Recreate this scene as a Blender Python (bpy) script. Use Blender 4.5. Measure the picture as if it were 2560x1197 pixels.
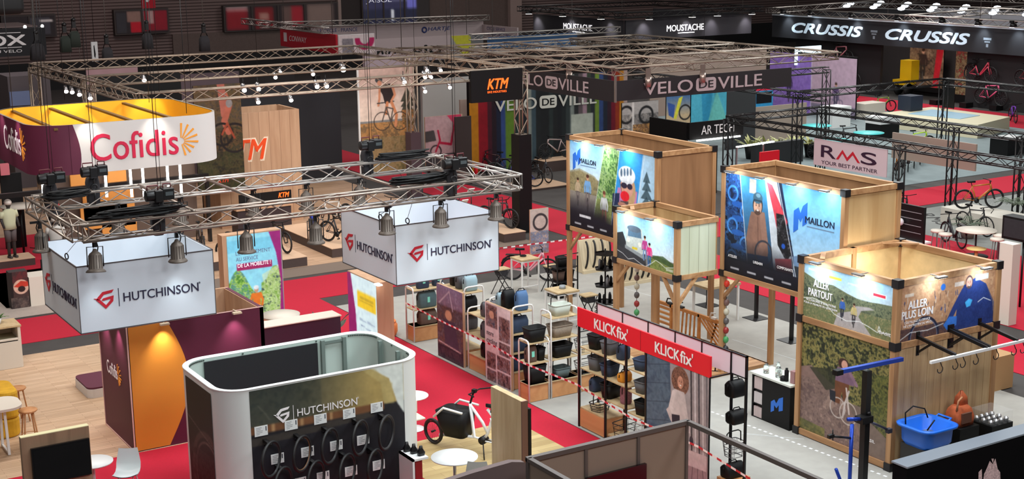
import bpy, math, random
import numpy as np
from mathutils import Vector, Matrix
for _o in list(bpy.data.objects): bpy.data.objects.remove(_o)
scene = bpy.context.scene
COL = scene.collection
PI = math.pi
rnd = random.Random(7)
# ---------------------------------------------------------------- camera
CAM_R = np.array([0.84998, -0.52669, -0.01220]); CAM_W = None
_yaw, _pit, _rol, FPX = 31.5721/57.3, 12.09322/57.3, -0.71472/57.3, 3538.73
_rt = np.array([math.cos(_yaw), -math.sin(_yaw), 0.0])
CAM_W = np.array([math.sin(_yaw)*math.cos(_pit), math.cos(_yaw)*math.cos(_pit), -math.sin(_pit)])
_up = np.cross(_rt, CAM_W)
CAM_R = _rt*math.cos(_rol) + _up*math.sin(_rol)
CAM_U = -_rt*math.sin(_rol) + _up*math.cos(_rol)
EYE = np.array([0.0, 0.0, 10.0])
_cd = bpy.data.cameras.new('camera'); _cam = bpy.data.objects.new('camera', _cd); COL.objects.link(_cam)
_cd.sensor_width = 36.0; _cd.lens = FPX/2560*36.0; _cd.clip_end = 400; _cd.clip_start = .1
_cam.matrix_world = Matrix(((CAM_R[0], CAM_U[0], -CAM_W[0], 0), (CAM_R[1], CAM_U[1], -CAM_W[1], 0), (CAM_R[2], CAM_U[2], -CAM_W[2], 10), (0, 0, 0, 1)))
scene.camera = _cam
# a point of the photograph carried onto a real plane of the hall
def ray(x, y): return CAM_R*(x-1280)/FPX - CAM_U*(y-598.5)/FPX + CAM_W
def G(x, y, z=0.0): d = ray(x, y); return EYE + d*((z-10)/d[2])
def RX(x, y, X): d = ray(x, y); return EYE + d*(X/d[0])
def RY(x, y, Y): d = ray(x, y); return EYE + d*(Y/d[1])
# ---------------------------------------------------------------- world, exposure, hall lamps
scene.view_settings.view_transform = 'Standard'; scene.view_settings.look = 'None'
scene.view_settings.exposure = 0.0; scene.view_settings.gamma = 1.0; scene.view_settings.use_curve_mapping = False
_w = bpy.data.worlds.new('hall_air'); scene.world = _w; _w.use_nodes = True
_w.node_tree.nodes['Background'].inputs[0].default_value = (.60, .55, .55, 1)
_w.node_tree.nodes['Background'].inputs[1].default_value = 0.10
def area(loc, size, energy, col=(1, 1, 1), target=None, sy=None, spread=None):
    l = bpy.data.lights.new('area_light', 'AREA'); l.energy = energy; l.color = col
    l.size = size
    if sy: l.shape = 'RECTANGLE'; l.size_y = sy
    if spread: l.spread = spread
    o = bpy.data.objects.new('area_light', l); COL.objects.link(o); o.location = loc
    if target is not None: o.rotation_euler = (Vector(target)-Vector(loc)).to_track_quat('-Z', 'Y').to_euler()
    return o
def spot(loc, target, energy, angle=50, col=(1, 1, 1), blend=.6, r=.05):
    l = bpy.data.lights.new('spot_light', 'SPOT'); l.energy = energy; l.color = col; l.spot_size = math.radians(angle); l.spot_blend = blend; l.shadow_soft_size = r
    o = bpy.data.objects.new('spot_light', l); COL.objects.link(o); o.location = loc
    o.rotation_euler = (Vector(target)-Vector(loc)).to_track_quat('-Z', 'Y').to_euler()
    return o
# high bay lamps under the roof (well above the picture)
for _x, _y, _e, _c in [(3, 29, 520, (1, .93, .86)), (11, 20, 700, (.90, .97, 1)), (11, 32, 420, (1, .95, .92)), (20, 18, 900, (.90, .97, 1)), (20, 30, 650, (.92, .98, 1)),
                   (18, 46, 520, (1, .9, .84)), (30, 26, 600, (1, .96, .92)), (32, 44, 420, (1, .95, .92)), (43, 36, 950, (.96, 1, 1)), (50, 50, 1100, (.97, 1, .98)), (60, 60, 900, (1, .98, .95)),
                   (12, 62, 260, (1, .88, .85)), (34, 66, 330, (1, .92, .9)), (28, 84, 300, (1, .86, .84)), (52, 84, 300, (1, .92, .88)), (74, 64, 500, (1, .95, .92))]:
    area((_x, _y, 14), 5.0, _e*1.75, _c, (_x, _y, 0))
# flood lamps on the gallery side of the roof, aimed down the hall
for _x, _y, _tx, _ty, _e in [(-4, 6, 6, 26, 900), (9, 5, 14, 26, 1000), (21, 5, 21, 24, 800), (34, 16, 36, 40, 700), (10, 34, 20, 56, 500)]:
    area((_x, _y, 15), 4.0, _e*1.0, (.97, .98, 1), (_tx, _ty, 1))
for _x, _e in ((26, 300), (46, 340), (70, 300)): area((_x, 88, 15), 5.0, _e*.9, (1, .86, .82), (_x, 100, 5))  # added lights that brighten the back wall; no real fixtures behind them
# ---------------------------------------------------------------- materials
def lin(c):
    return tuple(((v/255)/12.92 if v/255 <= .04045 else ((v/255+.055)/1.055)**2.4) for v in c)
MATS = {}
def mat(name, c, rough=.6, metal=0, emit=0, noise=0, scale=8, alpha=1, trans=0, coat=0, ecol=None):
    if name in MATS: return MATS[name]
    m = bpy.data.materials.new(name); m.use_nodes = True; MATS[name] = m
    nt = m.node_tree; b = nt.nodes['Principled BSDF']; l = lin(c)
    b.inputs['Base Color'].default_value = (*l, 1); b.inputs['Roughness'].default_value = rough; b.inputs['Metallic'].default_value = metal
    if emit:
        b.inputs['Emission Color'].default_value = (*lin(ecol or c), 1); b.inputs['Emission Strength'].default_value = emit
    if trans: b.inputs['Transmission Weight'].default_value = trans
    if alpha < 1: b.inputs['Alpha'].default_value = alpha
    if coat: b.inputs['Coat Weight'].default_value = coat
    if noise:
        tc = nt.nodes.new('ShaderNodeTexCoord'); n = nt.nodes.new('ShaderNodeTexNoise'); n.inputs['Scale'].default_value = scale; n.inputs['Detail'].default_value = 4
        r = nt.nodes.new('ShaderNodeMapRange'); r.inputs[1].default_value = .3; r.inputs[2].default_value = .7; r.inputs[3].default_value = 1-noise; r.inputs[4].default_value = 1+noise
        mx = nt.nodes.new('ShaderNodeMix'); mx.data_type = 'RGBA'; mx.blend_type = 'MULTIPLY'; mx.inputs[0].default_value = 1; mx.inputs[6].default_value = (*l, 1)
        nt.links.new(tc.outputs['Object'], n.inputs['Vector']); nt.links.new(n.outputs['Fac'], r.inputs[0]); nt.links.new(r.outputs[0], mx.inputs[7]); nt.links.new(mx.outputs[2], b.inputs['Base Color'])
    return m
def wood(name, c, c2, axis='z', sc=6, rough=.55, planks=0):
    if name in MATS: return MATS[name]
    m = mat(name, c, rough); nt = m.node_tree; b = nt.nodes['Principled BSDF']
    tc = nt.nodes.new('ShaderNodeTexCoord'); mp = nt.nodes.new('ShaderNodeMapping')
    s = {'x': (.12, 1, 1), 'y': (1, .12, 1), 'z': (1, 1, .10)}[axis]; mp.inputs['Scale'].default_value = s
    n = nt.nodes.new('ShaderNodeTexNoise'); n.inputs['Scale'].default_value = sc; n.inputs['Detail'].default_value = 6; n.inputs['Distortion'].default_value = .6
    cr = nt.nodes.new('ShaderNodeValToRGB'); cr.color_ramp.elements[0].position = .32; cr.color_ramp.elements[1].position = .68
    cr.color_ramp.elements[0].color = (*lin(c2), 1); cr.color_ramp.elements[1].color = (*lin(c), 1)
    nt.links.new(tc.outputs['Object'], mp.inputs['Vector']); nt.links.new(mp.outputs[0], n.inputs['Vector']); nt.links.new(n.outputs['Fac'], cr.inputs[0])
    out = cr.outputs[0]
    if planks:
        mp2 = nt.nodes.new('ShaderNodeMapping'); mp2.inputs['Scale'].default_value = (1, 1, 1)
        br = nt.nodes.new('ShaderNodeTexBrick'); br.inputs['Color1'].default_value = (1, 1, 1, 1); br.inputs['Color2'].default_value = (.80, .77, .74, 1); br.inputs['Mortar'].default_value = (.55, .5, .45, 1)
        br.inputs['Scale'].default_value = 1; br.inputs['Brick Width'].default_value = 1.1; br.inputs['Row Height'].default_value = planks; br.inputs['Mortar Size'].default_value = .004; br.offset = .37
        mx = nt.nodes.new('ShaderNodeMix'); mx.data_type = 'RGBA'; mx.blend_type = 'MULTIPLY'; mx.inputs[0].default_value = 1
        nt.links.new(tc.outputs['Object'], mp2.inputs['Vector']); nt.links.new(mp2.outputs[0], br.inputs['Vector']); nt.links.new(out, mx.inputs[6]); nt.links.new(br.outputs['Color'], mx.inputs[7]); out = mx.outputs[2]
    nt.links.new(out, b.inputs['Base Color'])
    return m
def ridged(name, c, per, axis='z', depth=.5, rough=.6):
    if name in MATS: return MATS[name]
    m = mat(name, c, rough); nt = m.node_tree; b = nt.nodes['Principled BSDF']
    tc = nt.nodes.new('ShaderNodeTexCoord'); wv = nt.nodes.new('ShaderNodeTexWave'); wv.bands_direction = axis.upper(); wv.inputs['Scale'].default_value = .314/per
    bp = nt.nodes.new('ShaderNodeBump'); bp.inputs['Strength'].default_value = depth; bp.inputs['Distance'].default_value = .1
    nt.links.new(tc.outputs['Object'], wv.inputs['Vector']); nt.links.new(wv.outputs['Fac'], bp.inputs['Height']); nt.links.new(bp.outputs[0], b.inputs['Normal'])
    return m
def print_mat(name, emit=0, rough=.55):
    if name in MATS: return MATS[name]
    m = mat(name, (128, 128, 128), rough); nt = m.node_tree; b = nt.nodes['Principled BSDF']; b.inputs['Specular IOR Level'].default_value = .25
    a = nt.nodes.new('ShaderNodeAttribute'); a.attribute_name = 'Col'
    if emit < .5: nt.links.new(a.outputs['Color'], b.inputs['Base Color'])
    else: b.inputs['Base Color'].default_value = (.02, .02, .02, 1)
    if emit: nt.links.new(a.outputs['Color'], b.inputs['Emission Color']); b.inputs['Emission Strength'].default_value = emit
    return m
BLACK = mat('black_paint', (15, 15, 16), .55); BLACK.node_tree.nodes['Principled BSDF'].inputs['Specular IOR Level'].default_value = .25; BLACKM = mat('black_metal', (26, 25, 26), .38, .3); DARK = mat('dark_fabric', (38, 36, 40), .85, noise=.15)
RUB = mat('black_rubber', (24, 23, 24), .55); SILVER = mat('silver_tube', (172, 166, 160), .34, .85); STEEL = mat('steel', (190, 190, 192), .28, .9)
BRONZE = mat('brown_grey_truss', (150, 138, 128), .36, .8)
WHITE = mat('white_laminate', (232, 233, 232), .4); CREAM = mat('cream_laminate', (214, 204, 190), .5); WMET = mat('white_metal', (228, 226, 222), .4)
RED = mat('signal_red', (226, 12, 36), .5); REDC = mat('red_carpet', (182, 10, 44), .95, noise=.06, scale=30)
GREYC = mat('grey_carpet', (160, 157, 150), .9, noise=.06, scale=3); DGREY = mat('dark_grey_floor', (62, 58, 56), .8, noise=.12, scale=2)
PINE = wood('pine_timber', (190, 146, 102), (150, 106, 68), 'z'); PINEX = wood('pine_timber_x', (190, 146, 102), (150, 106, 68), 'x'); PINEY = wood('pine_timber_y', (190, 146, 102), (150, 106, 68), 'y')
PLY = wood('pine_board', (206, 172, 124), (182, 144, 96), 'z', 3); OAK = wood('light_oak_board', (196, 172, 132), (174, 148, 108), 'z', 7)
KWOOD = wood('pinkish_oak_panel', (196, 158, 126), (180, 140, 108), 'z', 5)
FLOORW = wood('oak_plank_floor', (212, 182, 152), (192, 160, 128), 'x', 5, .5, .1); FLOORY = wood('pale_plank_floor', (206, 184, 132), (186, 160, 108), 'x', 4, .5, .2)
PRINT = print_mat('printed_sheet'); SCREEN = print_mat('lit_screen', .9); FABLIT = print_mat('printed_fabric', 0)
LED = mat('led_tube', (255, 252, 246), .4, emit=6); LAMPW = mat('lamp_lens', (255, 246, 236), .4, emit=14)
MAROON = mat('maroon_board', (84, 20, 48), .6); ORANGE = mat('orange_board', (212, 136, 44), .55)
# ---------------------------------------------------------------- mesh builder
def nrm(v): v = np.array(v, float); return v/(np.linalg.norm(v)+1e-12)
class MB:
    def __init__(s): s.v = []; s.f = []; s.m = []; s.s = []; s.q = []
    def add(s, vs, fs, mi=0, sm=False):
        b = len(s.v); s.q.append((b, len(s.f))); s.v += [tuple(map(float, p)) for p in vs]
        for f in fs: s.f.append(tuple(b+i for i in f)); s.m.append(mi); s.s.append(sm)
        return s
    def box(s, x0, x1, y0, y1, z0, z1, mi=0):
        x0, x1 = min(x0, x1), max(x0, x1); y0, y1 = min(y0, y1), max(y0, y1); z0, z1 = min(z0, z1), max(z0, z1)
        return s.add([(x, y, z) for z in (z0, z1) for y in (y0, y1) for x in (x0, x1)], [(0, 2, 3, 1), (4, 5, 7, 6), (0, 1, 5, 4), (2, 6, 7, 3), (0, 4, 6, 2), (1, 3, 7, 5)], mi)
    def obox(s, c, size, rz=0, mi=0, ax=None):
        ca, sa = math.cos(rz), math.sin(rz); X = np.array([ca, sa, 0]); Y = np.array([-sa, ca, 0]); Z = np.array([0, 0, 1.])
        if ax: X, Y, Z = [nrm(a) for a in ax]
        c = np.array(c, float); h = [q/2 for q in size]
        return s.add([c+X*i*h[0]+Y*j*h[1]+Z*k*h[2] for k in (-1, 1) for j in (-1, 1) for i in (-1, 1)], [(0, 2, 3, 1), (4, 5, 7, 6), (0, 1, 5, 4), (2, 6, 7, 3), (0, 4, 6, 2), (1, 3, 7, 5)], mi)
    def beam(s, p0, p1, w, h, mi=0, up=(0, 0, 1)):
        p0, p1 = np.array(p0, float), np.array(p1, float); d = nrm(p1-p0); u = np.array(up, float)
        if abs(d@u) > .95: u = np.array([1., 0, 0])
        r = nrm(np.cross(d, u)); u = np.cross(r, d)
        return s.obox((p0+p1)/2, (np.linalg.norm(p1-p0), w, h), ax=(d, r, u), mi=mi)
    def tube(s, pts, r, n=6, mi=0, closed=False, caps=True, sm=True):
        P = [np.array(p, float) for p in pts]; k = len(P); rr = r if isinstance(r, (list, tuple)) else [r]*k
        T = [nrm((P[(i+1) % k] if closed or i < k-1 else P[i])-(P[i-1] if closed or i > 0 else P[i])) for i in range(k)]
        u = np.array([0, 0, 1.]) if abs(T[0][2]) < .9 else np.array([1., 0, 0]); vs = []
        for i in range(k):
            u = nrm(u-T[i]*(u@T[i])); w = np.cross(T[i], u)
            vs += [P[i]+(u*math.cos(a)+w*math.sin(a))*rr[i] for a in [2*PI*j/n for j in range(n)]]
        fs = [(i*n+j, i*n+(j+1) % n, ((i+1) % k)*n+(j+1) % n, ((i+1) % k)*n+j) for i in range(k if closed else k-1) for j in range(n)]
        if caps and not closed: fs += [tuple(range(n-1, -1, -1)), tuple((k-1)*n+j for j in range(n))]
        return s.add(vs, fs, mi, sm)
    def cyl(s, p0, p1, r0, r1=None, n=12, mi=0, sm=True): return s.tube([p0, p1], [r0, r0 if r1 is None else r1], n, mi, sm=sm)
    def lathe(s, prof, c=(0, 0, 0), n=16, mi=0, sm=True, ax=None, caps=True):
        X, Y, Z = ax or ((1, 0, 0), (0, 1, 0), (0, 0, 1)); X, Y, Z = map(np.array, (X, Y, Z)); c = np.array(c, float)
        vs = [c+Z*z+(X*math.cos(2*PI*j/n)+Y*math.sin(2*PI*j/n))*r for r, z in prof for j in range(n)]; k = len(prof)
        fs = [(i*n+j, i*n+(j+1) % n, (i+1)*n+(j+1) % n, (i+1)*n+j) for i in range(k-1) for j in range(n)]
        if caps: fs += [tuple(range(n-1, -1, -1)), tuple((k-1)*n+j for j in range(n))]
        return s.add(vs, fs, mi, sm)
    def loft(s, rings, mi=0, sm=True, caps=True):
        n = len(rings[0]); k = len(rings); vs = [p for r in rings for p in r]
        fs = [(i*n+j, i*n+(j+1) % n, (i+1)*n+(j+1) % n, (i+1)*n+j) for i in range(k-1) for j in range(n)]
        if caps: fs += [tuple(range(n-1, -1, -1)), tuple((k-1)*n+j for j in range(n))]
        return s.add(vs, fs, mi, sm)
    def blob(s, c, r, n=12, k=7, mi=0):
        rx, ry, rz = r if isinstance(r, (tuple, list)) else (r, r, r); c = np.array(c, float)
        return s.loft([[c+np.array([math.sin(a)*math.cos(2*PI*j/n)*rx, math.sin(a)*math.sin(2*PI*j/n)*ry, -math.cos(a)*rz]) for j in range(n)] for a in [PI*(.02+.96*i/(k-1)) for i in range(k)]], mi)
    def ring(s, c, axis, R, r, n=24, m=6, mi=0):
        a = nrm(axis); u = nrm(np.cross(a, (0, 0, 1) if abs(a[2]) < .9 else (1, 0, 0))); w = np.cross(a, u); c = np.array(c, float)
        return s.tube([c+(u*math.cos(2*PI*i/n)+w*math.sin(2*PI*i/n))*R for i in range(n)], r, m, mi, closed=True)
    def prism(s, pts, fr, d0, d1, mi=0, sm=False):
        n = len(pts); A = [fr.p(u, v, d0) for u, v in pts]; B = [fr.p(u, v, d1) for u, v in pts]
        return s.add(A+B, [tuple(range(n)), tuple(range(2*n-1, n-1, -1))]+[(i, n+i, n+(i+1) % n, (i+1) % n) for i in range(n)], mi, sm)
    def truss(s, p0, p1, w=.29, bay=.45, rc=.025, rb=.011, mi=0, up=(0, 0, 1), tri=False, n=6):
        p0, p1 = np.array(p0, float), np.array(p1, float); d = nrm(p1-p0); L = np.linalg.norm(p1-p0); u = np.array(up, float)
        if abs(d@u) > .95: u = np.array([0, 1., 0])
        r = nrm(np.cross(d, u)); u = np.cross(r, d); h = w/2
        cs = [r*-h+u*h, r*h+u*h, u*-h] if tri else [r*-h+u*-h, r*h+u*-h, r*h+u*h, r*-h+u*h]
        for c in cs: s.tube([p0+c, p1+c], rc, n, mi)
        k = max(2, int(round(L/bay))); q = len(cs)
        for e in range(q):
            a, b = cs[e], cs[(e+1) % q]
            for i in range(k):
                A, B = (a, b) if (i+e) % 2 else (b, a)
                s.tube([p0+d*L*i/k+A, p0+d*L*(i+1)/k+B], rb, 4, mi, caps=False)
            for t in (0, L):
                s.tube([p0+d*t+a, p0+d*t+b], rb, 4, mi, caps=False)
        return s
    def build(s, name, mats, parent=None, loc=None, bevel=0):
        me = bpy.data.meshes.new(name)
        o = bpy.data.objects.new(name, me); COL.objects.link(o)
        off = np.zeros(3)
        if parent is not None:
            o.parent = parent; q = parent
            while q is not None: off += np.array(q.location); q = q.parent
        elif loc is not None: off = np.array(loc, float); o.location = loc
        me.from_pydata([tuple(np.array(p)-off) for p in s.v], [], s.f)
        mats = mats if isinstance(mats, (list, tuple)) else [mats]
        for m in mats: me.materials.append(m)
        me.polygons.foreach_set('material_index', s.m); me.polygons.foreach_set('use_smooth', s.s); me.update()
        if bevel:
            b = o.modifiers.new('edge', 'BEVEL'); b.width = bevel; b.segments = 2; b.limit_method = 'ANGLE'
        return o
def each(mb, name, mats, parent):
    """every piece of the builder becomes a part of its own"""
    q = mb.q+[(len(mb.v), len(mb.f))]
    for (v0, f0), (v1, f1) in zip(q[:-1], q[1:]):
        m = MB(); m.v = mb.v[v0:v1]; m.f = [tuple(i-v0 for i in f) for f in mb.f[f0:f1]]; m.m = mb.m[f0:f1]; m.s = mb.s[f0:f1]; m.build(name, mats, parent)
class Frame:
    """a wall face: o = its top left corner, r = to the right, u = up, n = towards the viewer"""
    def __init__(s, o, r, u=(0, 0, 1)): s.o = np.array(o, float); s.r = nrm(r); s.u = nrm(u); s.n = np.cross(s.r, s.u)
    def p(s, u, v, d=0): return s.o+s.r*u-s.u*v+s.n*d
def FX(X, y, z): return Frame((X, y, z), (0, -1, 0))
def FY(x, Y, z): return Frame((x, Y, z), (1, 0, 0))
# ---------------------------------------------------------------- scene bookkeeping
def thing(name, label, cat, loc=(0, 0, 0), group=None, rz=0):
    o = bpy.data.objects.new(name, None); COL.objects.link(o); o.location = tuple(map(float, loc)); o.rotation_euler = (0, 0, rz); o.empty_display_size = .1
    o['label'] = label; o['category'] = cat
    if group: o['group'] = group
    return o
def tag(o, label, cat, group=None, kind=None):
    o['label'] = label; o['category'] = cat
    if group: o['group'] = group
    if kind: o['kind'] = kind
    return o
def struct(o): o['kind'] = 'structure'; return o
def dup(root, loc, rz=0, label=None, group=None, sc=None, mats=None):
    r = root.copy(); COL.objects.link(r); r.location = tuple(map(float, loc)); r.rotation_euler = (0, 0, rz)
    if sc: r.scale = (sc, sc, sc) if not isinstance(sc, tuple) else sc
    if label: r['label'] = label
    if group: r['group'] = group
    def cp(src, dst):
        for ch in list(src.children):
            c = ch.copy(); COL.objects.link(c); c.parent = dst
            if mats:
                for i, sl in enumerate(c.material_slots):
                    nm = sl.material.name if sl.material else None
                    if nm in mats: sl.link = 'OBJECT'; sl.material = mats[nm]
            cp(ch, c)
    cp(root, r)
    return r
FONT = None
def text(body, fr, u, v, w, h, m, parent, name='lettering', d=.004, ext=.004, shear=0, off=0, res=4, sp=1.0):
    c = bpy.data.curves.new('t', 'FONT'); c.body = body; c.resolution_u = res; c.extrude = .001; c.shear = shear; c.space_character = sp; c.fill_mode = 'BOTH'
    o = bpy.data.objects.new('t', c); COL.objects.link(o)
    dg = bpy.context.evaluated_depsgraph_get(); me = bpy.data.meshes.new_from_object(o.evaluated_get(dg))
    bpy.data.objects.remove(o); bpy.data.curves.remove(c)
    n = len(me.vertices); A = np.zeros(n*3); me.vertices.foreach_get('co', A); A = A.reshape(-1, 3)
    lo, hi = A.min(0), A.max(0); U = u+(A[:, 0]-lo[0])/(hi[0]-lo[0]+1e-9)*w; Vv = v+(hi[1]-A[:, 1])/(hi[1]-lo[1]+1e-9)*h; D = d+(A[:, 2] > 0)*ext
    P = fr.o[None]+U[:, None]*fr.r-Vv[:, None]*fr.u+D[:, None]*fr.n
    F = [tuple(f.vertices) for f in me.polygons]
    if off:   # heavier weight: the same glyphs laid again a little to each side
        b = off*h/.7; Q = [P+fr.r*(i*b)+fr.u*(j*b*.7)+fr.n*(q*(.0012+h*.004)) for q, (i, j) in enumerate(((-1, -1), (1, -1), (-1, 1), (1, 1)))]; F = [tuple(v+k*n for v in f) for k in range(4) for f in F]; P = np.concatenate(Q); bpy.data.meshes.remove(me); me = bpy.data.meshes.new(name)
        me.from_pydata(P.tolist(), [], F)
    off_ = np.zeros(3); q = parent
    while q is not None: off_ += np.array(q.location); q = q.parent
    me.vertices.foreach_set('co', (P-off_).ravel()); me.name = name
    me.materials.clear(); me.materials.append(m); me.update()
    ob = bpy.data.objects.new(name, me); COL.objects.link(ob); ob.parent = parent
    return ob
class Pic:
    """a printed picture: colours laid on a fine grid of vertices"""
    def __init__(s, w, h, n=110):
        s.w, s.h = w, h; s.px = max(4, int(n*1.25)); s.py = max(4, int(s.px*h/w)); s.nx, s.ny = 2*s.px, 2*s.py; s.a = w/h; s.grain = .1
        s.U, s.V = np.meshgrid(np.linspace(0, 1, s.nx), np.linspace(0, 1, s.ny)); s.C = np.full((s.ny, s.nx, 3), 128.0); s.rs = np.random.RandomState(int(w*1000+h*77) % 9999)
    def put(s, mk, c, al=1.0):
        a = (mk*al)[..., None] if mk.dtype != bool else (mk.astype(float)*al)[..., None]
        s.C = s.C*(1-a)+np.array(c, float)*a; return s
    def grad(s, c0, c1, v0=0, v1=1, mk=None):
        t = np.clip((s.V-v0)/(v1-v0), 0, 1)[..., None]; g = np.array(c0, float)*(1-t)+np.array(c1, float)*t
        m = ((s.V >= v0) & (s.V <= v1) if mk is None else mk)[..., None]; s.C = np.where(m, g, s.C); return s
    def mpoly(s, pts):
        m = np.zeros(s.U.shape, bool); n = len(pts)
        for i in range(n):
            (x0, y0), (x1, y1) = pts[i], pts[(i+1) % n]
            if y0 == y1: continue
            c = ((y0 > s.V) != (y1 > s.V)) & (s.U < (x1-x0)*(s.V-y0)/(y1-y0)+x0); m ^= c
        return m
    def poly(s, pts, c, al=1): return s.put(s.mpoly(pts), c, al)
    def rect(s, u0, v0, u1, v1, c, al=1): return s.put((s.U >= u0) & (s.U <= u1) & (s.V >= v0) & (s.V <= v1), c, al)
    def ell(s, cx, cy, rx, ry, c, al=1): return s.put(((s.U-cx)/rx)**2+((s.V-cy)/ry)**2 < 1, c, al)
    def cir(s, cx, cy, r, c, al=1): return s.ell(cx, cy, r/s.a, r, c, al)
    def circ(s, cx, cy, r, t, c, al=1, sq=1):
        d = np.hypot((s.U-cx)*s.a/sq, s.V-cy); return s.put(np.abs(d-r) < t/2, c, al)
    def line(s, pts, t, c, al=1):
        for (x0, y0), (x1, y1) in zip(pts[:-1], pts[1:]):
            ax, bx = x0*s.a, x1*s.a; dx, dy = bx-ax, y1-y0; q = np.clip(((s.U*s.a-ax)*dx+(s.V-y0)*dy)/(dx*dx+dy*dy+1e-9), 0, 1)
            s.put(np.hypot(s.U*s.a-ax-q*dx, s.V-y0-q*dy) < t/2, c, al)
        return s
    def fuzz(s, sc, seed=0):
        r = np.random.RandomState(seed); g = r.rand(int(sc)+3, int(sc*s.a)+3); y = s.V*sc; x = s.U*sc*s.a; i = y.astype(int); j = x.astype(int); fy, fx = y-i, x-j
        return g[i, j]*(1-fy)*(1-fx)+g[i+1, j]*fy*(1-fx)+g[i, j+1]*(1-fy)*fx+g[i+1, j+1]*fy*fx
    def noise(s, mk, cols, sc=14, seed=1, al=.8):
        f = (s.fuzz(sc, seed)+.5*s.fuzz(sc*2.3, seed+1)+.25*s.fuzz(sc*5, seed+2))/1.75; k = len(cols)
        f = .55*f+.3*s.fuzz(sc*5, seed+3)+.15*s.fuzz(sc*11, seed+4)
        f = np.clip((f-.36)/.28, 0, .999)*(k-1); i = f.astype(int); t = (f-i)[..., None]; A = np.array(cols, float); c = A[i]*(1-t)+A[np.minimum(i+1, k-1)]*t
        s.C = np.where((mk if mk is not None else np.ones(s.U.shape, bool))[..., None], s.C*(1-al)+c*al, s.C); return s
    def head(s, x, y, h, skin=(214, 166, 140), hair=(70, 50, 42), beard=False, smile=True):
        a = s.a; w = h*.74/a
        s.ell(x, y, w*.56, h*.56, hair); s.ell(x, y+.07*h, w*.46, h*.47, skin); s.ell(x+.22*w, y+.1*h, w*.22, h*.36, tuple(q*.86 for q in skin), .7)
        for k in (-.17, .17): s.ell(x+k*w, y+.02*h, w*.075, h*.03, (60, 46, 42)); s.line([(x+(k-.1)*w, y-.06*h), (x+(k+.1)*w, y-.06*h)], .025*h, hair)
        s.line([(x+.02*w, y+.05*h), (x+.04*w, y+.17*h)], .03*h, tuple(q*.8 for q in skin))
        if beard: s.ell(x, y+.4*h, w*.3, h*.16, hair, .85)
        s.ell(x+.01*w, y+.29*h, w*.15, h*.045, (236, 226, 220) if smile else (150, 80, 76)); return s
    def rider(s, x, y, h, top, legs, skin=(214, 160, 130), bike=(40, 40, 44), hel=None, front=True):
        a = s.a; q = lambda u, v: (x+u*h/a, y+v*h)
        if front:
            s.ell(x, y+.82*h, .035*h/a, .2*h, bike); s.ell(x, y+.82*h, .015*h/a, .15*h, (150, 140, 130), .6); s.line([q(-.16, .5), q(.16, .5)], .025*h, bike)
        else:
            for k in (-.22, .22): s.circ(x+k*h/a, y+.8*h, .17*h, .02*h, bike)
            s.line([q(-.22, .8), q(-.1, .55), q(.16, .55), q(.02, .8), q(-.1, .55)], .022*h, bike); s.line([q(.22, .8), q(.14, .46)], .022*h, bike)
        s.line([q(-.05, .45), q(-.07, .66), q(-.05, .84)], .07*h, legs); s.line([q(.05, .45), q(.07, .62), q(.05, .78)], .07*h, legs)
        s.poly([q(-.1, .17), q(.1, .17), q(.09, .48), q(-.09, .48)], top); s.line([q(-.1, .2), q(-.15, .36), q(-.13, .48)], .055*h, top); s.line([q(.1, .2), q(.15, .36), q(.13, .48)], .055*h, top)
        s.ell(x, y+.09*h, .055*h/a, .075*h, skin); s.ell(x, y+.045*h, .065*h/a, .05*h, hel or (60, 40, 30))
        return s
    def build(s, name, fr, u, v, m, parent, d=.004, curve=None):
        f = 1+s.grain*((s.fuzz(26, 3)-.5)+(s.fuzz(60, 5)-.5)*.8); s.C = np.clip(s.C*f[..., None], 0, 255)
        avg = lambda A: A.reshape(s.py, 2, s.px, 2, -1).mean((1, 3))
        s.C = avg(s.C); K = np.pad(s.C, ((1, 1), (1, 1), (0, 0)), 'edge'); s.C = s.C*.6+.1*(K[:-2, 1:-1]+K[2:, 1:-1]+K[1:-1, :-2]+K[1:-1, 2:])
        s.U, s.V = np.meshgrid(np.linspace(0, 1, s.px), np.linspace(0, 1, s.py)); s.nx, s.ny = s.px, s.py
        n = s.nx*s.ny; us = u+s.U.ravel()*s.w; vs = v+s.V.ravel()*s.h
        if curve is None: P = fr.o[None]+us[:, None]*fr.r-vs[:, None]*fr.u+fr.n*d
        else: P = np.array([curve(a, b, d) for a, b in zip(us, vs)])
        off = np.zeros(3); q = parent
        while q is not None: off += np.array(q.location); q = q.parent
        me = bpy.data.meshes.new(name); i = np.arange(n).reshape(s.ny, s.nx)
        F = np.stack([i[:-1, :-1], i[1:, :-1], i[1:, 1:], i[:-1, 1:]], -1).reshape(-1, 4)
        me.from_pydata((P-off).tolist(), [], F.tolist()); c = s.C.reshape(-1, 3)/255.0
        c = np.where(c <= .04045, c/12.92, ((np.clip(c, 0, 1)+.055)/1.055)**2.4)
        at = me.color_attributes.new('Col', 'FLOAT_COLOR', 'POINT'); at.data.foreach_set('color', np.concatenate([c, np.ones((n, 1))], 1).ravel())
        me.materials.append(m); me.update(); o = bpy.data.objects.new(name, me); COL.objects.link(o); o.parent = parent
        return o
def rrect(x0, x1, y0, y1, r, k=6):
    out = []
    for cx, cy, a0 in ((x1-r, y1-r, 0), (x0+r, y1-r, PI/2), (x0+r, y0+r, PI), (x1-r, y0+r, 1.5*PI)):
        out += [(cx+r*math.cos(a0+PI/2*i/k), cy+r*math.sin(a0+PI/2*i/k)) for i in range(k+1)]
    return out
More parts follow.
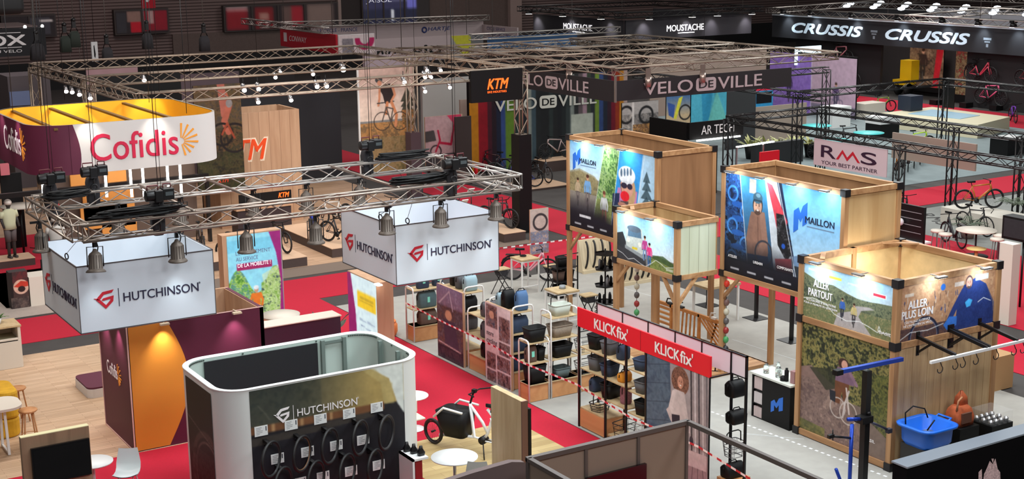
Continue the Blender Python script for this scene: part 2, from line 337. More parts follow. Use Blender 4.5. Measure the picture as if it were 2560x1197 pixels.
# ================================================================ the hall itself
def slab(name, x0, x1, y0, y1, z, m, label=None, cat='floor'):
    o = MB().box(x0, x1, y0, y1, z-.012, z).build(name, m)
    if label: tag(o, label, cat)
    return struct(o)
_f = MB(); _f.box(-30, 170, 2, 102, -.1, 0); struct(_f.build('floor', DGREY))
_wb = MB(); _wb.box(-10, 170, 100, 100.4, 1.9, 16); struct(_wb.build('wall_back', ridged('corrugated_cladding', (108, 91, 88), .22, 'z', .8)))
_wd = MB(); _wd.box(-10, 170, 99.8, 100.3, 0, 1.9); struct(_wd.build('baseboard_back', mat('black_skirt', (20, 20, 22), .8)))
_p = MB(); _p.box(46.0, 46.25, 99.7, 100, 1.9, 16); struct(_p.build('trim_1', mat('cream_trim', (150, 130, 124), .6)))
_p = MB(); _p.box(61.2, 62.3, 99.4, 100, 0, 16); struct(_p.build('trim_2', mat('cream_trim', (150, 130, 124), .6)))
_p = MB(); _p.box(46.25, 48, 99.75, 100, 1.9, 16); struct(_p.build('trim_3', mat('dark_trim', (40, 32, 32), .7)))
_p = MB(); _p.box(53.8, 61.2, 99.8, 100, 1.9, 16); _p.box(33, 46, 99.8, 100, 1.9, 3.4); struct(_p.build('trim_4', mat('plain_cladding', (92, 77, 72), .7, noise=.08)))
# windows in the back wall, with what shows behind the glass
def hall_window(i, x0, x1, z0, z1, cols, cell=None):
    fr = FY(x0, 99.62, z1); o = MB()
    o.box(x0-.1, x1+.1, 99.5, 99.95, z0-.1, z1+.1, 0); o.box(x0, x1, 99.58, 99.62, z0, z1, 1)
    root = struct(o.build('window_%d' % i, [mat('window_frame', (58, 50, 48), .6), mat('window_glass', (30, 28, 32), .15)]))
    pc = Pic(x1-x0, z1-z0, 40); pc.rect(0, 0, 1, 1, (40, 34, 36))
    for (a, b, c, d, col) in cols: pc.rect(a, b, c, d, col)
    p = pc.build('pane', fr, 0, 0, print_mat('window_view', .25), root, .15)
    m = MB()
    for k in (cell or (.5,)): m.box(x0+(x1-x0)*k-.06, x0+(x1-x0)*k+.06, 99.40, 99.5, z0, z1)
    m.build('mullion', mat('window_frame', (58, 50, 48), .6), root)
hall_window(1, 21.3, 24.7, 3.75, 5.1, [(.5, .1, .9, .9, (58, 56, 62)), (.7, .2, .95, .3, (190, 180, 178))])
hall_window(2, 28.9, 32.6, 3.65, 5.2, [(.02, .1, .2, .95, (48, 46, 50)), (.22, .05, .48, .5, (120, 92, 84)), (.28, .5, .48, .95, (160, 24, 38)), (.52, .05, .98, .9, (120, 26, 38)), (.62, .05, .72, .6, (150, 120, 118))], (.5,))
hall_window(3, 36.9, 45.8, 3.5, 5.2, [(.02, .12, .2, .95, (120, 28, 36)), (.02, .05, .2, .14, (200, 180, 176)), (.26, .1, .42, .95, (110, 30, 34)), (.3, .3, .38, .6, (150, 110, 100)), (.5, .1, .58, .95, (90, 70, 66)), (.58, .1, .68, .95, (140, 34, 44)), (.72, .05, .95, .95, (110, 92, 86))], (.23, .46, .7))
hall_window(4, 48, 53.7, 3.4, 6.4, [(0, 0, .8, 1, (62, 62, 92)), (0, .6, 1, .95, (46, 48, 70)), (.3, .35, .9, .42, (96, 96, 128)), (.66, .3, .8, .6, (120, 120, 210)), (.8, 0, 1, 1, (50, 46, 46)), (.42, .62, .46, .9, (235, 240, 250))], (.3, .62))
text('JAISOL', FY(48.1, 99.4, 5.95), .1, .5, 2.2, .42, mat('pale_letter', (200, 200, 214), .5, emit=.5), bpy.data.objects['window_4'], ext=.02)
# carpets and stand floors
slab('aisle_carpet', -30, 120, 36.1, 38.6, .013, REDC, 'red aisle carpet crossing the hall between the tyre stand and the bike plinths', 'carpet')
slab('aisle_carpet', 12.0, 15.72, 10, 36.1, .014, REDC, 'red aisle carpet running beside the white rounded tyre booth', 'carpet')
slab('aisle_carpet', 26.25, 28.55, 38.6, 99, .014, REDC, 'red aisle carpet running away past the black framed bike wall', 'carpet')
slab('aisle_carpet', 26.25, 28.55, 10, 36.1, .014, REDC, 'red aisle carpet behind the timber towers', 'carpet')
slab('stand_carpet', 29.3, 36.2, 20, 33.0, .016, REDC, 'red stand carpet under the round white table and stools', 'carpet')
slab('stand_carpet', 4.6, 12.0, 21, 26.72, .015, REDC, 'red stand carpet in front of the orange and maroon wall', 'carpet')
slab('stand_carpet', 60.2, 64.6, 44, 66, .014, REDC, 'far red carpet between the white stage and the black display walls', 'carpet')
slab('oak_floor', -6, 12.0, 26.72, 35.0, .02, FLOORW, 'oak plank stand floor under the bar table and the maroon bench', 'floor')
slab('pale_plank_floor', 11.72, 14.85, 14, 24.2, .02, FLOORY, 'pale plank stand floor under the cargo bike', 'floor')
slab('grey_stand_floor', 15.74, 24.9, 8, 35.0, .02, GREYC, 'light grey stand floor under the timber towers', 'floor')
slab('oak_stand_floor', 8, 24.8, 40.0, 62, .02, wood('pink_oak_floor', (206, 172, 142), (186, 150, 120), 'x', 4, .5, .2), 'pinkish oak stand floor under the bike plinths', 'floor')
slab('taupe_floor', 8, 24.8, 38.9, 40.0, .016, mat('taupe_carpet', (120, 104, 92), .9), 'taupe strip of carpet in front of the bike plinths', 'carpet')
slab('grey_stand_floor', 36.2, 62, 20, 35.6, .02, mat('blue_grey_carpet', (134, 136, 132), .9, noise=.07, scale=2), 'grey stand floor with black lettering beside the palm', 'floor')
slab('grey_stand_floor', 36.0, 60.2, 39.5, 66, .018, mat('far_grey_carpet', (128, 140, 142), .9, noise=.08, scale=1.5), 'far grey stand floor around the turquoise tables', 'floor')
slab('grey_stand_floor', 28.8, 36, 39.2, 60, .018, mat('dark_stand_carpet', (70, 66, 64), .9, noise=.08, scale=1.5), 'dark stand floor under the black sign with big grey lettering', 'floor')
_l = MB()   # tape seams on the grey floor
for (a, b) in (((1560, 722), (1640, 745)), ((1830, 850), (2000, 905)), ((1290, 790), (1440, 838)), ((1850, 1085), (2010, 1100)), ((1990, 690), (1870, 655))):
    p, q = G(*a), G(*b); _l.beam((p[0], p[1], .021), (q[0], q[1], .021), .02, .004)
tag(_l.build('floor_tape', mat('pale_tape', (196, 200, 200), .6)), 'thin pale tape lines marking the light grey stand floor', 'tape')
_l = MB()
p, q = G(1600, 965), G(2225, 1197)
for k in range(46):
    a = p+(q-p)*(k/46); b = p+(q-p)*((k+.5)/46); _l.beam((a[0], a[1], .021), (b[0], b[1], .021), .05, .004)
tag(_l.build('floor_edging', mat('white_tape', (226, 228, 228), .6)), 'dotted white edging on the grey floor in front of the timber tower', 'tape')
# ================================================================ the maroon and orange finance stand
def logo_sun(fr, u, v, s, m, parent):
    b = MB()
    for k in range(8):
        a = math.radians(86-k*23); L = s*(.95 if k < 5 else .8); w = s*.055
        c, d = math.cos(a), math.sin(a)
        b.prism([(u+c*s*.18-d*w*.5, v-d*s*.18-c*w*.5), (u+c*L-d*w, v-d*L-c*w), (u+c*L+d*w, v-d*L+c*w), (u+c*s*.18+d*w*.5, v-d*s*.18+c*w*.5)], fr, .003, .01)
    return b.build('logo', m, parent)
# hollow room with the orange wave on its front
rm = thing('display_room', 'open topped maroon room with an orange wave on its front wall', 'booth', (7.55, 26.75, .02))
X0, X1, Y0, Y1, T = 7.55, 10.4, 26.75, 28.75, 2.6
o = MB().box(X0, X1, Y0, Y0+.08, .02, T).box(X0, X0+.08, Y0, Y1, .02, T).box(X1-.08, X1, Y0, Y1, .02, T).build('maroon_wall', MAROON, rm)
MB().box(X0+.08, X1-.08, Y0+.08, Y0+.1, .02, T-.01).box(X0+.08, X0+.1, Y0+.1, Y1, .02, T-.01).box(X1-.1, X1-.08, Y0+.1, Y1, .02, T-.01).box(X0, X1, Y1, Y1+.06, .02, T).build('inner_lining', KWOOD, rm)
MB().box(X0-.012, X0+.015, Y0-.012, Y0+.012, .02, T).box(X0-.012, X0+.01, Y1-.01, Y1+.01, .02, T).box(X0-.01, X1, Y0-.01, Y0+.02, T, T+.012).box(X0-.01, X0+.02, Y0, Y1, T, T+.012).box(X0-.01, X0+.005, Y0, Y1, .02, .05).build('edge_trim', mat('pale_pink_trim', (214, 176, 166), .5), rm)
fr = FY(X0, Y0, T)
wave = [(0.03, .01)]+[(.9+.28*math.sin(PI*t)*1.0+.02*t, T*t) for t in [i/14 for i in range(15)]][0:]+[(.03, T-.04)]
wave = [(.03, .01)]+[(.82+.42*math.sin(PI*min(1, t*1.02)) - .1*t, T*t) for t in [i/14 for i in range(14)]]+[(.72, T-.04), (.03, T-.04)]
MB().prism(wave, fr, .001, .008).build('orange_wave', ORANGE, rm)
lf = FX(X0, Y1, T)
text('Cofidis', lf, .42, 1.02, .72, .28, mat('white_letter', (240, 236, 236), .5), rm, d=.003); logo_sun(lf, 1.17, 1.2, .26, mat('amber_logo', (236, 152, 44), .5), rm)
for i, (x, y, dx, dy, c) in enumerate(((X0-.18, 27.3, 0, 0, (1, .82, .86)), (X0-.18, 28.2, 0, 0, (1, .82, .86)), (8.25, Y0-.2, 0, 0, (1, .97, .86)), (9.75, Y0-.2, 0, 0, (1, .84, .88)))):
    m = MB(); 
    if i < 2: m.box(x, X0, y-.012, y+.012, T+.02, T+.045); m.box(x-.07, x+.03, y-.08, y+.08, T, T+.035)
    else: m.box(x-.012, x+.012, y, Y0, T+.02, T+.045); m.box(x-.09, x+.09, y-.07, y+.03, T, T+.035)
    m.build('arm_lamp', mat('lamp_body', (196, 178, 150), .5), rm)
    spot((x, y, T-.01), (X0 if i < 2 else x, y if i < 2 else Y0, T-1.0), 75, 80, c, .9, .04)
# maroon plinth bench behind it
b = thing('bench', 'low maroon topped bench with a white rounded base on the oak floor', 'bench', (8.4, 31.3, .02))
_r = rrect(7.7, 9.6, 30.65, 31.85, .16, 5)
MB().loft([[(x, y, z) for x, y in _r] for z in (.02, .22)], sm=False).build('base', mat('pale_grey_base', (216, 212, 210), .5), b)
MB().loft([[(x, y, z) for x, y in rrect(7.71, 9.59, 30.66, 31.84, .16, 5)] for z in (.22, .26)], sm=False).build('top', MAROON, b)
# counter with an open shelf, pot plant, bar table, stools, sofa
c = thing('counter', 'cream reception counter with an oak top and an open shelf', 'counter', (5.6, 34.4, .02))
m = MB(); m.box(4.4, 7.07, 34.0, 34.72, .02, .72); m.box(4.4, 7.07, 34.66, 34.72, .72, 1.03); m.box(7.0, 7.07, 34.0, 34.72, .72, 1.03); m.box(4.4, 7.0, 34.0, 34.06, .68, .76); m.build('body', CREAM, c, bevel=.008)
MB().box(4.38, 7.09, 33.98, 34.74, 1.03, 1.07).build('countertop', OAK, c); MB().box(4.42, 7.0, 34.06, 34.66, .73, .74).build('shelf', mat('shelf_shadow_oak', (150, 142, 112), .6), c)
MB().box(6.18, 6.19, 33.995, 34.0, .06, .68).build('door_seam', mat('seam', (120, 110, 98), .6), c)
def leaf(m, p, d, L, w, droop=.4, mi=0, k=4):
    d = nrm(d); r = nrm(np.cross(d, (0, 0, 1))); pts = []
    for i in range(k+1):
        t = i/k; q = np.array(p)+d*L*t+np.array([0, 0, -droop*L*t*t]); ww = w*math.sin(PI*(.12+.88*t)) if t < 1 else .002; pts.append((q-r*ww, q+np.array([0, 0, w*.25]), q+r*ww))
    vs = [a for q in pts for a in q]; fs = []
    for i in range(k): fs += [(3*i, 3*i+1, 3*i+4, 3*i+3), (3*i+1, 3*i+2, 3*i+5, 3*i+4)]
    m.add(vs, fs, mi, True)
LEAF = mat('leaf_green', (70, 104, 50), .5, noise=.25, scale=12); DLEAF = mat('dark_leaf', (52, 66, 48), .5, noise=.2, scale=12)
def pot_plant(name, label, loc, r, h, n, L, w, m, pot, droop=.5, up=.9, group=None, cat='plant'):
    t = thing(name, label, cat, loc, group); x, y, z = loc
    MB().lathe([(r*.7, z), (r, z+h), (r*.9, z+h), (r*.86, z+h*.9)], (x, y, 0), 14).build('pot', pot, t)
    mb = MB()
    for i in range(n):
        a = rnd.uniform(0, 2*PI); e = rnd.uniform(.3, 1.3)*up; leaf(mb, (x+.3*r*math.cos(a), y+.3*r*math.sin(a), z+h*.9), (math.cos(a), math.sin(a), e*1.6), L*rnd.uniform(.6, 1.1), w, droop*rnd.uniform(.5, 1.2))
    mb.build('foliage', m, t); return t
_q = G(22, 786, 1.07)
pot_plant('potted_plant', 'small green plant in a white pot on the cream counter', (6.65, 34.4, 1.07), .09, .14, 26, .26, .03, LEAF, WHITE)
t = thing('bar_table', 'cream bar table with slanted white legs beside two wooden stools', 'table', (4.9, 28.3, .02))
_r = rrect(3.2, 5.75, 27.85, 28.75, .3, 6)
MB().loft([[(x, y, z) for x, y in _r] for z in (.97, 1.02)], sm=False).build('tabletop', CREAM, t)
for x, y in ((5.4, 28.0), (5.4, 28.6), (3.5, 28.0), (3.5, 28.6)): MB().beam((x, y, .03), (x, 28.3+(y-28.3)*.6, .97), .05, .05).build('leg', WMET, t)
MB().beam((5.4, 28.0, .06), (5.4, 28.6, .06), .04, .04).beam((3.5, 28.0, .06), (3.5, 28.6, .06), .04, .04).build('foot_bar', WMET, t)
BEECH = wood('beech', (206, 150, 100), (186, 128, 80), 'z', 5)
def stool(label):
    s = thing('bar_stool', label, 'stool', (0, 0, 0), 'wooden bar stools at the cream table')
    MB().lathe([(.0, .71), (.17, .72), (.19, .745), (.18, .765), (0, .755)], n=18, caps=False).build('seat', BEECH, s)
    for k in range(4):
        a = PI/4+k*PI/2; MB().cyl((.21*math.cos(a), .21*math.sin(a), .0), (.11*math.cos(a), .11*math.sin(a), .73), .014, .018, 7).build('leg', BEECH, s)
    MB().ring((0, 0, .24), (0, 0, 1), .165, .009, 20, 5).build('foot_ring', BEECH, s); return s
s0 = stool('wooden bar stool in the open beside the cream bar table'); s0.location = (5.9, 28.35, .02)
dup(s0, (6.05, 29.95, .02), .4, 'wooden bar stool behind the cream bar table, by the mustard sofa')
sf = thing('armchair', 'mustard yellow armchair behind the cream bar table', 'armchair', (5.35, 29.5, .02)); MUST = mat('mustard_fabric', (206, 156, 30), .85, noise=.1)
MB().loft([[(x, y, z) for x, y in rrect(4.6, 5.9, 29.0+.0, 30.0, .25, 5)] for z in (.02, .42)], sm=False).build('seat', MUST, sf, bevel=.05)
MB().loft([[(x, y, z) for x, y in rrect(5.45, 5.9, 29.0, 30.0, .2, 5)] for z in (.42, 1.0)], sm=False).build('backrest', MUST, sf, bevel=.06)
# screen stand near the bottom left corner, white table and shell chair
tv = thing('screen_stand', 'oak panel holding a switched off black television', 'screen stand', (5.2, 23.2, .015))
MB().box(4.66, 5.78, 23.14, 23.26, .015, 2.0).build('panel', wood('smoked_oak', (150, 120, 94), (124, 98, 76), 'z', 6), tv); MB().box(4.66, 5.78, 23.14, 23.26, 2.0, 2.012).build('top_edge', mat('pale_edge', (214, 204, 160), .5), tv)
s = MB().box(4.8, 5.76, 23.09, 23.14, 1.16, 1.80).build('television', mat('gloss_black', (10, 9, 11), .12), tv); MB().box(4.83, 5.73, 23.084, 23.092, 1.19, 1.77).build('screen', mat('screen_glass', (8, 8, 10), .06), s)
def round_table(name, label, c, r, top, zt=.75, m=WHITE, base=.24, group=None):
    t = thing(name, label, 'table', (c[0], c[1], .02), group)
    MB().lathe([(0, zt-.025), (r-.01, zt-.025), (r, zt-.012), (r, zt), (0, zt)], (c[0], c[1], 0), 36, caps=False).build('tabletop', top, t)
    MB().lathe([(.03, .045), (.03, zt-.025)], (c[0], c[1], 0), 12).build('column', m, t); MB().lathe([(0, .02), (base, .02), (base, .032), (.05, .05), (0, .05)], (c[0], c[1], 0), 24, caps=False).build('base', m, t); return t
_q = G(232, 1153, .75); round_table('side_table', 'round white table half hidden behind the television panel', _q, .36, WHITE)
def shell_chair(label, loc, rz):
    c = thing('shell_chair', label, 'chair', (0, 0, 0)); prof = [(-.24, .47), (-.1, .43), (.08, .42), (.18, .46), (.22, .58), (.25, .72), (.27, .84)]
    A = [];
    for (d, z) in prof:
        hw = .22 if z < .6 else .22-.05*(z-.6)/.24; A.append([(d, -hw+hw*2*j/8, z+.05*((j-4)/4)**2*(1 if z < .5 else .3)) for j in range(9)])
    n = 9; vs = [p for r in A for p in r]; k = len(A); b = MB()
    up = len(vs); vs += [(x+.0, y, z-.014) for x, y, z in vs]
    fs = []
    for i in range(k-1):
        for j in range(n-1): a0 = i*n+j; fs += [(a0, a0+n, a0+n+1, a0+1), (up+a0, up+a0+1, up+a0+n+1, up+a0+n)]
    b.add(vs, fs, 0, True).build('shell', mat('pale_plastic', (206, 214, 214), .4), c)
    for x, y in ((.16, .16), (.16, -.16), (-.16, .16), (-.16, -.16)): MB().cyl((x*1.25, y*1.25, 0), (x*.8, y*.8, .43), .011, .013, 7).build('leg', WMET, c)
    c.location = loc; c.rotation_euler = (0, 0, rz); return c
shell_chair('pale shell chair on the red carpet by the television panel', (6.75, 24.55, .02), 1.1)
# overhead sign ring
sg = thing('hanging_sign', 'rounded overhead sign, maroon and white outside and yellow inside', 'hanging sign', (9.1, 33.3, 5.0))
def sring(ins): return rrect(7.07+ins, 11.42-ins, 31.15+ins, 35.4-ins, .85-ins, 10)
o1, i1 = sring(0), sring(.05); nn = len(o1)
def strip(pts, z0, z1, mi=0, flip=False):
    b = MB(); n = len(pts); vs = [(x, y, z) for z in (z0, z1) for x, y in pts]
    fs = [(i, i+1, n+i+1, n+i) for i in range(n-1)]
    return b.add(vs, [f[::-1] for f in fs] if flip else fs, mi, True)
k0 = min(range(nn), key=lambda i: (o1[i][1]-31.15)**2+(o1[i][0]-7.92)**2)
ring_pts = o1+[o1[0]]
FACE = strip([p for p in o1[k0:]]+[o1[0]]+o1[:11], 5, 6.1); FACE.build('white_face', mat('white_stretch_fabric', (206, 200, 196), .7), sg)
strip(o1[10:k0]+[(8.05, 31.15)], 5, 6.1).build('maroon_face', MAROON, sg)
wv = FY(7.92, 31.15, 6.1); pts = [(-.06, 0), (.0, 0)]+[(.02+.14*math.sin(PI*t*.8), 1.1*t) for t in [i/10 for i in range(11)]]+[(-.06, 1.1)]
MB().prism(pts, wv, .002, .006).build('maroon_curve', MAROON, sg)
strip(i1+[i1[0]], 5, 6.09, flip=True).build('yellow_lining', mat('yellow_lining', (238, 168, 22), .7), sg)
b = MB(); vs = [(x, y, 6.1) for x, y in o1]+[(x, y, 6.1) for x, y in i1]; b.add(vs, [(i, (i+1) % nn, nn+(i+1) % nn, nn+i) for i in range(nn)]).build('rim', mat('grey_rim', (120, 112, 96), .6), sg)
b = MB()
for x in (7.6, 8.5, 9.4, 10.3): b.beam((x, 35.3, 6.02), (x, 31.2, 6.02), .09, .05)
each(b, 'cross_bar', mat('brown_bar', (104, 74, 24), .6), sg)
cf = FY(7.07, 31.15, 6.1); text('Cofidis', cf, 1.22, .25, 1.98, .60, mat('crimson_letter', (200, 26, 66), .5), sg, off=.006); logo_sun(cf, 3.27, .56, .43, mat('amber_logo', (236, 152, 44), .5), sg)
lf = FX(7.07, 35.4, 6.1); text('Cofidis', lf, 1.5, .2, 1.6, .55, mat('white_letter', (240, 236, 236), .5), sg); logo_sun(lf, 3.15, .52, .42, mat('amber_logo', (236, 152, 44), .5), sg)
b = MB()
for x, y in ((7.5, 32), (10.8, 32), (7.5, 34.8), (10.8, 34.8)): b.cyl((x, y, 6.05), (x, y, 9.6), .008, n=5)
each(b, 'hanging_cable', BLACKM, sg)
for px, py in ((1.2, 0), (2.7, 0)): spot((7.07+px, 30.75, 6.35), (7.07+px, 31.15, 5.6), 30, 75, (1, .95, .86), .9)
for y in (32.4, 34.0): spot((6.7, y, 6.35), (7.07, y, 5.6), 45, 75, (1, .78, .84), .9)
spot((8.9, 34.4, 6.6), (8.9, 35.4, 5.7), 70, 70, (1, .95, .7)); spot((10.6, 34.4, 6.6), (10.9, 35.2, 5.7), 60, 50, (1, .95, .7))
# lit picture columns, low counter, oval table, plants
def led_column(label, P, fr, w, h, depth, side):
    t = thing('lit_column', label, 'display column', P); return t
A = RY(566, 592, 34); B = RY(700, 578, 34); C_ = RY(704, 772, 34)
e = thing('lit_column', 'lit picture column showing a cyclist in an orange top under bright green trees', 'display column', (A[0], 34, .02)); W_, H_ = B[0]-A[0], A[2]-.35
MB().box(A[0]-.12, B[0], 34.01, 34.35, .02, A[2]+.03).build('body', KWOOD, e); MB().box(B[0], B[0]+.03, 34.0, 34.36, .02, A[2]+.03).build('side_trim', mat('grey_edge', (150, 146, 150), .5), e)
p = Pic(W_, H_, 70); p.rect(0, 0, 1, 1, (150, 226, 250)); p.rect(0, .06, 1, .2, (128, 214, 244)); p.noise(p.V+.15*np.sin(p.U*9) > .56, [(70, 130, 40), (150, 200, 60), (196, 224, 120), (50, 110, 150), (110, 180, 60)], 16, 3, .95)
p.poly([(.62, .5), (.95, .4), (1, 1), (.7, 1)], (230, 240, 190), .6); p.noise(p.mpoly([(.6, .6), (.95, .45), (1, 1), (.6, 1)]), [(120, 170, 50), (220, 236, 190), (170, 206, 90), (40, 60, 90)], 22, 5, .9)
p.rider(.5, .62, .5, (236, 120, 30), (240, 240, 240), hel=(240, 244, 250)); p.poly([(.78, 0), (1.01, 0), (1.01, 1), (.93, 1), (.97, .6), (.9, .25)], (160, 20, 120)); p.rect(.16, .34, .82, .42, (170, 28, 96))
p.build('screen', FY(A[0], 34, A[2]), 0, 0, SCREEN, e, .003)
fl = FY(A[0], 34, A[2]); TL = mat('grey_letter', (96, 110, 150), .5)
text('LE MOUVEMENT', fl, .22, .42, .95, .1, TL, e, d=.006); text('AU SERVICE', fl, .22, .58, .6, .1, TL, e, d=.006); text('DE LA MOBILITE !', fl, .26, .75, .9, .1, mat('lit_white_letter', (250, 245, 250), .5, emit=.6), e, d=.006)
e = thing('lit_column', 'lit column listing partners under a yellow box, beside the tyre booth', 'display column', (14.3, 33.2, .02))
A = RX(868, 678, 14.3); B = RX(940, 712, 14.3); zb = .15; y0, y1, zt = A[1], B[1], A[2]
MB().box(14.31, 14.75, y1, y0, .02, zt+.02).build('body', KWOOD, e)
p = Pic(y0-y1, zt-zb, 40); p.rect(0, 0, 1, 1, (226, 246, 252)); p.poly([(0, 0), (.12, 0), (.26, .5), (.3, 1), (0, 1)], (150, 20, 100)); p.rect(.34, .2, .96, .42, (252, 206, 40)); p.rect(.42, .84, .58, .93, (226, 40, 70))
for q in ((.4,.58,.62),(.66,.58,.92),(.44,.66,.56),(.6,.68,.78),(.66,.74,.94),(.68,.9,.9)): p.line([(q[0], q[1]), (q[2], q[1]+.005)], .014, (120, 136, 170))
for q in (.28,.33): p.line([(.42, q), (.88, q)], .012, (170, 140, 40))
p.build('screen', FX(14.3, y0, zt), 0, 0, SCREEN, e, .003); fl = FX(14.3, y0, zt)

MB().box(14.2, 14.32, y1-.3, y1-.1, zt+.02, zt+.05).build('arm_lamp', LAMPW, e)
t = thing('oval_table', 'oval cream table top beside the lit picture column', 'table', (12.7, 31.65, .02))
MB().lathe([(0, .96), (.47, .96), (.48, 1.0), (0, 1.0)], (12.73, 31.62, 0), 32, caps=False).build('tabletop', CREAM, t); MB().lathe([(.05, .04), (.05, .96)], (12.73, 31.62, 0), 12).build('column', WMET, t); MB().lathe([(.25, .02), (.25, .04)], (12.73, 31.62, 0), 20).build('base', WMET, t)
c = thing('counter', 'low maroon counter with a rounded white rim behind the tyre booth', 'counter', (12.9, 30.6, .02))
MB().box(11.7, 13.8, 30.45, 30.55, .02, 1.05).build('front_panel', mat('plum_board', (62, 30, 54), .55), c); MB().box(11.2, 11.7, 30.44, 30.9, .02, 1.0).build('end_cabinet', mat('lavender_white', (206, 198, 214), .5), c); MB().box(11.2, 13.82, 30.4, 30.95, 1.05, 1.09).build('countertop', CREAM, c, bevel=.02)
_p = pot_plant('potted_plant', 'broad leaved plant beside the partner column on red carpet', (14.05, 31.5, .02), .2, .4, 9, .75, .11, DLEAF, WHITE, .25, 1.0)
o = MB().lathe([(0, .02), (.29, .03), (.33, .12), (.33, .3), (.29, .36), (.25, .38), (0, .38)], (15.55, 31.6, 0), 24, caps=False).ring((15.55, 31.6, .385), (0, 0, 1), .27, .03, 24, 6).build('pouf', mat('orange_fabric', (240, 134, 66), .6), None, (15.55, 31.6, .02)); tag(o, 'orange round pouf at the edge of the red carpet', 'pouf')
# ================================================================ the white tyre booth
NAVY = mat('navy_letter', (38, 36, 62), .5); GMARK = mat('crimson_mark', (190, 30, 48), .5); WLET = mat('white_letter', (240, 236, 236), .5)
def logo_g(fr, u, v, s, m, parent):
    """winged diamond mark, s = width"""
    k = s/100; q = lambda pts: [(u+x*k, v+y*k) for x, y in pts]
    b = MB(); b.prism(q([(0, 33), (16, 36), (30, 46), (12, 42)]), fr, .003, .012)
    for t in ([(44, 6), (100, 0), (90, 14), (50, 20), (30, 42), (18, 32)], [(30, 42), (18, 32), (12, 44), (56, 92), (58, 74)], [(56, 92), (58, 74), (80, 52), (94, 58)], [(46, 38), (98, 30), (94, 58), (80, 52), (82, 44), (44, 50)], [(46, 38), (44, 50), (38, 46)]):
        b.prism(q(t), fr, .003, .012)
    return b.build('logo', m, parent)
def hutch(fr, u, v, w, m1, m2, parent, d=.003):
    """mark | HUTCHINSON across width w"""
    logo_g(fr, u, v, w*.185, m1, parent); MB().prism([(u+w*.225, v-.01), (u+w*.231, v-.01), (u+w*.231, v+w*.165), (u+w*.225, v+w*.165)], fr, .002, .006).build('divider', m2, parent)
    text('HUTCHINSON', fr, u+w*.27, v+w*.045, w*.71, w*.083, m2, parent, d=d, off=.004)
    text('\u00ae', fr, u+w*.985, v+w*.04, w*.016, w*.02, m2, parent, 'registered_mark', d=d)
bt = thing('tyre_booth', 'white rounded open topped booth with a dark tyre display on its front', 'booth', (9.7, 23.1, .02))
BX0, BX1, BY0, BY1, BZ = 7.7, 11.62, 22.0, 24.3, 2.5; BR = .52
ou = rrect(BX0, BX1, BY0, BY1, BR, 8); inn = rrect(BX0+.1, BX1-.1, BY0+.1, BY1-.1, BR-.1, 8); n = len(ou)
strip(ou+[ou[0]], .02, BZ).build('shell', mat('white_stretch', (216, 220, 216), .6), bt)
LIN = mat('pale_lining', (178, 196, 188), .6)
strip(inn+[inn[0]], .02, BZ-.005, flip=True).build('lining', LIN, bt)
b = MB(); vs = [(x, y, BZ) for x, y in ou]+[(x, y, BZ) for x, y in inn]; b.add(vs, [(i, (i+1) % n, n+(i+1) % n, n+i) for i in range(n)]); b.build('rim', mat('white_rim', (236, 240, 238), .5), bt)
b = MB(); b.tube([(x, y, BZ+.004) for x, y in ou], .016, 6, 0, closed=True).build('rim_bead', mat('bright_rim', (244, 250, 248), .35), bt)
b = MB()   # perforations along the inner rim
for k in range(70):
    i = k/70*n; j = int(i); f = i-j; p = np.array(inn[j])*(1-f)+np.array(inn[(j+1) % n])*f; b.obox((p[0], p[1], BZ-.03), (.03, .03, .022), 0)
b.build('rim_dot_pattern', mat('slot_dark', (60, 70, 66), .6), bt)
MB().box(BX0+.5, BX0+2.75, BY1-.14, BY1-.11, .6, BZ-.06).build('inner_panel', mat('near_black_panel', (26, 27, 32), .6), bt)
b = MB()
for x, y in ((BX0+2.85, BY1-.15), (BX0+3.3, BY1-.15), (BX1-.2, BY0+.7), (BX1-.17, BY0+1.5)): b.box(x-.035, x+.035, y-.035, y+.035, .05, BZ-.02)
b.box(BX0+2.85, BX0+3.3, BY1-.16, BY1-.13, BZ-.1, BZ-.05).build('inner_frame', mat('galvanised', (120, 136, 130), .5, .3), bt)
PF = Pic(2.95, 2.4, 120); PF.grad((52, 58, 54), (80, 80, 70), 0, .3); PF.rect(0, .28, 1, 1, (36, 36, 40)); PF.grad((36, 36, 42), (28, 28, 32), .36, 1)
tt = np.clip((PF.U-.25)/.55, 0, 1)[..., None]; mk = (PF.V < .29)[..., None]; PF.C = np.where(mk, PF.C*(1-tt)+np.array((172, 150, 92.))*tt, PF.C)
PF.noise((PF.V < .29) & (PF.U < .45), [(44, 52, 48), (70, 74, 62), (58, 62, 56)], 9, 4, .5); PF.poly([(.78, 0), (1, 0), (1, .4), (.95, .3), (.9, .1)], (216, 224, 218)); PF.poly([(.72, 0), (.8, 0), (.92, .14), (.93, .3), (.86, .29), (.84, .12)], (190, 176, 120), .5)
PF.rect(0, .275, .86, .33, (118, 80, 54)); [PF.rect(q, .275, q+.018, .33, (176, 138, 96)) for q in (.04, .13, .22, .31, .4, .5)]; PF.poly([(0, .36), (.3, .35), (.75, .33), (.8, .37), (.4, .4), (0, .42)], (62, 58, 54)); PF.line([(.05, .12), (.09, .18), (.12, .24)], .008, (90, 92, 80))
ff = FY(8.22, BY0, BZ-.03); PF.build('front_print', ff, 0, 0, PRINT, bt)
hutch(ff, .42, .40, 1.62, WLET, WLET, bt, .008)
PL = Pic(1.3, 2.4, 50); PL.rect(0, 0, 1, 1, (26, 22, 22)); PL.circ(.75, .68, .32, .05, (70, 58, 52)); PL.circ(.75, .68, .26, .015, (110, 96, 88)); PL.noise(PL.V > .5, [(20, 17, 17), (44, 36, 34), (80, 72, 68), (26, 22, 22)], 14, 8, .6); PL.line([(0, .3), (1, .42)], .008, (120, 110, 104))
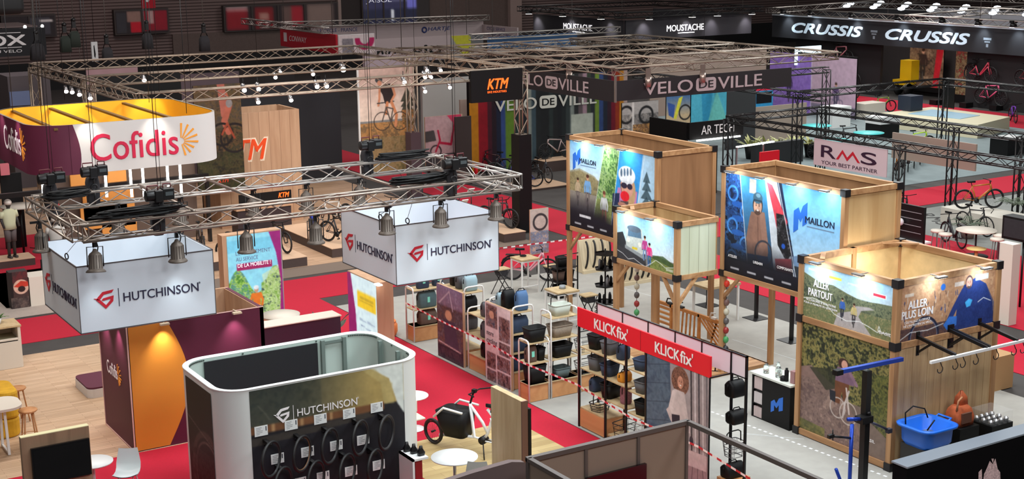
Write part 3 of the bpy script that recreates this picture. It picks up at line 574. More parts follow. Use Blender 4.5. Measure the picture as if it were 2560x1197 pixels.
PL.build('side_print', FX(BX0, 23.75, BZ-.1), 0, 0, PRINT, bt)
# tyres on pegs, each with its card
tyre0 = None; names = ['rightmost of the upper row', 'second from the right in the upper row', 'middle one of the upper row', 'second from the left in the upper row', 'leftmost of the upper row', 'rightmost of the lower row', 'third from the left in the lower row', 'second from the left in the lower row', 'leftmost of the lower row']
for i, (px, py) in enumerate(((966, 1081), (901, 1094), (825, 1115), (755, 1134), (678, 1148), (938, 1166), (868, 1178), (790, 1196), (708, 1212))):
    c = RY(px, py, BY0-.28); lb = 'black bicycle tyre hanging on the booth front, '+names[i]
    if i == 3: lb = 'black tyre with a tan edge, '+names[i]
    if tyre0 is None or i == 3:
        t = thing('bicycle_tyre', lb, 'tyre', c, 'bicycle tyres hanging on the booth front'); a = np.array([math.cos(.9), -math.sin(.9), 0])
        MB().ring(c, a, .305, .026, 36, 8).build('tread', RUB, t); MB().ring(c, a, .281, .010, 36, 5).build('bead', mat('tan_sidewall', (120, 84, 56), .6) if i == 3 else mat('satin_rubber', (52, 52, 54), .35), t)
        MB().box(c[0]-.035, c[0]+.035, c[1]-.02, BY0-.012, c[2]+.235, c[2]+.29).beam((c[0], c[1]-.02, c[2]+.29), (c[0], BY0-.02, c[2]+.17), .03, .03).build('peg', BLACKM, t)
        if tyre0 is None: tyre0 = t
    else: dup(tyre0, c, 0, lb)
CARD = mat('white_card', (228, 232, 230), .5); INK = mat('card_ink', (70, 74, 84), .6)
for i, (px, py) in enumerate(((653, 1077), (728, 1062), (801, 1047), (873, 1033), (942, 1018), (694, 1146), (769, 1129), (841, 1113), (908, 1099), (808, 1191), (878, 1177), (947, 1162), (750, 1206))):
    c = RY(px, py, BY0-.012); f_ = FY(c[0]-.12, c[1], c[2]+.09)
    t = thing('price_card', 'white product card on the booth front, number %s' % ['one from the left in the top row', 'two from the left in the top row', 'three from the left in the top row', 'four from the left in the top row', 'five, at the right end of the top row', 'one from the left in the second row', 'two from the left in the second row', 'three from the left in the second row', 'four from the left in the second row', 'two from the left in the third row', 'three from the left in the third row', 'four from the left in the third row', 'one from the left in the third row'][i].replace('number ', ''), 'card', c, 'product cards on the booth front')
    t['label'] = t['label'].replace('number ', '')
    MB().prism([(0, 0), (.24, 0), (.24, .18), (0, .18)], f_, -.006, 0).build('sheet', CARD, t)
    b = MB()
    for k, L in enumerate((.1, .08, .12, .11, .06)): b.prism([(.03, .03+k*.028), (.03+L, .03+k*.028), (.03+L, .036+k*.028), (.03, .036+k*.028)], f_, 0, .001)
    b.prism([(.2, .02), (.22, .02), (.22, .1), (.2, .1)], f_, 0, .001).build('printing', INK, t)
# ================================================================ hanging box signs and the lighting rig over them
BOXF = mat('white_sign_fabric', (204, 212, 220), .75); SEAM = mat('dark_seam', (70, 66, 68), .6)
def box_sign(x0, x1, label):
    y0, y1, z0, z1 = 25.35, 27.95, 3.0, 4.25
    t = thing('box_sign', label, 'hanging sign', ((x0+x1)/2, (y0+y1)/2, z0))
    for a in ((x0, x1, y0, y0+.03), (x0, x1, y1-.03, y1), (x0, x0+.03, y0+.03, y1-.03), (x1-.03, x1, y0+.03, y1-.03)): MB().box(*a, z0, z1).build('fabric_panel', BOXF, t)
    b = MB(); s = .012
    for z in (z0, z1):
        for p, q in (((x0, y0), (x1, y0)), ((x1, y0), (x1, y1)), ((x1, y1), (x0, y1)), ((x0, y1), (x0, y0))): b.beam((*p, z), (*q, z), s*1.6, s*1.6)
    for p in ((x0, y0), (x1, y0), (x0, y1), (x1, y1)): b.beam((*p, z0), (*p, z1), s, s)
    b.build('seam_frame', SEAM, t)
    area(((x0+x1)/2, (y0+y1)/2-.3, 3.05), 1.6, 22, (.72, .9, 1), ((x0+x1)/2, (y0+y1)/2+.3, 6), 1.6)
    hutch(FY(x0, y0, z1), .27, .5 if x0 < 8 else .47, 2.02, GMARK, NAVY, t); hutch(FX(x0, y1, z1), .16, .52, 2.3, GMARK, NAVY, t)
    b = MB()
    for x, y in ((x0+.3, y0+.02), (x0+1.6, y1-.3), (x0+.02, y1-1.9), (x1-.02, y1-.9)):
        b.ring((x, y, z1+.07), (1, .3, 0), .055, .012, 14, 5); b.cyl((x, y, z1+.12), (x, 25.08 if y < 26.7 else 28.22, 4.82), .006, n=4)
    each(b, 'hanging_ring', BLACKM, t)
    return t
box_sign(6.33, 8.9, 'white hanging box sign with tyre maker lettering above the orange wall')
box_sign(12.78, 15.24, 'white hanging box sign with tyre maker lettering above the panniers')
rig = thing('lighting_rig', 'silver truss lighting rig hanging over the two white box signs', 'truss rig', (10.8, 26.6, 4.8))
RA, RB, RC, RD = (6.35, 24.95), (6.35, 28.35), (15.45, 28.35), (15.45, 24.95); RZ = 4.95
for a, b_ in ((RA, RB), (RB, RC), (RC, RD), (RA, RD)):
    MB().truss((*a, RZ), (*b_, RZ), .29, .5, .026, .012).build('truss_beam', BRONZE if a is RA else SILVER, rig)
for px in (8.45, 9.85, 12.7): MB().cyl((px, 24.95, RZ+.16), (px+.02, 28.35, RZ+.16), .03, n=8).build('cross_pipe', BRONZE, rig)
def bell_lamp(label, P, group='bell shaped lamps on the truss rig'):
    t = thing('bell_lamp', label, 'lamp', (0, 0, 0), group)
    HB = mat('lamp_housing', (96, 86, 78), .5, .4); pf = [(.175, 0), (.18, .015), (.15, .05), (.125, .06), (.118, .30), (.10, .34), (.05, .38), (.03, .42), (0, .43)]
    MB().lathe(pf, n=20, caps=False).build('housing', HB, t)
    b = MB()
    for k in range(16): a = 2*PI*k/16; b.beam((.122*math.cos(a), .122*math.sin(a), .07), (.115*math.cos(a), .115*math.sin(a), .31), .008, .014)
    b.build('cooling_fins', mat('fin_grey', (74, 66, 60), .5, .4), t)
    MB().lathe([(0, .022), (.15, .02)], n=20, caps=False).build('lens', mat('lens_glass', (210, 214, 214), .25), t)
    b = MB(); b.tube([(-.165, 0, .1), (-.165, 0, .46), (.165, 0, .46), (.165, 0, .1)], .012, 5); b.build('yoke', BLACKM, t)
    MB().box(-.03, .03, -.03, .03, .45, .60).box(-.025, .025, -.18, .18, .56, .60).tube([(.05, .02, .3), (.1, .05, .45), (.04, .02, .6)], .012, 5).build('clamp', BLACKM, t)
    return t
bl0 = None
BL = [(240, 680, 24.95, 'bell lamp tilted over the left corner of the left box sign'), (445, 655, 24.95, 'bell lamp over the middle of the left box sign'), (617, 632, 24.95, 'bell lamp in front of the lit picture column'), (790, 603, 24.95, 'bell lamp just left of the right box sign'), (968, 583, 24.95, 'bell lamp over the left half of the right box sign'), (1102, 563, 24.95, 'bell lamp over the middle of the right box sign'),
      (1240, 548, 24.95, 'bell lamp past the right end of the right box sign'), (293, 541, 28.35, 'bell lamp on the rear beam before the orange shelving'), (450, 527, 28.35, 'bell lamp on the rear beam below the rounded sign'), (765, 486, 28.35, 'bell lamp on the rear beam before the wooden tower'), (898, 472, 28.35, 'bell lamp on the rear beam before the far bikes'), (632, 500, 28.35, 'bell lamp on the rear beam in front of the dark reception desk')]
for i, (px, py, Y, lb) in enumerate(BL):
    p = RY(px, py, Y); p = (p[0], Y, 4.2)
    if bl0 is None: bl0 = bell_lamp(lb, p); bl0.location = p; t = bl0
    else: t = dup(bl0, p, 0, lb)
    if i == 0: t.rotation_euler = (-.15, .12, .3)
    if Y < 26: spot((p[0], Y+.0, 4.18), (p[0]+.1, 25.5, 2.6), 24 if i in (1, 2, 4, 5) else 14, 62, (.86, .97, 1), .8, .1)
p = RX(108, 590, 6.3); dup(bl0, (6.2, 27.3, 4.2), PI/2, 'bell lamp turned to the left face of the left box sign')
def hoist(name, label, P, chain=1.6, bag=True):
    """chain motor lying across its chain, control box, hook below and a soft chain bag"""
    x, y, z = P; t = thing(name, label, 'chain hoist', P, 'black chain hoists')
    MB().cyl((x-.24, y, z+.36), (x+.1, y, z+.36), .105, n=14).box(x+.06, x+.27, y-.11, y+.11, z+.27, z+.48).box(x-.09, x+.06, y-.13, y+.13, z+.24, z+.46).build('motor', BLACKM, t, bevel=.015)
    MB().box(x+.1, x+.24, y-.118, y-.11, z+.35, z+.42).build('display', mat('grey_display', (70, 76, 78), .3), t)
    MB().tube([(x-.2, y, z+.46), (x-.2, y, z+.54), (x+.0, y, z+.54), (x+.0, y, z+.46)], .014, 6).tube([(x+.1, y+.02, z+.47), (x+.1, y+.02, z+.55), (x+.24, y+.02, z+.55), (x+.24, y+.02, z+.47)], .014, 6).build('handle', mat('dark_red_grip', (90, 26, 34), .6), t)
    MB().cyl((x, y, z+.24), (x, y, z+.1), .016).ring((x, y, z+.04), (0, 1, 0), .06, .018, 14, 6).cyl((x, y, z-.02), (x, y, z-.3), .02).build('hook', BLACKM, t)
    MB().cyl((x, y, z+.46), (x, y, z+.46+chain), .007, n=5).cyl((x+.06, y, z+.46), (x+.05, y, z+.46+chain), .005, n=4).build('chain', BLACKM, t)
    if bag: MB().loft([[(x+.02+a, y+.2+b_, zz) for a, b_ in rrect(-.12*k, .12*k, -.1*k, .1*k, .05, 3)] for zz, k in ((z-.42, .7), (z-.36, 1), (z+.1, 1.1), (z+.2, .95), (z+.24, .5))]).build('chain_bag', DARK, t)
    return t
for px, py, Y, lb in ((398, 525, 24.95, 'black chain hoist on the front beam in front of the orange shelving'), (132, 520, 28.0, 'black chain hoist at the left rear corner of the rig'), (235, 460, 28.35, 'black chain hoist on the rear beam against the white sign face'), (925, 390, 28.35, 'black chain hoist on the rear beam below the cyclist poster'), (1135, 455, 24.95, 'black chain hoist on the front beam near the right end of the rig')):
    p = RY(px, py, Y); hoist('chain_hoist', lb, (p[0], Y, 5.12), 5.5)
b = MB()
for x0, x1, Y in ((6.6, 8.3, 25.0), (12.6, 13.9, 25.1), (6.4, 7.3, 27.6), (13.8, 15.1, 28.2)):
    for k in range(12):
        c, L, w_, p0 = (x0+x1)/2+rnd.uniform(-.1, .1), (x1-x0)/2*rnd.uniform(.7, 1), rnd.uniform(.07, .17), rnd.uniform(0, 6)
        b.tube([(c+L*math.cos(a), Y+w_*math.sin(a)+.02*math.sin(3*a+p0), RZ+.19+.012*k+.012*math.sin(2*a+p0)) for a in [2*PI*j/18 for j in range(18)]], .016, 5, closed=True)
tag(b.build('cable_coil', BLACK), 'black coiled cables lying on top of the silver rig', 'cable', kind='stuff')
# ================================================================ cargo bike, tables, pale panel, shelves by the booth
round_table('round_table', 'round white table in the foreground beside the cargo bike', G(1136, 1141, .75), .43, WHITE, m=STEEL)
round_table('round_table', 'round white table on the red carpet right behind the tyre booth', G(1030, 988, .75), .34, WHITE)
shell_chair('white shell chair behind the foreground round table', (12.05, 20.85, .02), -2.2)
wp = thing('wood_partition', 'pale oak panel with a brown edge standing beside the cargo bike', 'panel', (12.25, 20.2, .02))
MB().box(12.22, 12.34, 19.66, 20.67, .02, 2.2).build('board', OAK, wp); MB().box(12.22, 12.34, 19.63, 19.66, .02, 2.2).build('edge', mat('brown_edge', (110, 76, 62), .6), wp)
MB().box(12.345, 12.40, 19.62, 19.75, 1.1, 2.05).build('screen', BLACK, wp)
sh = thing('display_shelf', 'white shelf unit beside the tyre booth holding black pedals', 'shelf', (11.16, 21.67, .02))
MB().box(11.0, 11.32, 21.4, 21.94, .80, .84).box(11.0, 11.32, 21.4, 21.94, .25, .29).box(11.0, 11.04, 21.4, 21.94, .02, .84).build('shelf_board', WHITE, sh); MB().box(11.08, 11.22, 21.45, 21.57, .29, .78).build('red_box', mat('dark_red_box', (150, 20, 34), .5), sh)
for k in range(3):
    p = (11.12+.06*k, 21.85-.16*k, .84); o = MB().loft([[(p[0]+a, p[1]+b_, z) for a, b_ in rrect(-w, w, -w*.7, w*.7, .02, 3)] for z, w in ((.84, .06), (.90, .07), (.97, .035), (1.02, .03))]).build('saddle_clamp', BLACKM, None, p); tag(o, 'black bike part on the white shelf beside the booth, %s' % ('deepest in', 'middle one', 'nearest the front')[k], 'bike part', 'black bike parts on the white shelf')
hs = thing('bar_stool', 'cream low backed bar stool behind the tyre booth', 'stool', (12.2, 23.7, .02)); MB().box(12.02, 12.4, 23.5, 23.9, .72, .76).box(12.0, 12.42, 23.88, 23.92, .76, 1.0).build('seat', CREAM, hs, bevel=.02); MB().cyl((12.2, 23.7, .03), (12.2, 23.7, .72), .025).build('column', STEEL, hs); MB().lathe([(.2, .02), (.2, .035)], (12.2, 23.7, 0), 20).build('base', STEEL, hs)
# --- bicycles
def wheel(name, c, axis, R, parent, tyre=.024, m=None, spokes=14, seg=28):
    b = MB(); b.ring(c, axis, R-tyre, tyre, seg, 6, 0); b.ring(c, axis, R-2.4*tyre, .012, seg, 5, 1); a = nrm(axis); u = nrm(np.cross(a, (0, 0, 1))); w = np.cross(a, u); c = np.array(c, float)
    for k in range(spokes): t = 2*PI*k/spokes; d = u*math.cos(t)+w*math.sin(t); b.tube([c+d*.03, c+d*(R-2.4*tyre)], .0025, 3, 2, caps=False)
    b.cyl(c-a*.05, c+a*.05, .022, n=8, mi=1); return b.build(name, [RUB, m or BLACKM, mat('spoke_steel', (120, 120, 124), .4, .7)], parent)
FRAME = mat('bike_frame_paint', (50, 50, 54), .35)
def bicycle(style='mtb'):
    """origin on the ground below the bottom bracket, facing +X"""
    t = thing('bicycle', '', 'bicycle'); R = .35 if style != 'fat' else .36; ty = {'road': .016, 'mtb': .027, 'city': .022}[style]
    fr_, ff_ = (-.44, 0, R), (.64, 0, R); bb = (0, 0, .29); st = (-.17, 0, .80) if style != 'city' else (-.17, 0, .68); ht, hb = (.47, 0, .86), (.51, 0, .70)
    b = MB(); r = .02 if style == 'road' else .026
    if style == 'city': b.tube([ht, (.3, 0, .62), (.1, 0, .38), bb], [r*1.2]*4, 8); b.tube([hb, (.32, 0, .52), (.12, 0, .33), bb], [r*1.2]*4, 8)
    else: b.tube([st, ht], r, 8); b.tube([bb, hb], r*1.35, 8)
    b.tube([bb, st], r, 8); b.tube([hb, ht], r*1.4, 8)
    for s in (-.05, .05): b.tube([(bb[0], s*.6, bb[2]), (fr_[0], s*1.3, R)], .012, 6); b.tube([(st[0], s*.3, st[2]-.06), (fr_[0], s*1.3, R)], .011, 6)
    b.build('frame', FRAME, t)
    b = MB(); b.tube([hb, (hb[0]+.02, 0, hb[2]-.06)], .024, 8)
    for s in (-.055, .055): b.tube([(hb[0]+.02, s, hb[2]-.05), (ff_[0], s, R)], [.02, .014], 7)
    b.build('fork', BLACKM if style == 'mtb' else FRAME, t)
    wheel('wheel', fr_, (0, 1, 0), R, t, ty); wheel('wheel', ff_, (0, 1, 0), R, t, ty)
    b = MB(); b.tube([ht, (.45, 0, .97)], .018, 7)
    if style == 'road': b.tube([(.72, -.2, .80), (.6, -.2, .78), (.72, -.2, .93), (.5, -.19, .97), (.5, .19, .97), (.72, .2, .93), (.6, .2, .78), (.72, .2, .80)][1:-1], .014, 6)
    else: b.tube([(.34, -.36, 1.0), (.46, -.1, .98), (.46, .1, .98), (.34, .36, 1.0)], .013, 6)
    b.build('handlebar', BLACK, t)
    b = MB(); b.tube([st, (st[0]-.04, 0, .94)], .014, 7); b.loft([[(st[0]-.16+x, y*w, .95+z) for y, z in ((-1, 0), (-.7, .03), (.7, .03), (1, 0), (.6, -.03), (-.6, -.03))] for x, w in ((0, .07), (.06, .075), (.16, .035), (.27, .02))]); b.build('saddle', BLACK, t)
    b = MB(); b.cyl((0, -.06, .29), (0, -.05, .29), .09, n=16); b.cyl((0, -.07, .29), (0, .07, .29), .02); b.beam((0, -.08, .29), (.12, -.08, .17), .012, .025); b.beam((0, .08, .29), (-.12, .08, .41), .012, .025); b.box(.09, .15, -.17, -.09, .155, .18); b.box(-.15, -.09, .09, .17, .4, .425)
    b.build('crankset', BLACKM, t)
    if style == 'city':
        b = MB(); b.tube([(-.75, 0, .5), (-.7, 0, .62), (-.58, 0, .71), (-.44, 0, .735), (-.28, 0, .7)], .028, 6); b.beam((-.62, 0, .78), (-.2, 0, .78), .16, .02); b.build('rear_rack', BLACKM, t)
    return t
BIKES = {k: bicycle(k) for k in ('mtb', 'road', 'city')}; USED = set()
_paint = {}
def bike(style, loc, rz, label, col=(50, 50, 54), group=None, sc=1.0):
    key = 'bike_paint_%d_%d_%d' % tuple(col); m = mat(key, col, .35)
    b = dup(BIKES[style], loc, rz, label, group, sc, {'bike_frame_paint': m}); return b
# --- the white cargo bike
cb = thing('cargo_bike', 'white framed cargo bike with a black box, beside the pale oak panel', 'bicycle', (0, 0, 0)); WF = mat('white_frame', (230, 232, 232), .35)
b = MB()
b.tube([(-.1, 0, .95), (-.22, 0, .82), (-.1, 0, .45), (.0, 0, .3)], .03, 8); b.tube([(.28, 0, .95), (.02, 0, .66), (-.1, 0, .45)], .03, 8); b.tube([(.3, 0, 1.0), (.22, 0, .32), (0, 0, .3)], .032, 8); b.tube([(.22, 0, .32), (1.05, 0, .22)], .03, 8)
for s in (-.06, .06): b.tube([(0, s, .3), (-.5, s, .3)], .016, 6); b.tube([(-.2, s, .8), (-.5, s, .3)], .015, 6)
for s in (-.33, .33): b.tube([(.3, s*.9, .88), (.74, s*.9, .92), (.98, s*.9, .7)], .024, 7)
b.build('frame', WF, cb); wheel('wheel', (-.5, 0, .3), (0, 1, 0), .3, cb, .028); wheel('wheel', (1.2, 0, .27), (.2, 1, 0), .27, cb, .03)
MB().loft([[(x, y, z) for x, y in pts] for pts, z in ((rrect(.36, .84, -.2, .2, .1, 4), .30), (rrect(.33, .94, -.27, .27, .12, 4), .55), (rrect(.32, 1.0, -.29, .29, .12, 4), .82))]).build('cargo_box', BLACK, cb)
MB().tube([(.3, 0, 1.0), (.22, 0, 1.25)], .022, 7).tube([(.0, -.33, 1.28), (.2, -.2, 1.26), (.2, .2, 1.26), (.0, .33, 1.28)], .016, 6).box(.16, .24, -.04, .04, 1.24, 1.31).build('handlebar', BLACK, cb)
MB().tube([(-.17, 0, .85), (-.2, 0, 1.0)], .016, 7).loft([[(-.36+x, y*w, 1.02+z) for y, z in ((-1, 0), (-.7, .04), (.7, .04), (1, 0), (.6, -.03), (-.6, -.03))] for x, w in ((0, .1), (.08, .1), (.18, .04), (.29, .02))]).build('saddle', BLACK, cb)
MB().cyl((0, -.08, .3), (0, .08, .3), .08, n=14).tube([(-.05, .1, .28), (-.2, .3, .02)], .014, 6).tube([(-.05, -.1, .28), (-.2, -.3, .02)], .014, 6).beam((0, -.12, .3), (.1, -.12, .18), .015, .03).build('crankset', BLACKM, cb)
cb.location = (13.31, 22.82, .02); cb.rotation_euler = (0, 0, 2.04)
# ================================================================ bag stand: tube racks, photo boards, bags
def rack(name, label, x0, x1, y0, y1, zs, h, base=True, group=None):
    """white tube rack with oak shelves at heights zs"""
    t = thing(name, label, 'rack', ((x0+x1)/2, (y0+y1)/2, .02), group)
    for x in (x0, x1):
        MB().tube([(x, y0, .02), (x, y0, h-.08), (x, y0+.03, h-.02), (x, y0+.1, h), (x, y1-.1, h), (x, y1-.03, h-.02), (x, y1, h-.08), (x, y1, .02)], .02, 8).build('tube_frame', WMET, t)
    for z in zs: MB().box(x0+.01, x1-.01, y0-.02, y1+.02, z-.02, z).build('shelf', OAK, t)
    if base: MB().box(x0+.02, x1-.02, y0+.01, y1-.01, .03, .42).build('base_box', wood('orange_oak', (206, 150, 100), (188, 130, 82), 'y', 5), t)
    return t
def rack_y(label, x0, x1, y0, y1, zs, h):
    """white tube rack running along the aisle: arches at both ends"""
    t = thing('tube_rack', label, 'rack', ((x0+x1)/2, (y0+y1)/2, .02))
    for y in (y0, y1): MB().tube([(x0, y, .02), (x0, y, h-.08), (x0+.03, y, h-.02), (x0+.1, y, h), (x1-.1, y, h), (x1-.03, y, h-.02), (x1, y, h-.08), (x1, y, .02)], .02, 8).build('tube_frame', WMET, t)
    for z in zs: MB().box(x0-.01, x1+.01, y0+.01, y1-.01, z-.02, z).build('shelf', OAK, t)
    MB().box(x0+.01, x1-.01, y0+.02, y1-.02, .03, .40).build('base_box', wood('orange_oak', (206, 150, 100), (188, 130, 82), 'y', 5), t); return t
def pannier(c, m, w=.34, d=.17, h=.38, label='', tagm=None, rz=0):
    t = thing('pannier', label, 'bag', (0, 0, 0)); 
    MB().loft([[(x, y, z) for x, y in rrect(-w/2*k, w/2*k, -d/2*k2, d/2*k2, .05, 3)] for z, k, k2 in ((0, .9, .85), (.03, .97, 1), (h*.7, 1, 1), (h*.86, .98, .7), (h, .95, .34))]).build('bag_body', m, t)
    MB().tube([(-w*.5, 0, h*.8), (-w*.53, 0, h*.5)], .012, 4).tube([(w*.5, 0, h*.8), (w*.53, 0, h*.5)], .012, 4).tube([(-.1, 0, h-.01), (-.06, 0, h+.05), (.06, 0, h+.05), (.1, 0, h-.01)], .011, 5).build('strap', BLACK, t)
    if tagm: MB().box(-.035, .035, -d/2-.012, -d/2-.004, h*.35, h*.7).build('hang_tag', tagm, t)
    t.location = c; t.rotation_euler = (0, 0, rz); return t
def basket(c, m, w=.36, d=.27, h=.25, label='', handle=True, rz=0, wire=False, cat='basket'):
    t = thing('bike_basket', label, cat, (0, 0, 0)); lo, hi = rrect(-w*.4, w*.4, -d*.4, d*.4, .05, 3), rrect(-w/2, w/2, -d/2, d/2, .06, 3); n = len(lo)
    if wire:
        b = MB()
        for z, k in ((0, .8), (.33, .86), (.66, .93), (1, 1)): b.tube([(x*k/1, y*k, h*z) for x, y in hi], .006 if z < 1 else .01, 5, closed=True)
        for i in range(0, n): b.tube([(lo[i][0], lo[i][1], 0), (hi[i][0], hi[i][1], h)], .004, 4)
        for i in range(0, n//2, 2): b.tube([(lo[i][0], lo[i][1], 0), (lo[-i-1][0], lo[-i-1][1], 0)], .004, 4)
        b.build('wire_body', m, t)
    else:
        b = MB(); il = [(x*.93, y*.93) for x, y in lo]; ih = [(x*.93, y*.93) for x, y in hi]
        b.loft([[(x, y, 0) for x, y in lo], [(x, y, h) for x, y in hi], [(x, y, h) for x, y in ih], [(x, y, .02) for x, y in il]]).build('basket_body', m, t)
        MB().tube([(x, y, h) for x, y in hi], .012, 5, closed=True).build('rim', m, t)
    if handle: MB().tube([(-w*.5, 0, h-.02), (-w*.48, 0, h+.16), (-w*.3, 0, h+.2), (w*.3, 0, h+.2), (w*.48, 0, h+.16), (w*.5, 0, h-.02)], .012, 6).build('handle', BLACK, t)
    t.location = c; t.rotation_euler = (0, 0, rz); return t
NAVYB = mat('navy_bag', (44, 58, 82), .8, noise=.1); TEALB = mat('slate_bag', (78, 100, 104), .8, noise=.1); MINT = mat('mint_tag', (130, 220, 196), .5); BROWNB = mat('brown_bag', (96, 74, 64), .8, noise=.1); LBLUE = mat('pale_blue_bag', (150, 176, 186), .75)
GREYB = mat('grey_bag', (88, 88, 92), .8, noise=.1); TAUPE = mat('taupe_basket', (134, 120, 104), .7, noise=.15, scale=30); SAGE = mat('sage_basket', (186, 192, 180), .6)
# rack nearest the back (x axis shelves), with slate panniers
rack('tube_rack', 'white tube rack of slate panniers nearest the right box sign', 15.85, 16.75, 30.55, 30.95, (.42, .86, 1.36), 1.42)
pannier((16.2, 30.7, 1.36), NAVYB, label='dark navy pannier on top of the rack under the box sign', tagm=MINT); pannier((16.65, 30.75, 1.36), NAVYB, label='dark pannier at the right end on top of the slate rack', tagm=MINT, w=.28)
pannier((16.3, 30.7, .86), TEALB, .5, .24, .4, 'slate grey pannier with a mint tag on the middle shelf', MINT); pannier((16.3, 30.7, .42), BROWNB, .5, .24, .36, 'brown pannier on the bottom shelf of the slate rack', MINT)
def photo_board(name, label, x, y0, y1, h, kind):
    t = thing(name, label, 'display board', (x+.04, (y0+y1)/2, .02)); MB().box(x, x+.06, y0, y1, .02, h).build('board', KWOOD, t)
    p = Pic(y1-y0, h-.02, 56)
    if kind == 0:
        p.grad((150, 138, 170), (120, 90, 92), 0, .3); p.noise(p.V > .25, [(70, 50, 56), (120, 80, 70), (56, 44, 56), (100, 84, 92)], 10, 5, .9); p.noise(p.V < .27, [(170, 160, 190), (110, 96, 130), (140, 120, 150)], 12, 6, .6)
        p.line([(.1, .25), (.5, .05), (.62, .3)], .02, (190, 176, 190)); p.ell(.45, .38, .13, .07, (200, 150, 120)); p.poly([(.25, .45), (.7, .45), (.85, .8), (.3, .8)], (70, 56, 74)); p.rect(0, .82, 1, 1, (40, 32, 44)); p.line([(.05, .78), (.9, .82)], .02, (190, 160, 160)); p.noise(p.V > .84, [(36, 30, 44), (90, 70, 80), (60, 44, 50)], 18, 9, .8)
    else:
        p.rect(0, 0, 1, 1, (226, 214, 214))
        for (a, b_, c_, d_, k) in ((.04, .02, .48, .3, 1), (.54, .12, .97, .42, 2), (.54, .44, .97, .6, 3), (.04, .62, .4, .82, 4), (.46, .62, .97, .8, 5), (.04, .84, .42, .99, 6), (.46, .82, .97, .99, 7)):
            p.noise((p.U > a) & (p.U < c_) & (p.V > b_) & (p.V < d_), [(60, 48, 54), (150, 110, 96), (96, 74, 80), (190, 166, 160), (70, 80, 96)], 14, k*7, 1)
        p.ell(.26, .14, .1, .05, (214, 168, 140))
    p.build('photo_print', FX(x, y1, h), 0, 0, PRINT, t, .004); return t
photo_board('photo_board', 'tall photo board of a rider in a dark coat, at the red carpet edge', 15.82, 28.0, 29.25, 1.84, 0)
pb = photo_board('photo_board', 'photo board with a mosaic of pictures and the word cycling', 15.82, 25.85, 26.95, 1.88, 1)
text('cycling', FX(15.82, 26.95, 1.88), .06, .82, .45, .16, mat('ink_letter', (90, 80, 86), .6), pb, d=.006)
text('more', FX(15.82, 26.95, 1.88), .06, .68, .3, .08, mat('ink_letter', (90, 80, 86), .6), pb, d=.006)
rack_y('white tube rack topped by an oak shelf behind the dark coat photo board', 15.9, 16.42, 28.05, 29.2, (.42, .86, 1.3, 1.8), 1.95)
rack_y('low white tube rack of grey and black bags between the two photo boards', 15.9, 16.42, 27.08, 27.9, (.42, .9, 1.4), 1.5)
rack_y('white tube rack of navy bags behind the mosaic photo board', 15.9, 16.44, 25.9, 26.9, (.42, .86, 1.3, 1.8), 1.95)
for i, (x, y, z, m, w, h, lb) in enumerate(((16.2, 28.95, 1.8, BLACK, .3, .4, 'black bag at the far end on top of the coat board rack'), (16.15, 28.6, 1.8, GREYB, .3, .34, 'dark grey pannier in the middle on top of the coat board rack'), (16.2, 28.3, 1.8, LBLUE, .34, .36, 'pale blue pannier at the near end on top of the coat board rack'), (16.16, 28.3, 1.3, BLACK, .4, .36, 'black pannier on the second shelf of the coat board rack'), (16.16, 28.3, .86, GREYB, .4, .34, 'grey pannier on the third shelf of the coat board rack'),
    (16.16, 27.35, .9, GREYB, .42, .38, 'grey pannier on the middle shelf between the photo boards'), (16.16, 27.35, .42, BLACK, .42, .38, 'black pannier on the bottom shelf between the photo boards'), (16.16, 27.35, 1.4, GREYB, .4, .34, 'grey pannier on the top shelf between the photo boards'),
    (16.15, 26.7, 1.8, LBLUE, .34, .3, 'pale blue roll bag at the far end on top of the navy bag rack'), (16.1, 26.4, 1.8, BLACK, .3, .42, 'black tall bag in the middle on top of the navy bag rack'), (16.26, 26.1, 1.8, mat('denim_bag', (74, 108, 150), .75), .28, .44, 'denim blue bag at the near end on top of the navy bag rack'),
    (16.17, 26.1, 1.3, NAVYB, .46, .36, 'navy pannier at the near end of the second navy shelf'), (16.17, 26.1, .86, NAVYB, .46, .34, 'navy pannier at the near end of the third navy shelf'), (16.17, 26.1, .42, NAVYB, .46, .36, 'navy pannier at the near end of the lowest navy shelf'), (16.17, 26.5, 1.3, NAVYB, .44, .34, 'navy pannier deeper on the second navy shelf'), (16.17, 26.5, .86, NAVYB, .44, .34, 'navy pannier deeper on the third navy shelf'))):
    pannier((x, y, z), m, w, .22, h, lb)
# stepped rack of baskets
rack('tube_rack', 'stepped white tube rack of baskets, front low section', 15.72, 16.24, 24.95, 25.35, (.42, .9, 1.36), 1.42)
rack('tube_rack', 'tall white tube rack behind the low basket rack', 16.3, 17.02, 24.95, 25.35, (.42, .9, 1.36, 1.84), 1.98)
rack('tube_rack', 'low white tube rack end beside the red bag sign', 17.08, 17.65, 24.95, 25.35, (.42, .9), 1.3)
basket((15.98, 25.13, 1.36), BLACK, .46, .34, .3, 'black closed bag on the low basket rack', False, cat='bag'); basket((16.66, 25.15, 1.84), SAGE, .46, .32, .24, 'sage green basket with a black handle on the tall rack'); basket((16.66, 25.15, 1.36), TAUPE, .54, .36, .26, 'taupe woven basket on the tall rack', False)
pannier((15.88, 25.13, .9), BROWNB, .26, .2, .36, 'brown bag with mint tag on the low basket rack', MINT); basket((16.12, 25.15, .9), BLACK, .2, .28, .28, 'black basket beside the brown bag'); basket((16.66, 25.13, .9), BLACK, .5, .34, .28, 'black basket on the tall rack with a folded lid'); basket((16.66, 25.13, .42), mat('grey_green_crate', (84, 98, 98), .6), .4, .3, .22, 'grey green crate basket low on the tall rack')
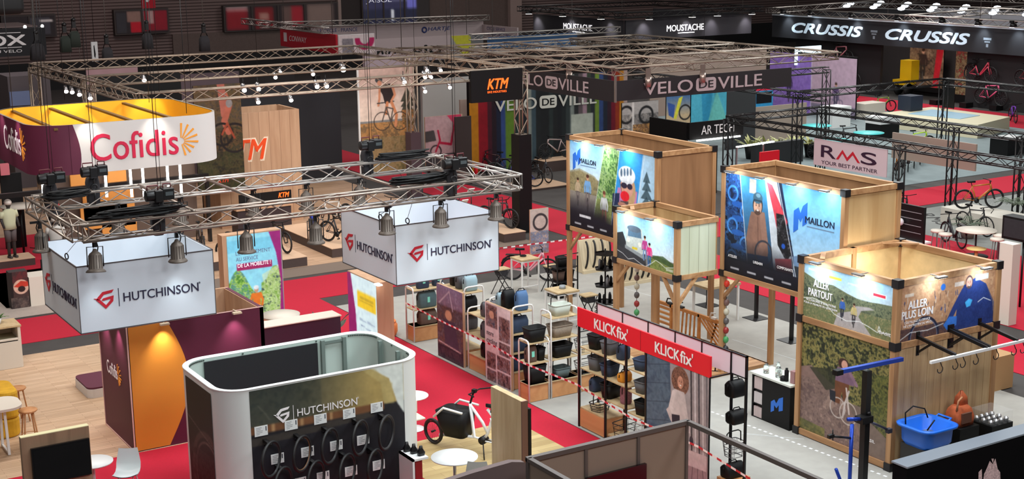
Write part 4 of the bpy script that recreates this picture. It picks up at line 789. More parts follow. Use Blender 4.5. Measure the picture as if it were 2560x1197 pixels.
basket((15.98, 25.13, .42), BLACK, .46, .36, .4, 'large black bag at the bottom of the low basket rack'); basket((17.36, 25.13, .9), mat('grey_wire', (96, 96, 98), .5, .5), .5, .34, .26, 'grey wire basket beside the red bag sign', True, wire=True); basket((17.36, 25.13, .42), mat('grey_wire', (96, 96, 98), .5, .5), .5, .34, .24, 'grey wire basket low down behind the tape', False, wire=True)
# barrier tape in three runs (red and white)
def tape_run(label, pts, n):
    b = MB(); P = [np.array(p, float) for p in pts]; L = [0]+list(np.cumsum([np.linalg.norm(P[i+1]-P[i]) for i in range(len(P)-1)]))
    at = lambda s: next((P[i]+(P[i+1]-P[i])*((s-L[i])/(L[i+1]-L[i]+1e-9)) for i in range(len(P)-1) if s <= L[i+1]+1e-6), P[-1])
    for k in range(n):
        a, c = at(L[-1]*k/n), at(L[-1]*(k+1)/n); b.add([a+np.array([0, 0, .022]), a-np.array([0, 0, .022]), c-np.array([0, 0, .022]), c+np.array([0, 0, .022])], [(0, 1, 2, 3)], k % 2)
    return tag(b.build('barrier_tape', [mat('tape_white', (240, 226, 226), .5), mat('tape_red', (190, 30, 50), .5)]), label, 'barrier tape', 'red and white barrier tapes')
tape_run('red and white barrier tape strung along the bag racks and shelves', [(15.7, 30.7, 1.05), (15.72, 28.6, .98), (15.72, 26.4, .96), (15.68, 25.2, .9), (15.72, 23.1, .95), (15.7, 21.2, .78), (15.75, 19.2, .8), (15.9, 17.4, .5)], 110)
tape_run('red and white barrier tape behind the step-through pink bicycle', [(20.2, 35.2, .95), (23.5, 35.0, .95), (25.6, 34.9, .95)], 40)
# ================================================================ red bag sign with shelves
ks = thing('shelf_display', 'black framed shelf display under the long red lettered sign', 'shelf display', (16.0, 21.0, .02)); KX, KX2 = 15.8, 16.28
for x, y in ((KX, 23.13), (KX, 22.2), (KX, 21.5), (KX2, 23.13), (KX2, 22.2), (KX2, 21.5), (KX2, 18.92), (KX, 20.85)): MB().box(x-.02, x+.02, y-.02, y+.02, .02, 2.172).build('post', BLACKM, ks)
for z, y0 in ((.45, 22.2), (.85, 21.5), (1.3, 21.5), (1.75, 21.5)): MB().box(KX+.01, KX2-.01, y0 if z > .5 else 22.2, 23.12, z-.025, z).build('shelf', OAK, ks)
for z in (.3, .8, 1.25, 1.7): MB().box(KX+.03, KX2-.01, 20.9, 21.48, z-.025, z).build('shelf', OAK, ks)
MB().box(KX, KX2, 22.22, 23.1, .04, .42).build('base_box', wood('orange_oak', (206, 150, 100), (188, 130, 82), 'y', 5), ks)
MB().box(KX+.03, KX2-.01, 21.5, 22.15, .1, .14).build('shelf', OAK, ks)
rs = thing('brand_sign', 'long red sign with white lettering above the black shelves', 'sign', (16.0, 21.0, 2.2))
b = MB().box(KX-.03, KX+.01, 18.92, 23.15, 2.18, 2.58).build('red_panel', RED, rs); MB().box(KX-.034, KX-.03, 20.995, 21.005, 2.18, 2.58).build('seam', mat('seam_red', (150, 10, 26), .6), rs)
b = MB().box(KX2-.02, KX2, 18.92, 23.15, 2.18, 2.58).build('white_panel', mat('pale_pink_panel', (228, 220, 228), .5), rs)
b = MB()
for y in (18.92, 19.75, 20.55, 21.4, 22.25, 23.14): b.box(KX2-.035, KX2+.01, y-.012, y+.012, 2.18, 2.6)
b.box(KX2-.03, KX2+.01, 18.92, 23.15, 2.58, 2.6).box(KX-.03, KX2, 18.9, 18.93, 2.18, 2.2).box(KX-.03, KX2, 23.13, 23.15, 2.18, 2.2); b.build('frame', BLACKM, rs)
kf = FX(KX-.03, 23.15, 2.58)
for u in (.62, 2.62): text('KLICK', kf, u, .1, .74, .21, WLET, rs, off=.02); text('fix', kf, u+.765, .085, .33, .23, WLET, rs, off=.02); text("'", kf, u+1.1, .07, .03, .08, WLET, rs, off=.02)
wp = thing('photo_banner', 'tall photo banner of a curly haired person in a pale jacket', 'banner', (15.79, 19.85, .02)); MB().box(KX-.02, KX+.02, 18.95, 20.8, .02, 2.18).build('board', BLACKM, wp)
p = Pic(1.85, 2.16, 170); p.rect(0, 0, 1, 1, (150, 138, 142)); p.poly([(0, 0), (.38, 0), (.46, 1), (0, 1)], (78, 96, 116)); p.noise(p.mpoly([(0, 0), (.38, 0), (.46, 1), (0, 1)]), [(62, 78, 100), (90, 108, 128), (74, 92, 112)], 6, 3, .7)
for k in range(5): p.line([(0, .1+.17*k), (.38, .02+.17*k)], .006, (52, 66, 84))
p.poly([(.4, 0), (.7, 0), (.8, .7), (.46, 1)], (158, 148, 152)); [p.line([(q, .0), (q+.03, .75)], .02, c) for q, c in ((.72, (60, 56, 62)), (.78, (200, 190, 196)), (.84, (70, 66, 74)), (.9, (186, 176, 180)), (.96, (110, 104, 110)))]
p.poly([(.42, .72), (1, .7), (1, 1), (.42, 1)], (150, 128, 130)); [p.line([(.45+.1*k, 1), (.6+.06*k, .74)], .008, (96, 80, 84)) for k in range(6)]
p.noise(((p.U-.55)/.13)**2+((p.V-.13)/.12)**2 < 1, [(96, 62, 52), (140, 96, 80), (70, 46, 40)], 30, 4, 1); p.head(.555, .135, .12, (206, 146, 124), (110, 72, 58)); p.noise((((p.U-.55)/.14)**2+((p.V-.13)/.125)**2 < 1) & (((p.U-.555)/.06)**2+((p.V-.145)/.062)**2 > 1), [(96, 62, 52), (150, 104, 86), (70, 46, 40)], 34, 4, 1)
p.poly([(.46, .22), (.62, .22), (.68, .42), (.72, .56), (.55, .6), (.4, .52), (.33, .44), (.42, .36)], (196, 182, 184)); p.line([(.45, .26), (.4, .4), (.48, .46)], .05, (208, 194, 196)); p.poly([(.42, .46), (.55, .44), (.56, .62), (.44, .62)], (46, 42, 56)); p.poly([(.55, .6), (.68, .56), (.7, .74), (.58, .72)], (170, 150, 152)); p.ell(.74, .62, .03, .04, (60, 52, 62)); p.poly([(.62, .72), (.98, .7), (.98, .84), (.6, .86)], (190, 170, 172))
p.build('photo_print', FX(KX-.02, 20.8, 2.18), 0, 0, PRINT, wp, .003)
PURP = mat('orange_purple_bag', (214, 136, 30), .7)
for i, (x, y, z, m, w, h, k, lb) in enumerate(((16.02, 22.8, 1.75, BLACK, .36, .3, 0, 'black basket leftmost on the top shelf under the red sign'), (16.02, 22.35, 1.75, GREYB, .34, .26, 0, 'grey bag second on the top shelf under the red sign'), (16.02, 21.9, 1.75, NAVYB, .26, .3, 1, 'navy bag third on the top shelf under the red sign'),
    (16.02, 22.8, 1.3, GREYB, .34, .28, 0, 'dark grey basket leftmost on the second shelf'), (16.02, 22.35, 1.3, NAVYB, .36, .24, 0, 'dark blue patterned bag on the second shelf'), (16.02, 21.85, 1.3, PURP, .28, .2, 1, 'orange and purple bag on the second shelf'),
    (16.02, 22.8, .85, NAVYB, .34, .3, 1, 'navy tub leftmost on the third shelf'), (16.02, 22.3, .85, BLACK, .44, .3, 0, 'black printed basket on the third shelf'), (16.02, 21.8, .85, mat('pink_floral_bag', (150, 96, 110), .7, noise=.4, scale=40), .2, .42, 1, 'pink floral bag at the end of the third shelf'),
    (16.02, 22.7, .45, BLACKM, .4, .18, 2, 'black wire basket with a handle on the wooden base box'), (16.02, 21.85, .14, BLACKM, .46, .3, 2, 'black wire basket on the low shelf under the tape'), (16.02, 21.2, .3, mat('silver_wire', (170, 172, 172), .4, .6), .3, .32, 2, 'silver wire basket beside the photo banner'),
    (16.02, 21.2, .8, BLACK, .34, .28, 0, 'black basket beside the photo banner, lower one'), (16.02, 21.2, 1.25, GREYB, .36, .24, 0, 'dark grey basket beside the photo banner, middle one'), (16.02, 21.25, 1.7, NAVYB, .34, .22, 0, 'dark basket beside the photo banner, top one'))):
    if k == 1: pannier((x, y, z), m, w, .2, h, lb, rz=.1)
    else: basket((x, y, z), m, w, .3, h, lb, handle=(i in (3, 9)), wire=(k == 2), rz=.2)
# things on the back of the photo banner
for x, y, z, m, w, h, k, lb in ((16.35, 18.9, 1.75, BLACK, .34, .3, 0, 'black bag hanging highest behind the photo banner'), (16.35, 18.85, 1.25, BLACK, .36, .24, 1, 'black roll bag hanging behind the photo banner'), (16.3, 18.85, .62, mat('grey_wire', (96, 96, 98), .5, .5), .34, .28, 2, 'grey wire basket hanging behind the photo banner'), (16.25, 18.8, .25, BLACK, .44, .26, 1, 'black bag on the wooden box behind the photo banner')):
    if k == 2: basket((x, y, z), m, w, .3, h, lb, wire=True)
    else: pannier((x, y, z), m, w, .26, h, lb)
o = MB().box(16.0, 16.5, 18.6, 18.95, .02, .25).build('wooden_box', wood('orange_oak', (206, 150, 100), (188, 130, 82), 'y', 5)); tag(o, 'low wooden box behind the photo banner holding a black bag', 'box')
MB().box(16.26, 16.3, 18.5, 18.54, .02, 2.6).build('post', BLACKM, ks); each(MB().box(16.26, 16.3, 18.5, 18.92, 2.18, 2.2).box(16.26, 16.3, 18.5, 18.92, 2.58, 2.6), 'rail', BLACKM, ks)
MB().box(16.27, 16.29, 18.52, 18.92, 2.2, 2.58).build('white_panel', mat('pale_pink_panel', (228, 220, 228), .5), ks)
# ================================================================ timber towers
CONN = mat('black_connector', (24, 23, 25), .45)
def posts(b, pts, z0, z1, w=.11):
    for x, y in pts: b.box(x-w/2, x+w/2, y-w/2, y+w/2, z0, z1)
def clip_lamps(t, spots, nrmv, e=7.5):
    """small arm lamps on the top beam throwing light down the print"""
    for (x, y, z) in spots:
        b = MB(); n_ = np.array(nrmv, float); c = np.array((x, y, z)); q = c+n_*.26
        b.beam(c, q, .025, .02); b.obox(q, (.10 if abs(n_[0]) else .26, .26 if abs(n_[0]) else .10, .03)); b.build('arm_lamp', mat('lamp_grey', (150, 152, 152), .35, .6), t)
        MB().obox(q-np.array((0, 0, .018)), (.07 if abs(n_[0]) else .2, .2 if abs(n_[0]) else .07, .006)).build('lamp_lens', mat('cool_lens', (230, 244, 255), .4, emit=9), t)
        a = area(tuple(q-np.array((0, 0, .03))), .2, e, (.74, .9, 1), tuple(c-np.array((0, 0, .62))), .08)
def maillon(fr, u, v, w, parent, blue=(40, 110, 210)):
    bm = mat('blue_logo', blue, .5); k = w/100; q = lambda pts: [(u+a*k, v+b*k) for a, b in pts]; m = MB()
    m.prism(q([(0, 12), (12, 4), (17, 14), (23, 0), (34, -8), (34, 30), (23, 37), (23, 20), (18, 30), (12, 24), (12, 44), (0, 52)]), fr, .003, .008); m.build('logo', bm, parent)
    text('MAILLON', fr, u+w*.3, v+w*.17, w*.72, w*.12, mat('dark_blue_letter', (22, 34, 62), .5), parent, d=.005, off=.012)
    MB().prism([(u+w*.34, v+w*.34), (u+w*1.02, v+w*.34), (u+w*1.02, v+w*.365), (u+w*.34, v+w*.365)], fr, .003, .004).build('strapline', mat('slate_line', (110, 140, 170), .5), parent)
def bottom_band(p):
    p.grad((26, 26, 38), (18, 18, 26), .86, 1)
    for k in range(6): p.rect(.06+.155*k, .935, .14+.155*k, .955, (214, 60, 70) if k == 4 else (210, 210, 216), .8)
# --- tall tower at the back left (two storey frame, print on its left face)
t1 = thing('timber_tower', 'tall timber tower with the cyclist picture, farthest left of the group', 'exhibition tower', (21.2, 29.0, .02))
ty1 = RX(1645, 380, 20.5)[1]; T1Y0, T1Y1, T1X0, T1X1 = ty1, 30.45, 20.5, 22.2
b = MB(); posts(b, [(T1X0, T1Y1), (T1X0, T1Y0), (T1X1, T1Y1), (T1X1, T1Y0)], .02, 4.92); each(b, 'post', PINE, t1)
b = MB()
for z in (2.46, 4.86):
    for a, c in (((T1X0, T1Y0), (T1X0, T1Y1)), ((T1X1, T1Y0), (T1X1, T1Y1)), ((T1X0, T1Y0), (T1X1, T1Y0)), ((T1X0, T1Y1), (T1X1, T1Y1))): b.beam((*a, z), (*c, z), .09, .11)
for y, s in ((T1Y1, -1), (T1Y0, 1)): b.beam((T1X0, y, 1.85), (T1X0, y+s*.55, 2.42), .07, .07)
each(b, 'beam', PINEY, t1); b = MB()
for x, y in ((T1X0, T1Y1), (T1X0, T1Y0), (T1X1, T1Y0), (T1X1, T1Y1)):
    for z in (4.86, 2.46): b.obox((x, y, z), (.15, .15, .15))
b.obox((T1X0, T1Y1, .07), (.14, .14, .14)); each(b, 'connector', CONN, t1)
b = MB().box(T1X0+.05, T1X1-.05, T1Y0-.01, T1Y0+.01, 2.5, 4.82).build('side_board', wood('brown_board', (156, 114, 78), (132, 94, 62), 'z', 3), t1); MB().box(T1X0+.05, T1X1-.05, T1Y1-.03, T1Y1-.01, 2.5, 4.82).box(T1X1-.02, T1X1, T1Y0, T1Y1, 2.5, 4.82).build('rear_board', wood('brown_board', (156, 114, 78), (132, 94, 62), 'z', 3), t1)
b = MB()
for k in range(7): b.beam((T1X0+.1, T1Y0+(T1Y1-T1Y0)*k/6, 2.46), (T1X1-.1, T1Y0+(T1Y1-T1Y0)*k/6, 2.46), .07, .07)
each(b, 'floor_joist', PINEX, t1)
w1, h1 = T1Y1-T1Y0-.11, 2.30
MB().box(T1X0-.01, T1X0+.02, T1Y0+.05, T1Y1-.05, 2.51, 4.81).build('print_board', BLACKM, t1)
p = Pic(w1, h1, 220); p.grad((132, 196, 242), (214, 232, 240), 0, .4); p.poly([(0, .38), (.12, .33), (.3, .38), (.42, .5), (.4, .6), (0, .6)], (150, 140, 104)); p.noise(p.mpoly([(0, .36), (.12, .31), (.3, .36), (.45, .5), (.45, .62), (0, .62)]), [(130, 120, 86), (170, 158, 116), (112, 106, 80)], 14, 2, .7); p.grad((148, 142, 132), (92, 88, 92), .58, .86, (p.V > .58) & (p.U < .5))
p.rider(.1, .42, .32, (190, 170, 140), (120, 110, 110)); p.rider(.22, .36, .42, (120, 170, 220), (120, 110, 110), hel=(80, 50, 40))
S1 = [(.42, 0), (.6, 0), (.5, .9), (.28, .9)]; p.poly(S1, (120, 160, 96)); p.noise(p.mpoly(S1), [(60, 100, 56), (130, 170, 90), (190, 214, 150), (90, 130, 80)], 12, 7, .9); p.poly([(.34, .6), (.54, .6), (.5, .9), (.28, .9)], (126, 128, 72), .7); p.rider(.42, .5, .44, (210, 214, 216), (176, 110, 90), hel=(120, 74, 56))
S2 = [(.6, 0), (.88, 0), (.76, .9), (.5, .9)]; p.poly(S2, (54, 150, 220)); p.poly([(.58, .42), (.8, .42), (.76, .9), (.5, .9)], (196, 130, 180)); p.poly([(.52, .5), (.6, .48), (.58, .9), (.5, .9)], (36, 50, 84)); p.ell(.72, .44, .06, .16, (196, 160, 120)); p.ell(.68, .4, .072, .12, (214, 158, 138)); p.ell(.68, .27, .095, .1, (230, 232, 236)); [p.ell(.62+.035*k, .25-.01*k, .012, .045, (90, 110, 130)) for k in range(4)]; p.rect(.61, .335, .75, .345, (200, 204, 210)); p.ell(.65, .385, .035, .032, (46, 40, 60)); p.ell(.715, .385, .03, .032, (46, 40, 60)); p.line([(.6, .33), (.63, .5)], .008, (60, 60, 70)); p.ell(.66, .5, .05, .055, (232, 36, 50)); p.poly([(.61, .56), (.7, .55), (.7, .88), (.6, .88)], (90, 70, 70)); [p.ell(.63, .6+.07*k, .05, .028, (176, 124, 108)) for k in range(4)]
p.poly([(.86, 0), (1, 0), (1, .9), (.76, .9)], (176, 212, 236)); p.noise(p.mpoly([(.82, .55), (1, .45), (1, .9), (.76, .9)]), [(40, 62, 66), (60, 84, 78), (90, 112, 120)], 12, 9, .95); [p.poly([(.9, .18+.09*k), (.94+.012*k, .3+.09*k), (.86-.012*k, .3+.09*k)], (52, 74, 84), .8) for k in range(5)]
for q in ([(.6, 0), (.5, .9)], [(.42, .02), (.28, .9)], [(.88, .0), (.76, .9)]): p.line(q, .006, (240, 244, 248))
p.put(np.clip((p.V-.62)/.24, 0, 1)*np.clip((.5-p.U)/.08, 0, 1), (24, 24, 34)); p.put(np.clip((p.V-.76)/.1, 0, 1)*.75, (26, 26, 36)); bottom_band(p); p.rect(.12, .83, .26, .86, (214, 214, 220)); p.rect(.58, .84, .68, .87, (190, 190, 200))
p.build('photo_print', FX(T1X0-.012, T1Y1-.055, 4.81), 0, 0, PRINT, t1, .003); maillon(FX(T1X0-.012, T1Y1-.055, 4.81), .14, .26, 1.02, t1)
clip_lamps(t1, [(T1X0, T1Y1-.75-.95*k, 4.86) for k in range(3)], (-1, 0, 0))
# --- low tower in the middle
t2 = thing('timber_tower', 'lower timber tower with the camper van picture in the middle of the group', 'exhibition tower', (20.0, 25.4, .02)); MX0, MX1, MY0, MY1 = 19.28, 20.42, 24.34, 26.65
b = MB(); posts(b, [(MX0, MY1), (MX0, MY0), (MX1, MY1)], .02, 3.74); each(b, 'post', PINE, t2); b = MB()
for z in (2.46, 3.68):
    for a, c in (((MX0, MY0), (MX0, MY1)), ((MX0, MY1), (MX1, MY1)), ((MX0, MY0), (MX1, MY0)), ((MX1, MY0), (MX1, MY1))): b.beam((*a, z), (*c, z), .09, .11)
b.beam((MX0, MY1, 1.9), (MX0, MY1-.5, 2.42), .07, .07); b.beam((MX0, MY0, 1.8), (MX0, MY0+.5, 2.42), .07, .07); b.beam((MX0, MY0, 1.8), (MX0+.55, MY0, 2.42), .07, .07); b.beam((MX0+.45, MY1, 3.7), (MX0+.1, MY1-.5, 3.72), .1, .03); each(b, 'beam', PINEY, t2); b = MB()
for x, y in ((MX0, MY1), (MX0, MY0), (MX1, MY1)):
    for z in (3.68, 2.46): b.obox((x, y, z), (.15, .15, .15))
each(b, 'connector', CONN, t2)
PALEB = wood('pale_green_board', (206, 210, 184), (190, 194, 166), 'z', 3)
MB().box(MX0+.05, MX1-.05, MY0-.02, MY0, 2.5, 3.63).build('side_board', PALEB, t2); b = MB()
for k in range(1, 5): b.box(MX0+.05+.275*k-.004, MX0+.05+.275*k+.004, MY0-.023, MY0-.02, 2.5, 3.63)
b.build('board_seam', mat('seam_grey', (140, 140, 116), .7), t2); MB().box(MX0+.05, MX1-.05, MY1-.02, MY1, 2.5, 3.63).box(MX1-.02, MX1, MY0, MY1, 2.5, 3.63).build('rear_board', PLY, t2); MB().box(MX0-.01, MX0+.02, MY0+.05, MY1-.05, 2.51, 3.63).build('print_board', BLACKM, t2)
p = Pic(MY1-MY0-.11, 1.12, 190); p.grad((150, 214, 246), (228, 240, 246), 0, .75); p.noise(p.mpoly([(.55, .8), (.7, .7), (1, .78), (1, 1), (.55, 1)]), [(110, 126, 60), (140, 150, 84), (90, 104, 56)], 10, 3, 1); p.poly([(.62, .72), (.8, .68), (1, .8), (1, .88), (.62, .78)], (60, 84, 50), .8)
p.poly([(.0, .62), (.2, .6), (.5, .8), (.52, 1), (0, 1)], (60, 62, 66)); p.poly([(.16, .42), (.2, .26), (.44, .24), (.46, .7), (.44, .84), (.16, .74)], (204, 212, 206)); p.poly([(.2, .3), (.42, .27), (.43, .44), (.19, .46)], (90, 122, 146)); p.ell(.3, .28, .12, .07, (92, 106, 120)); p.poly([(.14, .66), (.46, .78), (.46, .86), (.14, .73)], (150, 158, 160)); p.ell(.4, .58, .03, .05, (240, 240, 226)); p.ell(.2, .54, .03, .05, (240, 240, 226)); p.rect(.27, .66, .36, .71, (226, 200, 60)); p.poly([(0, .45), (.1, .4), (.16, .6), (.1, .75), (0, .7)], (52, 56, 60))
p.rider(.49, .36, .6, (190, 70, 140), (120, 150, 190)); p.rider(.57, .48, .56, (230, 60, 130), (60, 110, 170), hel=(40, 30, 30)); wl = [(0, .82), (.1, .86), (.2, .95), (.3, .9), (.42, .97), (.5, 1.0), (.6, .9), (.68, .8), (.76, .84), (.84, .9), (1, .84)]; p.line(wl, .012, (236, 240, 240)); p.rect(.85, .9, .97, .95, (226, 230, 226), .6)
p.build('photo_print', FX(MX0-.012, MY1-.055, 3.63), 0, 0, PRINT, t2, .003); clip_lamps(t2, [(MX0, MY1-.5, 3.72), (MX0, MY1-1.6, 3.72)], (-1, 0, 0))
# --- tall tower behind with the blue workshop print
t3 = thing('timber_tower', 'tall timber tower with the blue bicycle workshop picture', 'exhibition tower', (21.4, 22.3, .02)); BX_, BXe, BYs, BYe = 20.5, 22.0, 20.46, 24.2
b = MB(); posts(b, [(BX_, BYe), (BX_, BYs), (BXe, BYe), (BXe, BYs)], .02, 4.9); each(b, 'post', PINE, t3); b = MB()
for z in (2.46, 4.84):
    for a, c in (((BX_, BYs), (BX_, BYe)), ((BXe, BYs), (BXe, BYe)), ((BX_, BYs), (BXe, BYs)), ((BX_, BYe), (BXe, BYe))): b.beam((*a, z), (*c, z), .09, .11)
b.beam((BX_, BYe, 1.85), (BX_, BYe-.55, 2.42), .07, .07); each(b, 'beam', PINEY, t3); b = MB()
for x, y in ((BX_, BYe), (BX_, BYs), (BXe, BYs)):
    for z in (4.84, 2.46): b.obox((x, y, z), (.15, .15, .15))
each(b, 'connector', CONN, t3)
MB().box(BX_+.05, BXe-.05, BYs-.01, BYs+.01, 2.5, 4.8).build('side_board', PLY, t3); MB().box(BX_+.05, BXe-.05, BYe-.02, BYe, 2.5, 4.8).box(BXe-.02, BXe, BYs, BYe, 2.5, 4.8).build('rear_board', wood('brown_board', (156, 114, 78), (132, 94, 62), 'z', 3), t3); MB().box(BX_-.01, BX_+.02, BYs+.05, BYe-.05, 2.51, 4.79).build('print_board', BLACKM, t3)
p = Pic(BYe-BYs-.11, 2.28, 260); p.rect(0, 0, 1, 1, (30, 44, 74)); p.noise(p.U < .3, [(22, 34, 60), (40, 84, 150), (26, 50, 96), (66, 130, 200), (18, 26, 46)], 9, 3, .9)
for k in range(5): p.circ(.07+.12*(k % 2), .2+.16*k, .07, .022, (70, 140, 220)); p.ell(.12, .3+.14*k, .06, .03, (40, 96, 180))
p.poly([(.13, 0), (.36, 0), (.46, .9), (.22, .9)], (60, 130, 190)); p.grad((80, 170, 230), (50, 80, 110), 0, .7, p.mpoly([(.13, 0), (.36, 0), (.46, .9), (.22, .9)])); p.rect(.22, .02, .28, .16, (214, 208, 196)); p.poly([(.24, .34), (.36, .32), (.4, .7), (.38, .86), (.22, .86), (.2, .6)], (146, 108, 92)); p.line([(.25, .4), (.22, .62), (.3, .68)], .07, (140, 104, 90)); p.line([(.3, .38), (.31, .66)], .01, (110, 80, 70)); p.line([(.34, .36), (.37, .6), (.33, .7)], .08, (156, 118, 102)); p.head(.297, .265, .17, (226, 176, 150), (60, 44, 40), True); p.ell(.297, .195, .042, .055, (70, 104, 122)); p.line([(.262, .22), (.332, .22)], .014, (40, 56, 70)); p.ell(.3, .17, .02, .02, (120, 160, 176)); p.poly([(.2, .76), (.4, .74), (.42, .9), (.2, .9)], (40, 56, 86))
p.circ(.36, .72, .12, .02, (60, 60, 70)); p.poly([(.36, 0), (.46, 0), (.64, .9), (.46, .9)], (206, 214, 222)); p.poly([(.37, .02), (.42, .04), (.56, .36), (.5, .6), (.44, .3)], (214, 70, 84)); p.noise(p.mpoly([(.46, .3), (.53, .3), (.6, .66), (.56, .74), (.48, .6)]), [(20, 20, 24), (40, 38, 42), (90, 90, 94)], 20, 5, 1); p.cir(.53, .6, .06, (26, 28, 34)); p.cir(.53, .6, .025, (40, 90, 190)); p.poly([(.46, .74), (.6, .7), (.62, .88), (.48, .9)], (190, 84, 90)); [p.line([(.56, .34+.05*k), (.6, .33+.05*k)], .014, (24, 24, 28)) for k in range(6)]
sk = p.mpoly([(.5, 0), (1, 0), (1, .9), (.66, .9)]); p.grad((104, 184, 244), (176, 214, 240), 0, .65, sk); p.poly([(.6, .68), (.72, .62), (.82, .65), (.92, .68), (1, .7), (1, .8), (.62, .8)], (110, 140, 176)); p.poly([(.62, .76), (1, .74), (1, .9), (.66, .9)], (44, 52, 62)); p.rider(.78, .66, .2, (60, 120, 200), (40, 50, 80), hel=(230, 230, 240))
for q in ([(.13, 0), (.22, .9)], [(.36, 0), (.46, .9)], [(.47, 0), (.65, .9)]): p.line(q, .008, (236, 242, 248))
a_ = np.clip((p.V-.62)/.24, 0, 1)*(p.U < .62); p.put(a_, (18, 20, 30)); bottom_band(p); p.rect(.95, .93, 1, .96, (240, 200, 60))
p.build('photo_print', FX(BX_-.012, BYe-.055, 4.79), 0, 0, PRINT, t3, .003); bf = FX(BX_-.012, BYe-.055, 4.79); maillon(bf, 2.22, .4, 1.18, t3)
for s_, u, v, w in (('ATELIER', .13, 1.86, .3), ('URBAIN', .98, 1.86, .3), ('COMPOSANTS', 1.75, 1.82, .5)): text(s_, bf, u, v, w, .06, WLET, t3, d=.005)
clip_lamps(t3, [(BX_, BYe-.45-.98*k, 4.86) for k in range(4)], (-1, 0, 0), 8.5)
# --- near tower on the right with the path picture
t4 = thing('timber_tower', 'nearest timber tower with the path picture and the woman on a bicycle', 'exhibition tower', (20.6, 19.1, .02)); FX0, FX1, FY0, FY1 = 19.28, 22.0, 17.83, 20.33
b = MB(); posts(b, [(FX0, FY0), (FX0, FY1), (FX1, FY0), (FX1, FY1)], .02, 3.72, .12); posts(b, [(20.64, FY1)], 2.4, 3.72); each(b, 'post', PINE, t4); b = MB()
for z in (.1, 2.46, 3.66):
    for a, c in (((FX0, FY0), (FX0, FY1)), ((FX1, FY0), (FX1, FY1)), ((FX0, FY0), (FX1, FY0)), ((FX0, FY1), (FX1, FY1))): b.beam((*a, z), (*c, z), .10, .12)
b.beam((FX0+.55, FY1, 3.72), (FX0+.08, FY1-.45, 3.72), .1, .03); b.beam((FX1-.55, FY1, 3.72), (FX1, FY1-.5, 3.72), .1, .03); each(b, 'beam', PINEY, t4); b = MB()
for x, y in ((FX0, FY0), (FX0, FY1), (FX1, FY0), (FX1, FY1)):
    for z in (3.66, 2.46, .1): b.obox((x, y, z), (.16, .16, .16))
each(b, 'connector', CONN, t4); MB().box(FX0+.06, FX1-.06, FY1-.02, FY1, 2.5, 3.6).box(FX1-.02, FX1, FY0, FY1, 2.5, 3.6).box(FX1-.02, FX1, FY0, FY1, .1, 2.4).build('rear_board', mat('warm_board', (222, 190, 138), .6, noise=.08, scale=5), t4)
m = MB(); cw = (FX1-FX0-.12)/13
for k in range(13): m.box(FX0+.06+cw*k+.004, FX0+.06+cw*(k+1)-.004, FY0-.03+.004*(k % 2), FY0, .16, 2.4)
m.build('plank_front', wood('weathered_plank', (204, 172, 128), (168, 134, 96), 'z', 5), t4)
MB().box(FX0-.01, FX0+.02, FY0+.06, FY1-.06, 2.52, 3.6).box(FX0-.01, FX0+.02, FY0+.06, FY1-.06, .16, 2.4).box(FX0+.06, FX1-.06, FY0-.01, FY0+.02, 2.52, 3.6).build('print_board', BLACKM, t4)
W4 = FY1-FY0-.12; p = Pic(W4, 1.08, 220); p.grad((166, 212, 240), (214, 226, 232), 0, .5); p.poly([(0, .18), (.2, .3), (.34, .28), (.5, .36), (.66, .42), (.84, .38), (1, .36), (1, 1), (0, 1)], (110, 116, 88)); p.noise(p.mpoly([(0, .22), (.2, .34), (.34, .28), (.5, .4), (1, .4), (1, .7), (0, .7)]), [(58, 70, 58), (104, 112, 88), (134, 138, 104), (80, 88, 72)], 10, 4, .8); p.noise(p.V > .62, [(150, 140, 96), (120, 124, 84), (96, 110, 70), (170, 156, 110)], 9, 9, .7)
p.poly([(.36, 1), (.4, .76), (.55, .66), (.6, .54), (.74, .5), (.8, .52), (.66, .6), (.63, .72), (.78, 1)], (176, 168, 166)); p.rider(.45, .46, .42, (60, 100, 180), (40, 44, 60)); p.rider(.58, .5, .44, (200, 180, 120), (60, 56, 60)); p.line([(0, .66), (.12, .62), (.26, .66), (.36, .8), (.5, .86), (.64, .8), (.74, .84), (.84, .9), (.87, .84), (.855, .78), (.845, .86), (.9, .88), (1, .86)], .014, (236, 238, 236)); p.rect(.29, .12, .43, .17, (240, 220, 80)); p.rect(.77, .2, .92, .28, (240, 240, 240)); p.rect(.78, .215, .91, .265, (226, 60, 80)); p.rect(.05, .08, .17, .11, (230, 240, 246)); p.rect(.5, .15, .62, .19, (214, 230, 240)); p.rect(.83, .9, .96, .94, (236, 236, 230), .0)
f4 = FX(FX0-.012, FY1-.06, 3.6); p.build('photo_print', f4, 0, 0, PRINT, t4, .003); text('ALLER', f4, .28, .28, .42, .15, WLET, t4, d=.005, off=.02); text('PARTOUT', f4, .14, .48, .66, .15, WLET, t4, d=.005, off=.02); text('ACCESSOIRES & SOLUTIONS', f4, .08, .70, .82, .045, WLET, t4, d=.005); text('POUR LA MOBILITE DU QUOTIDIEN', f4, .02, .77, .92, .045, WLET, t4, d=.005); text('BASIL', f4, 2.05, .92, .3, .06, WLET, t4, d=.005)
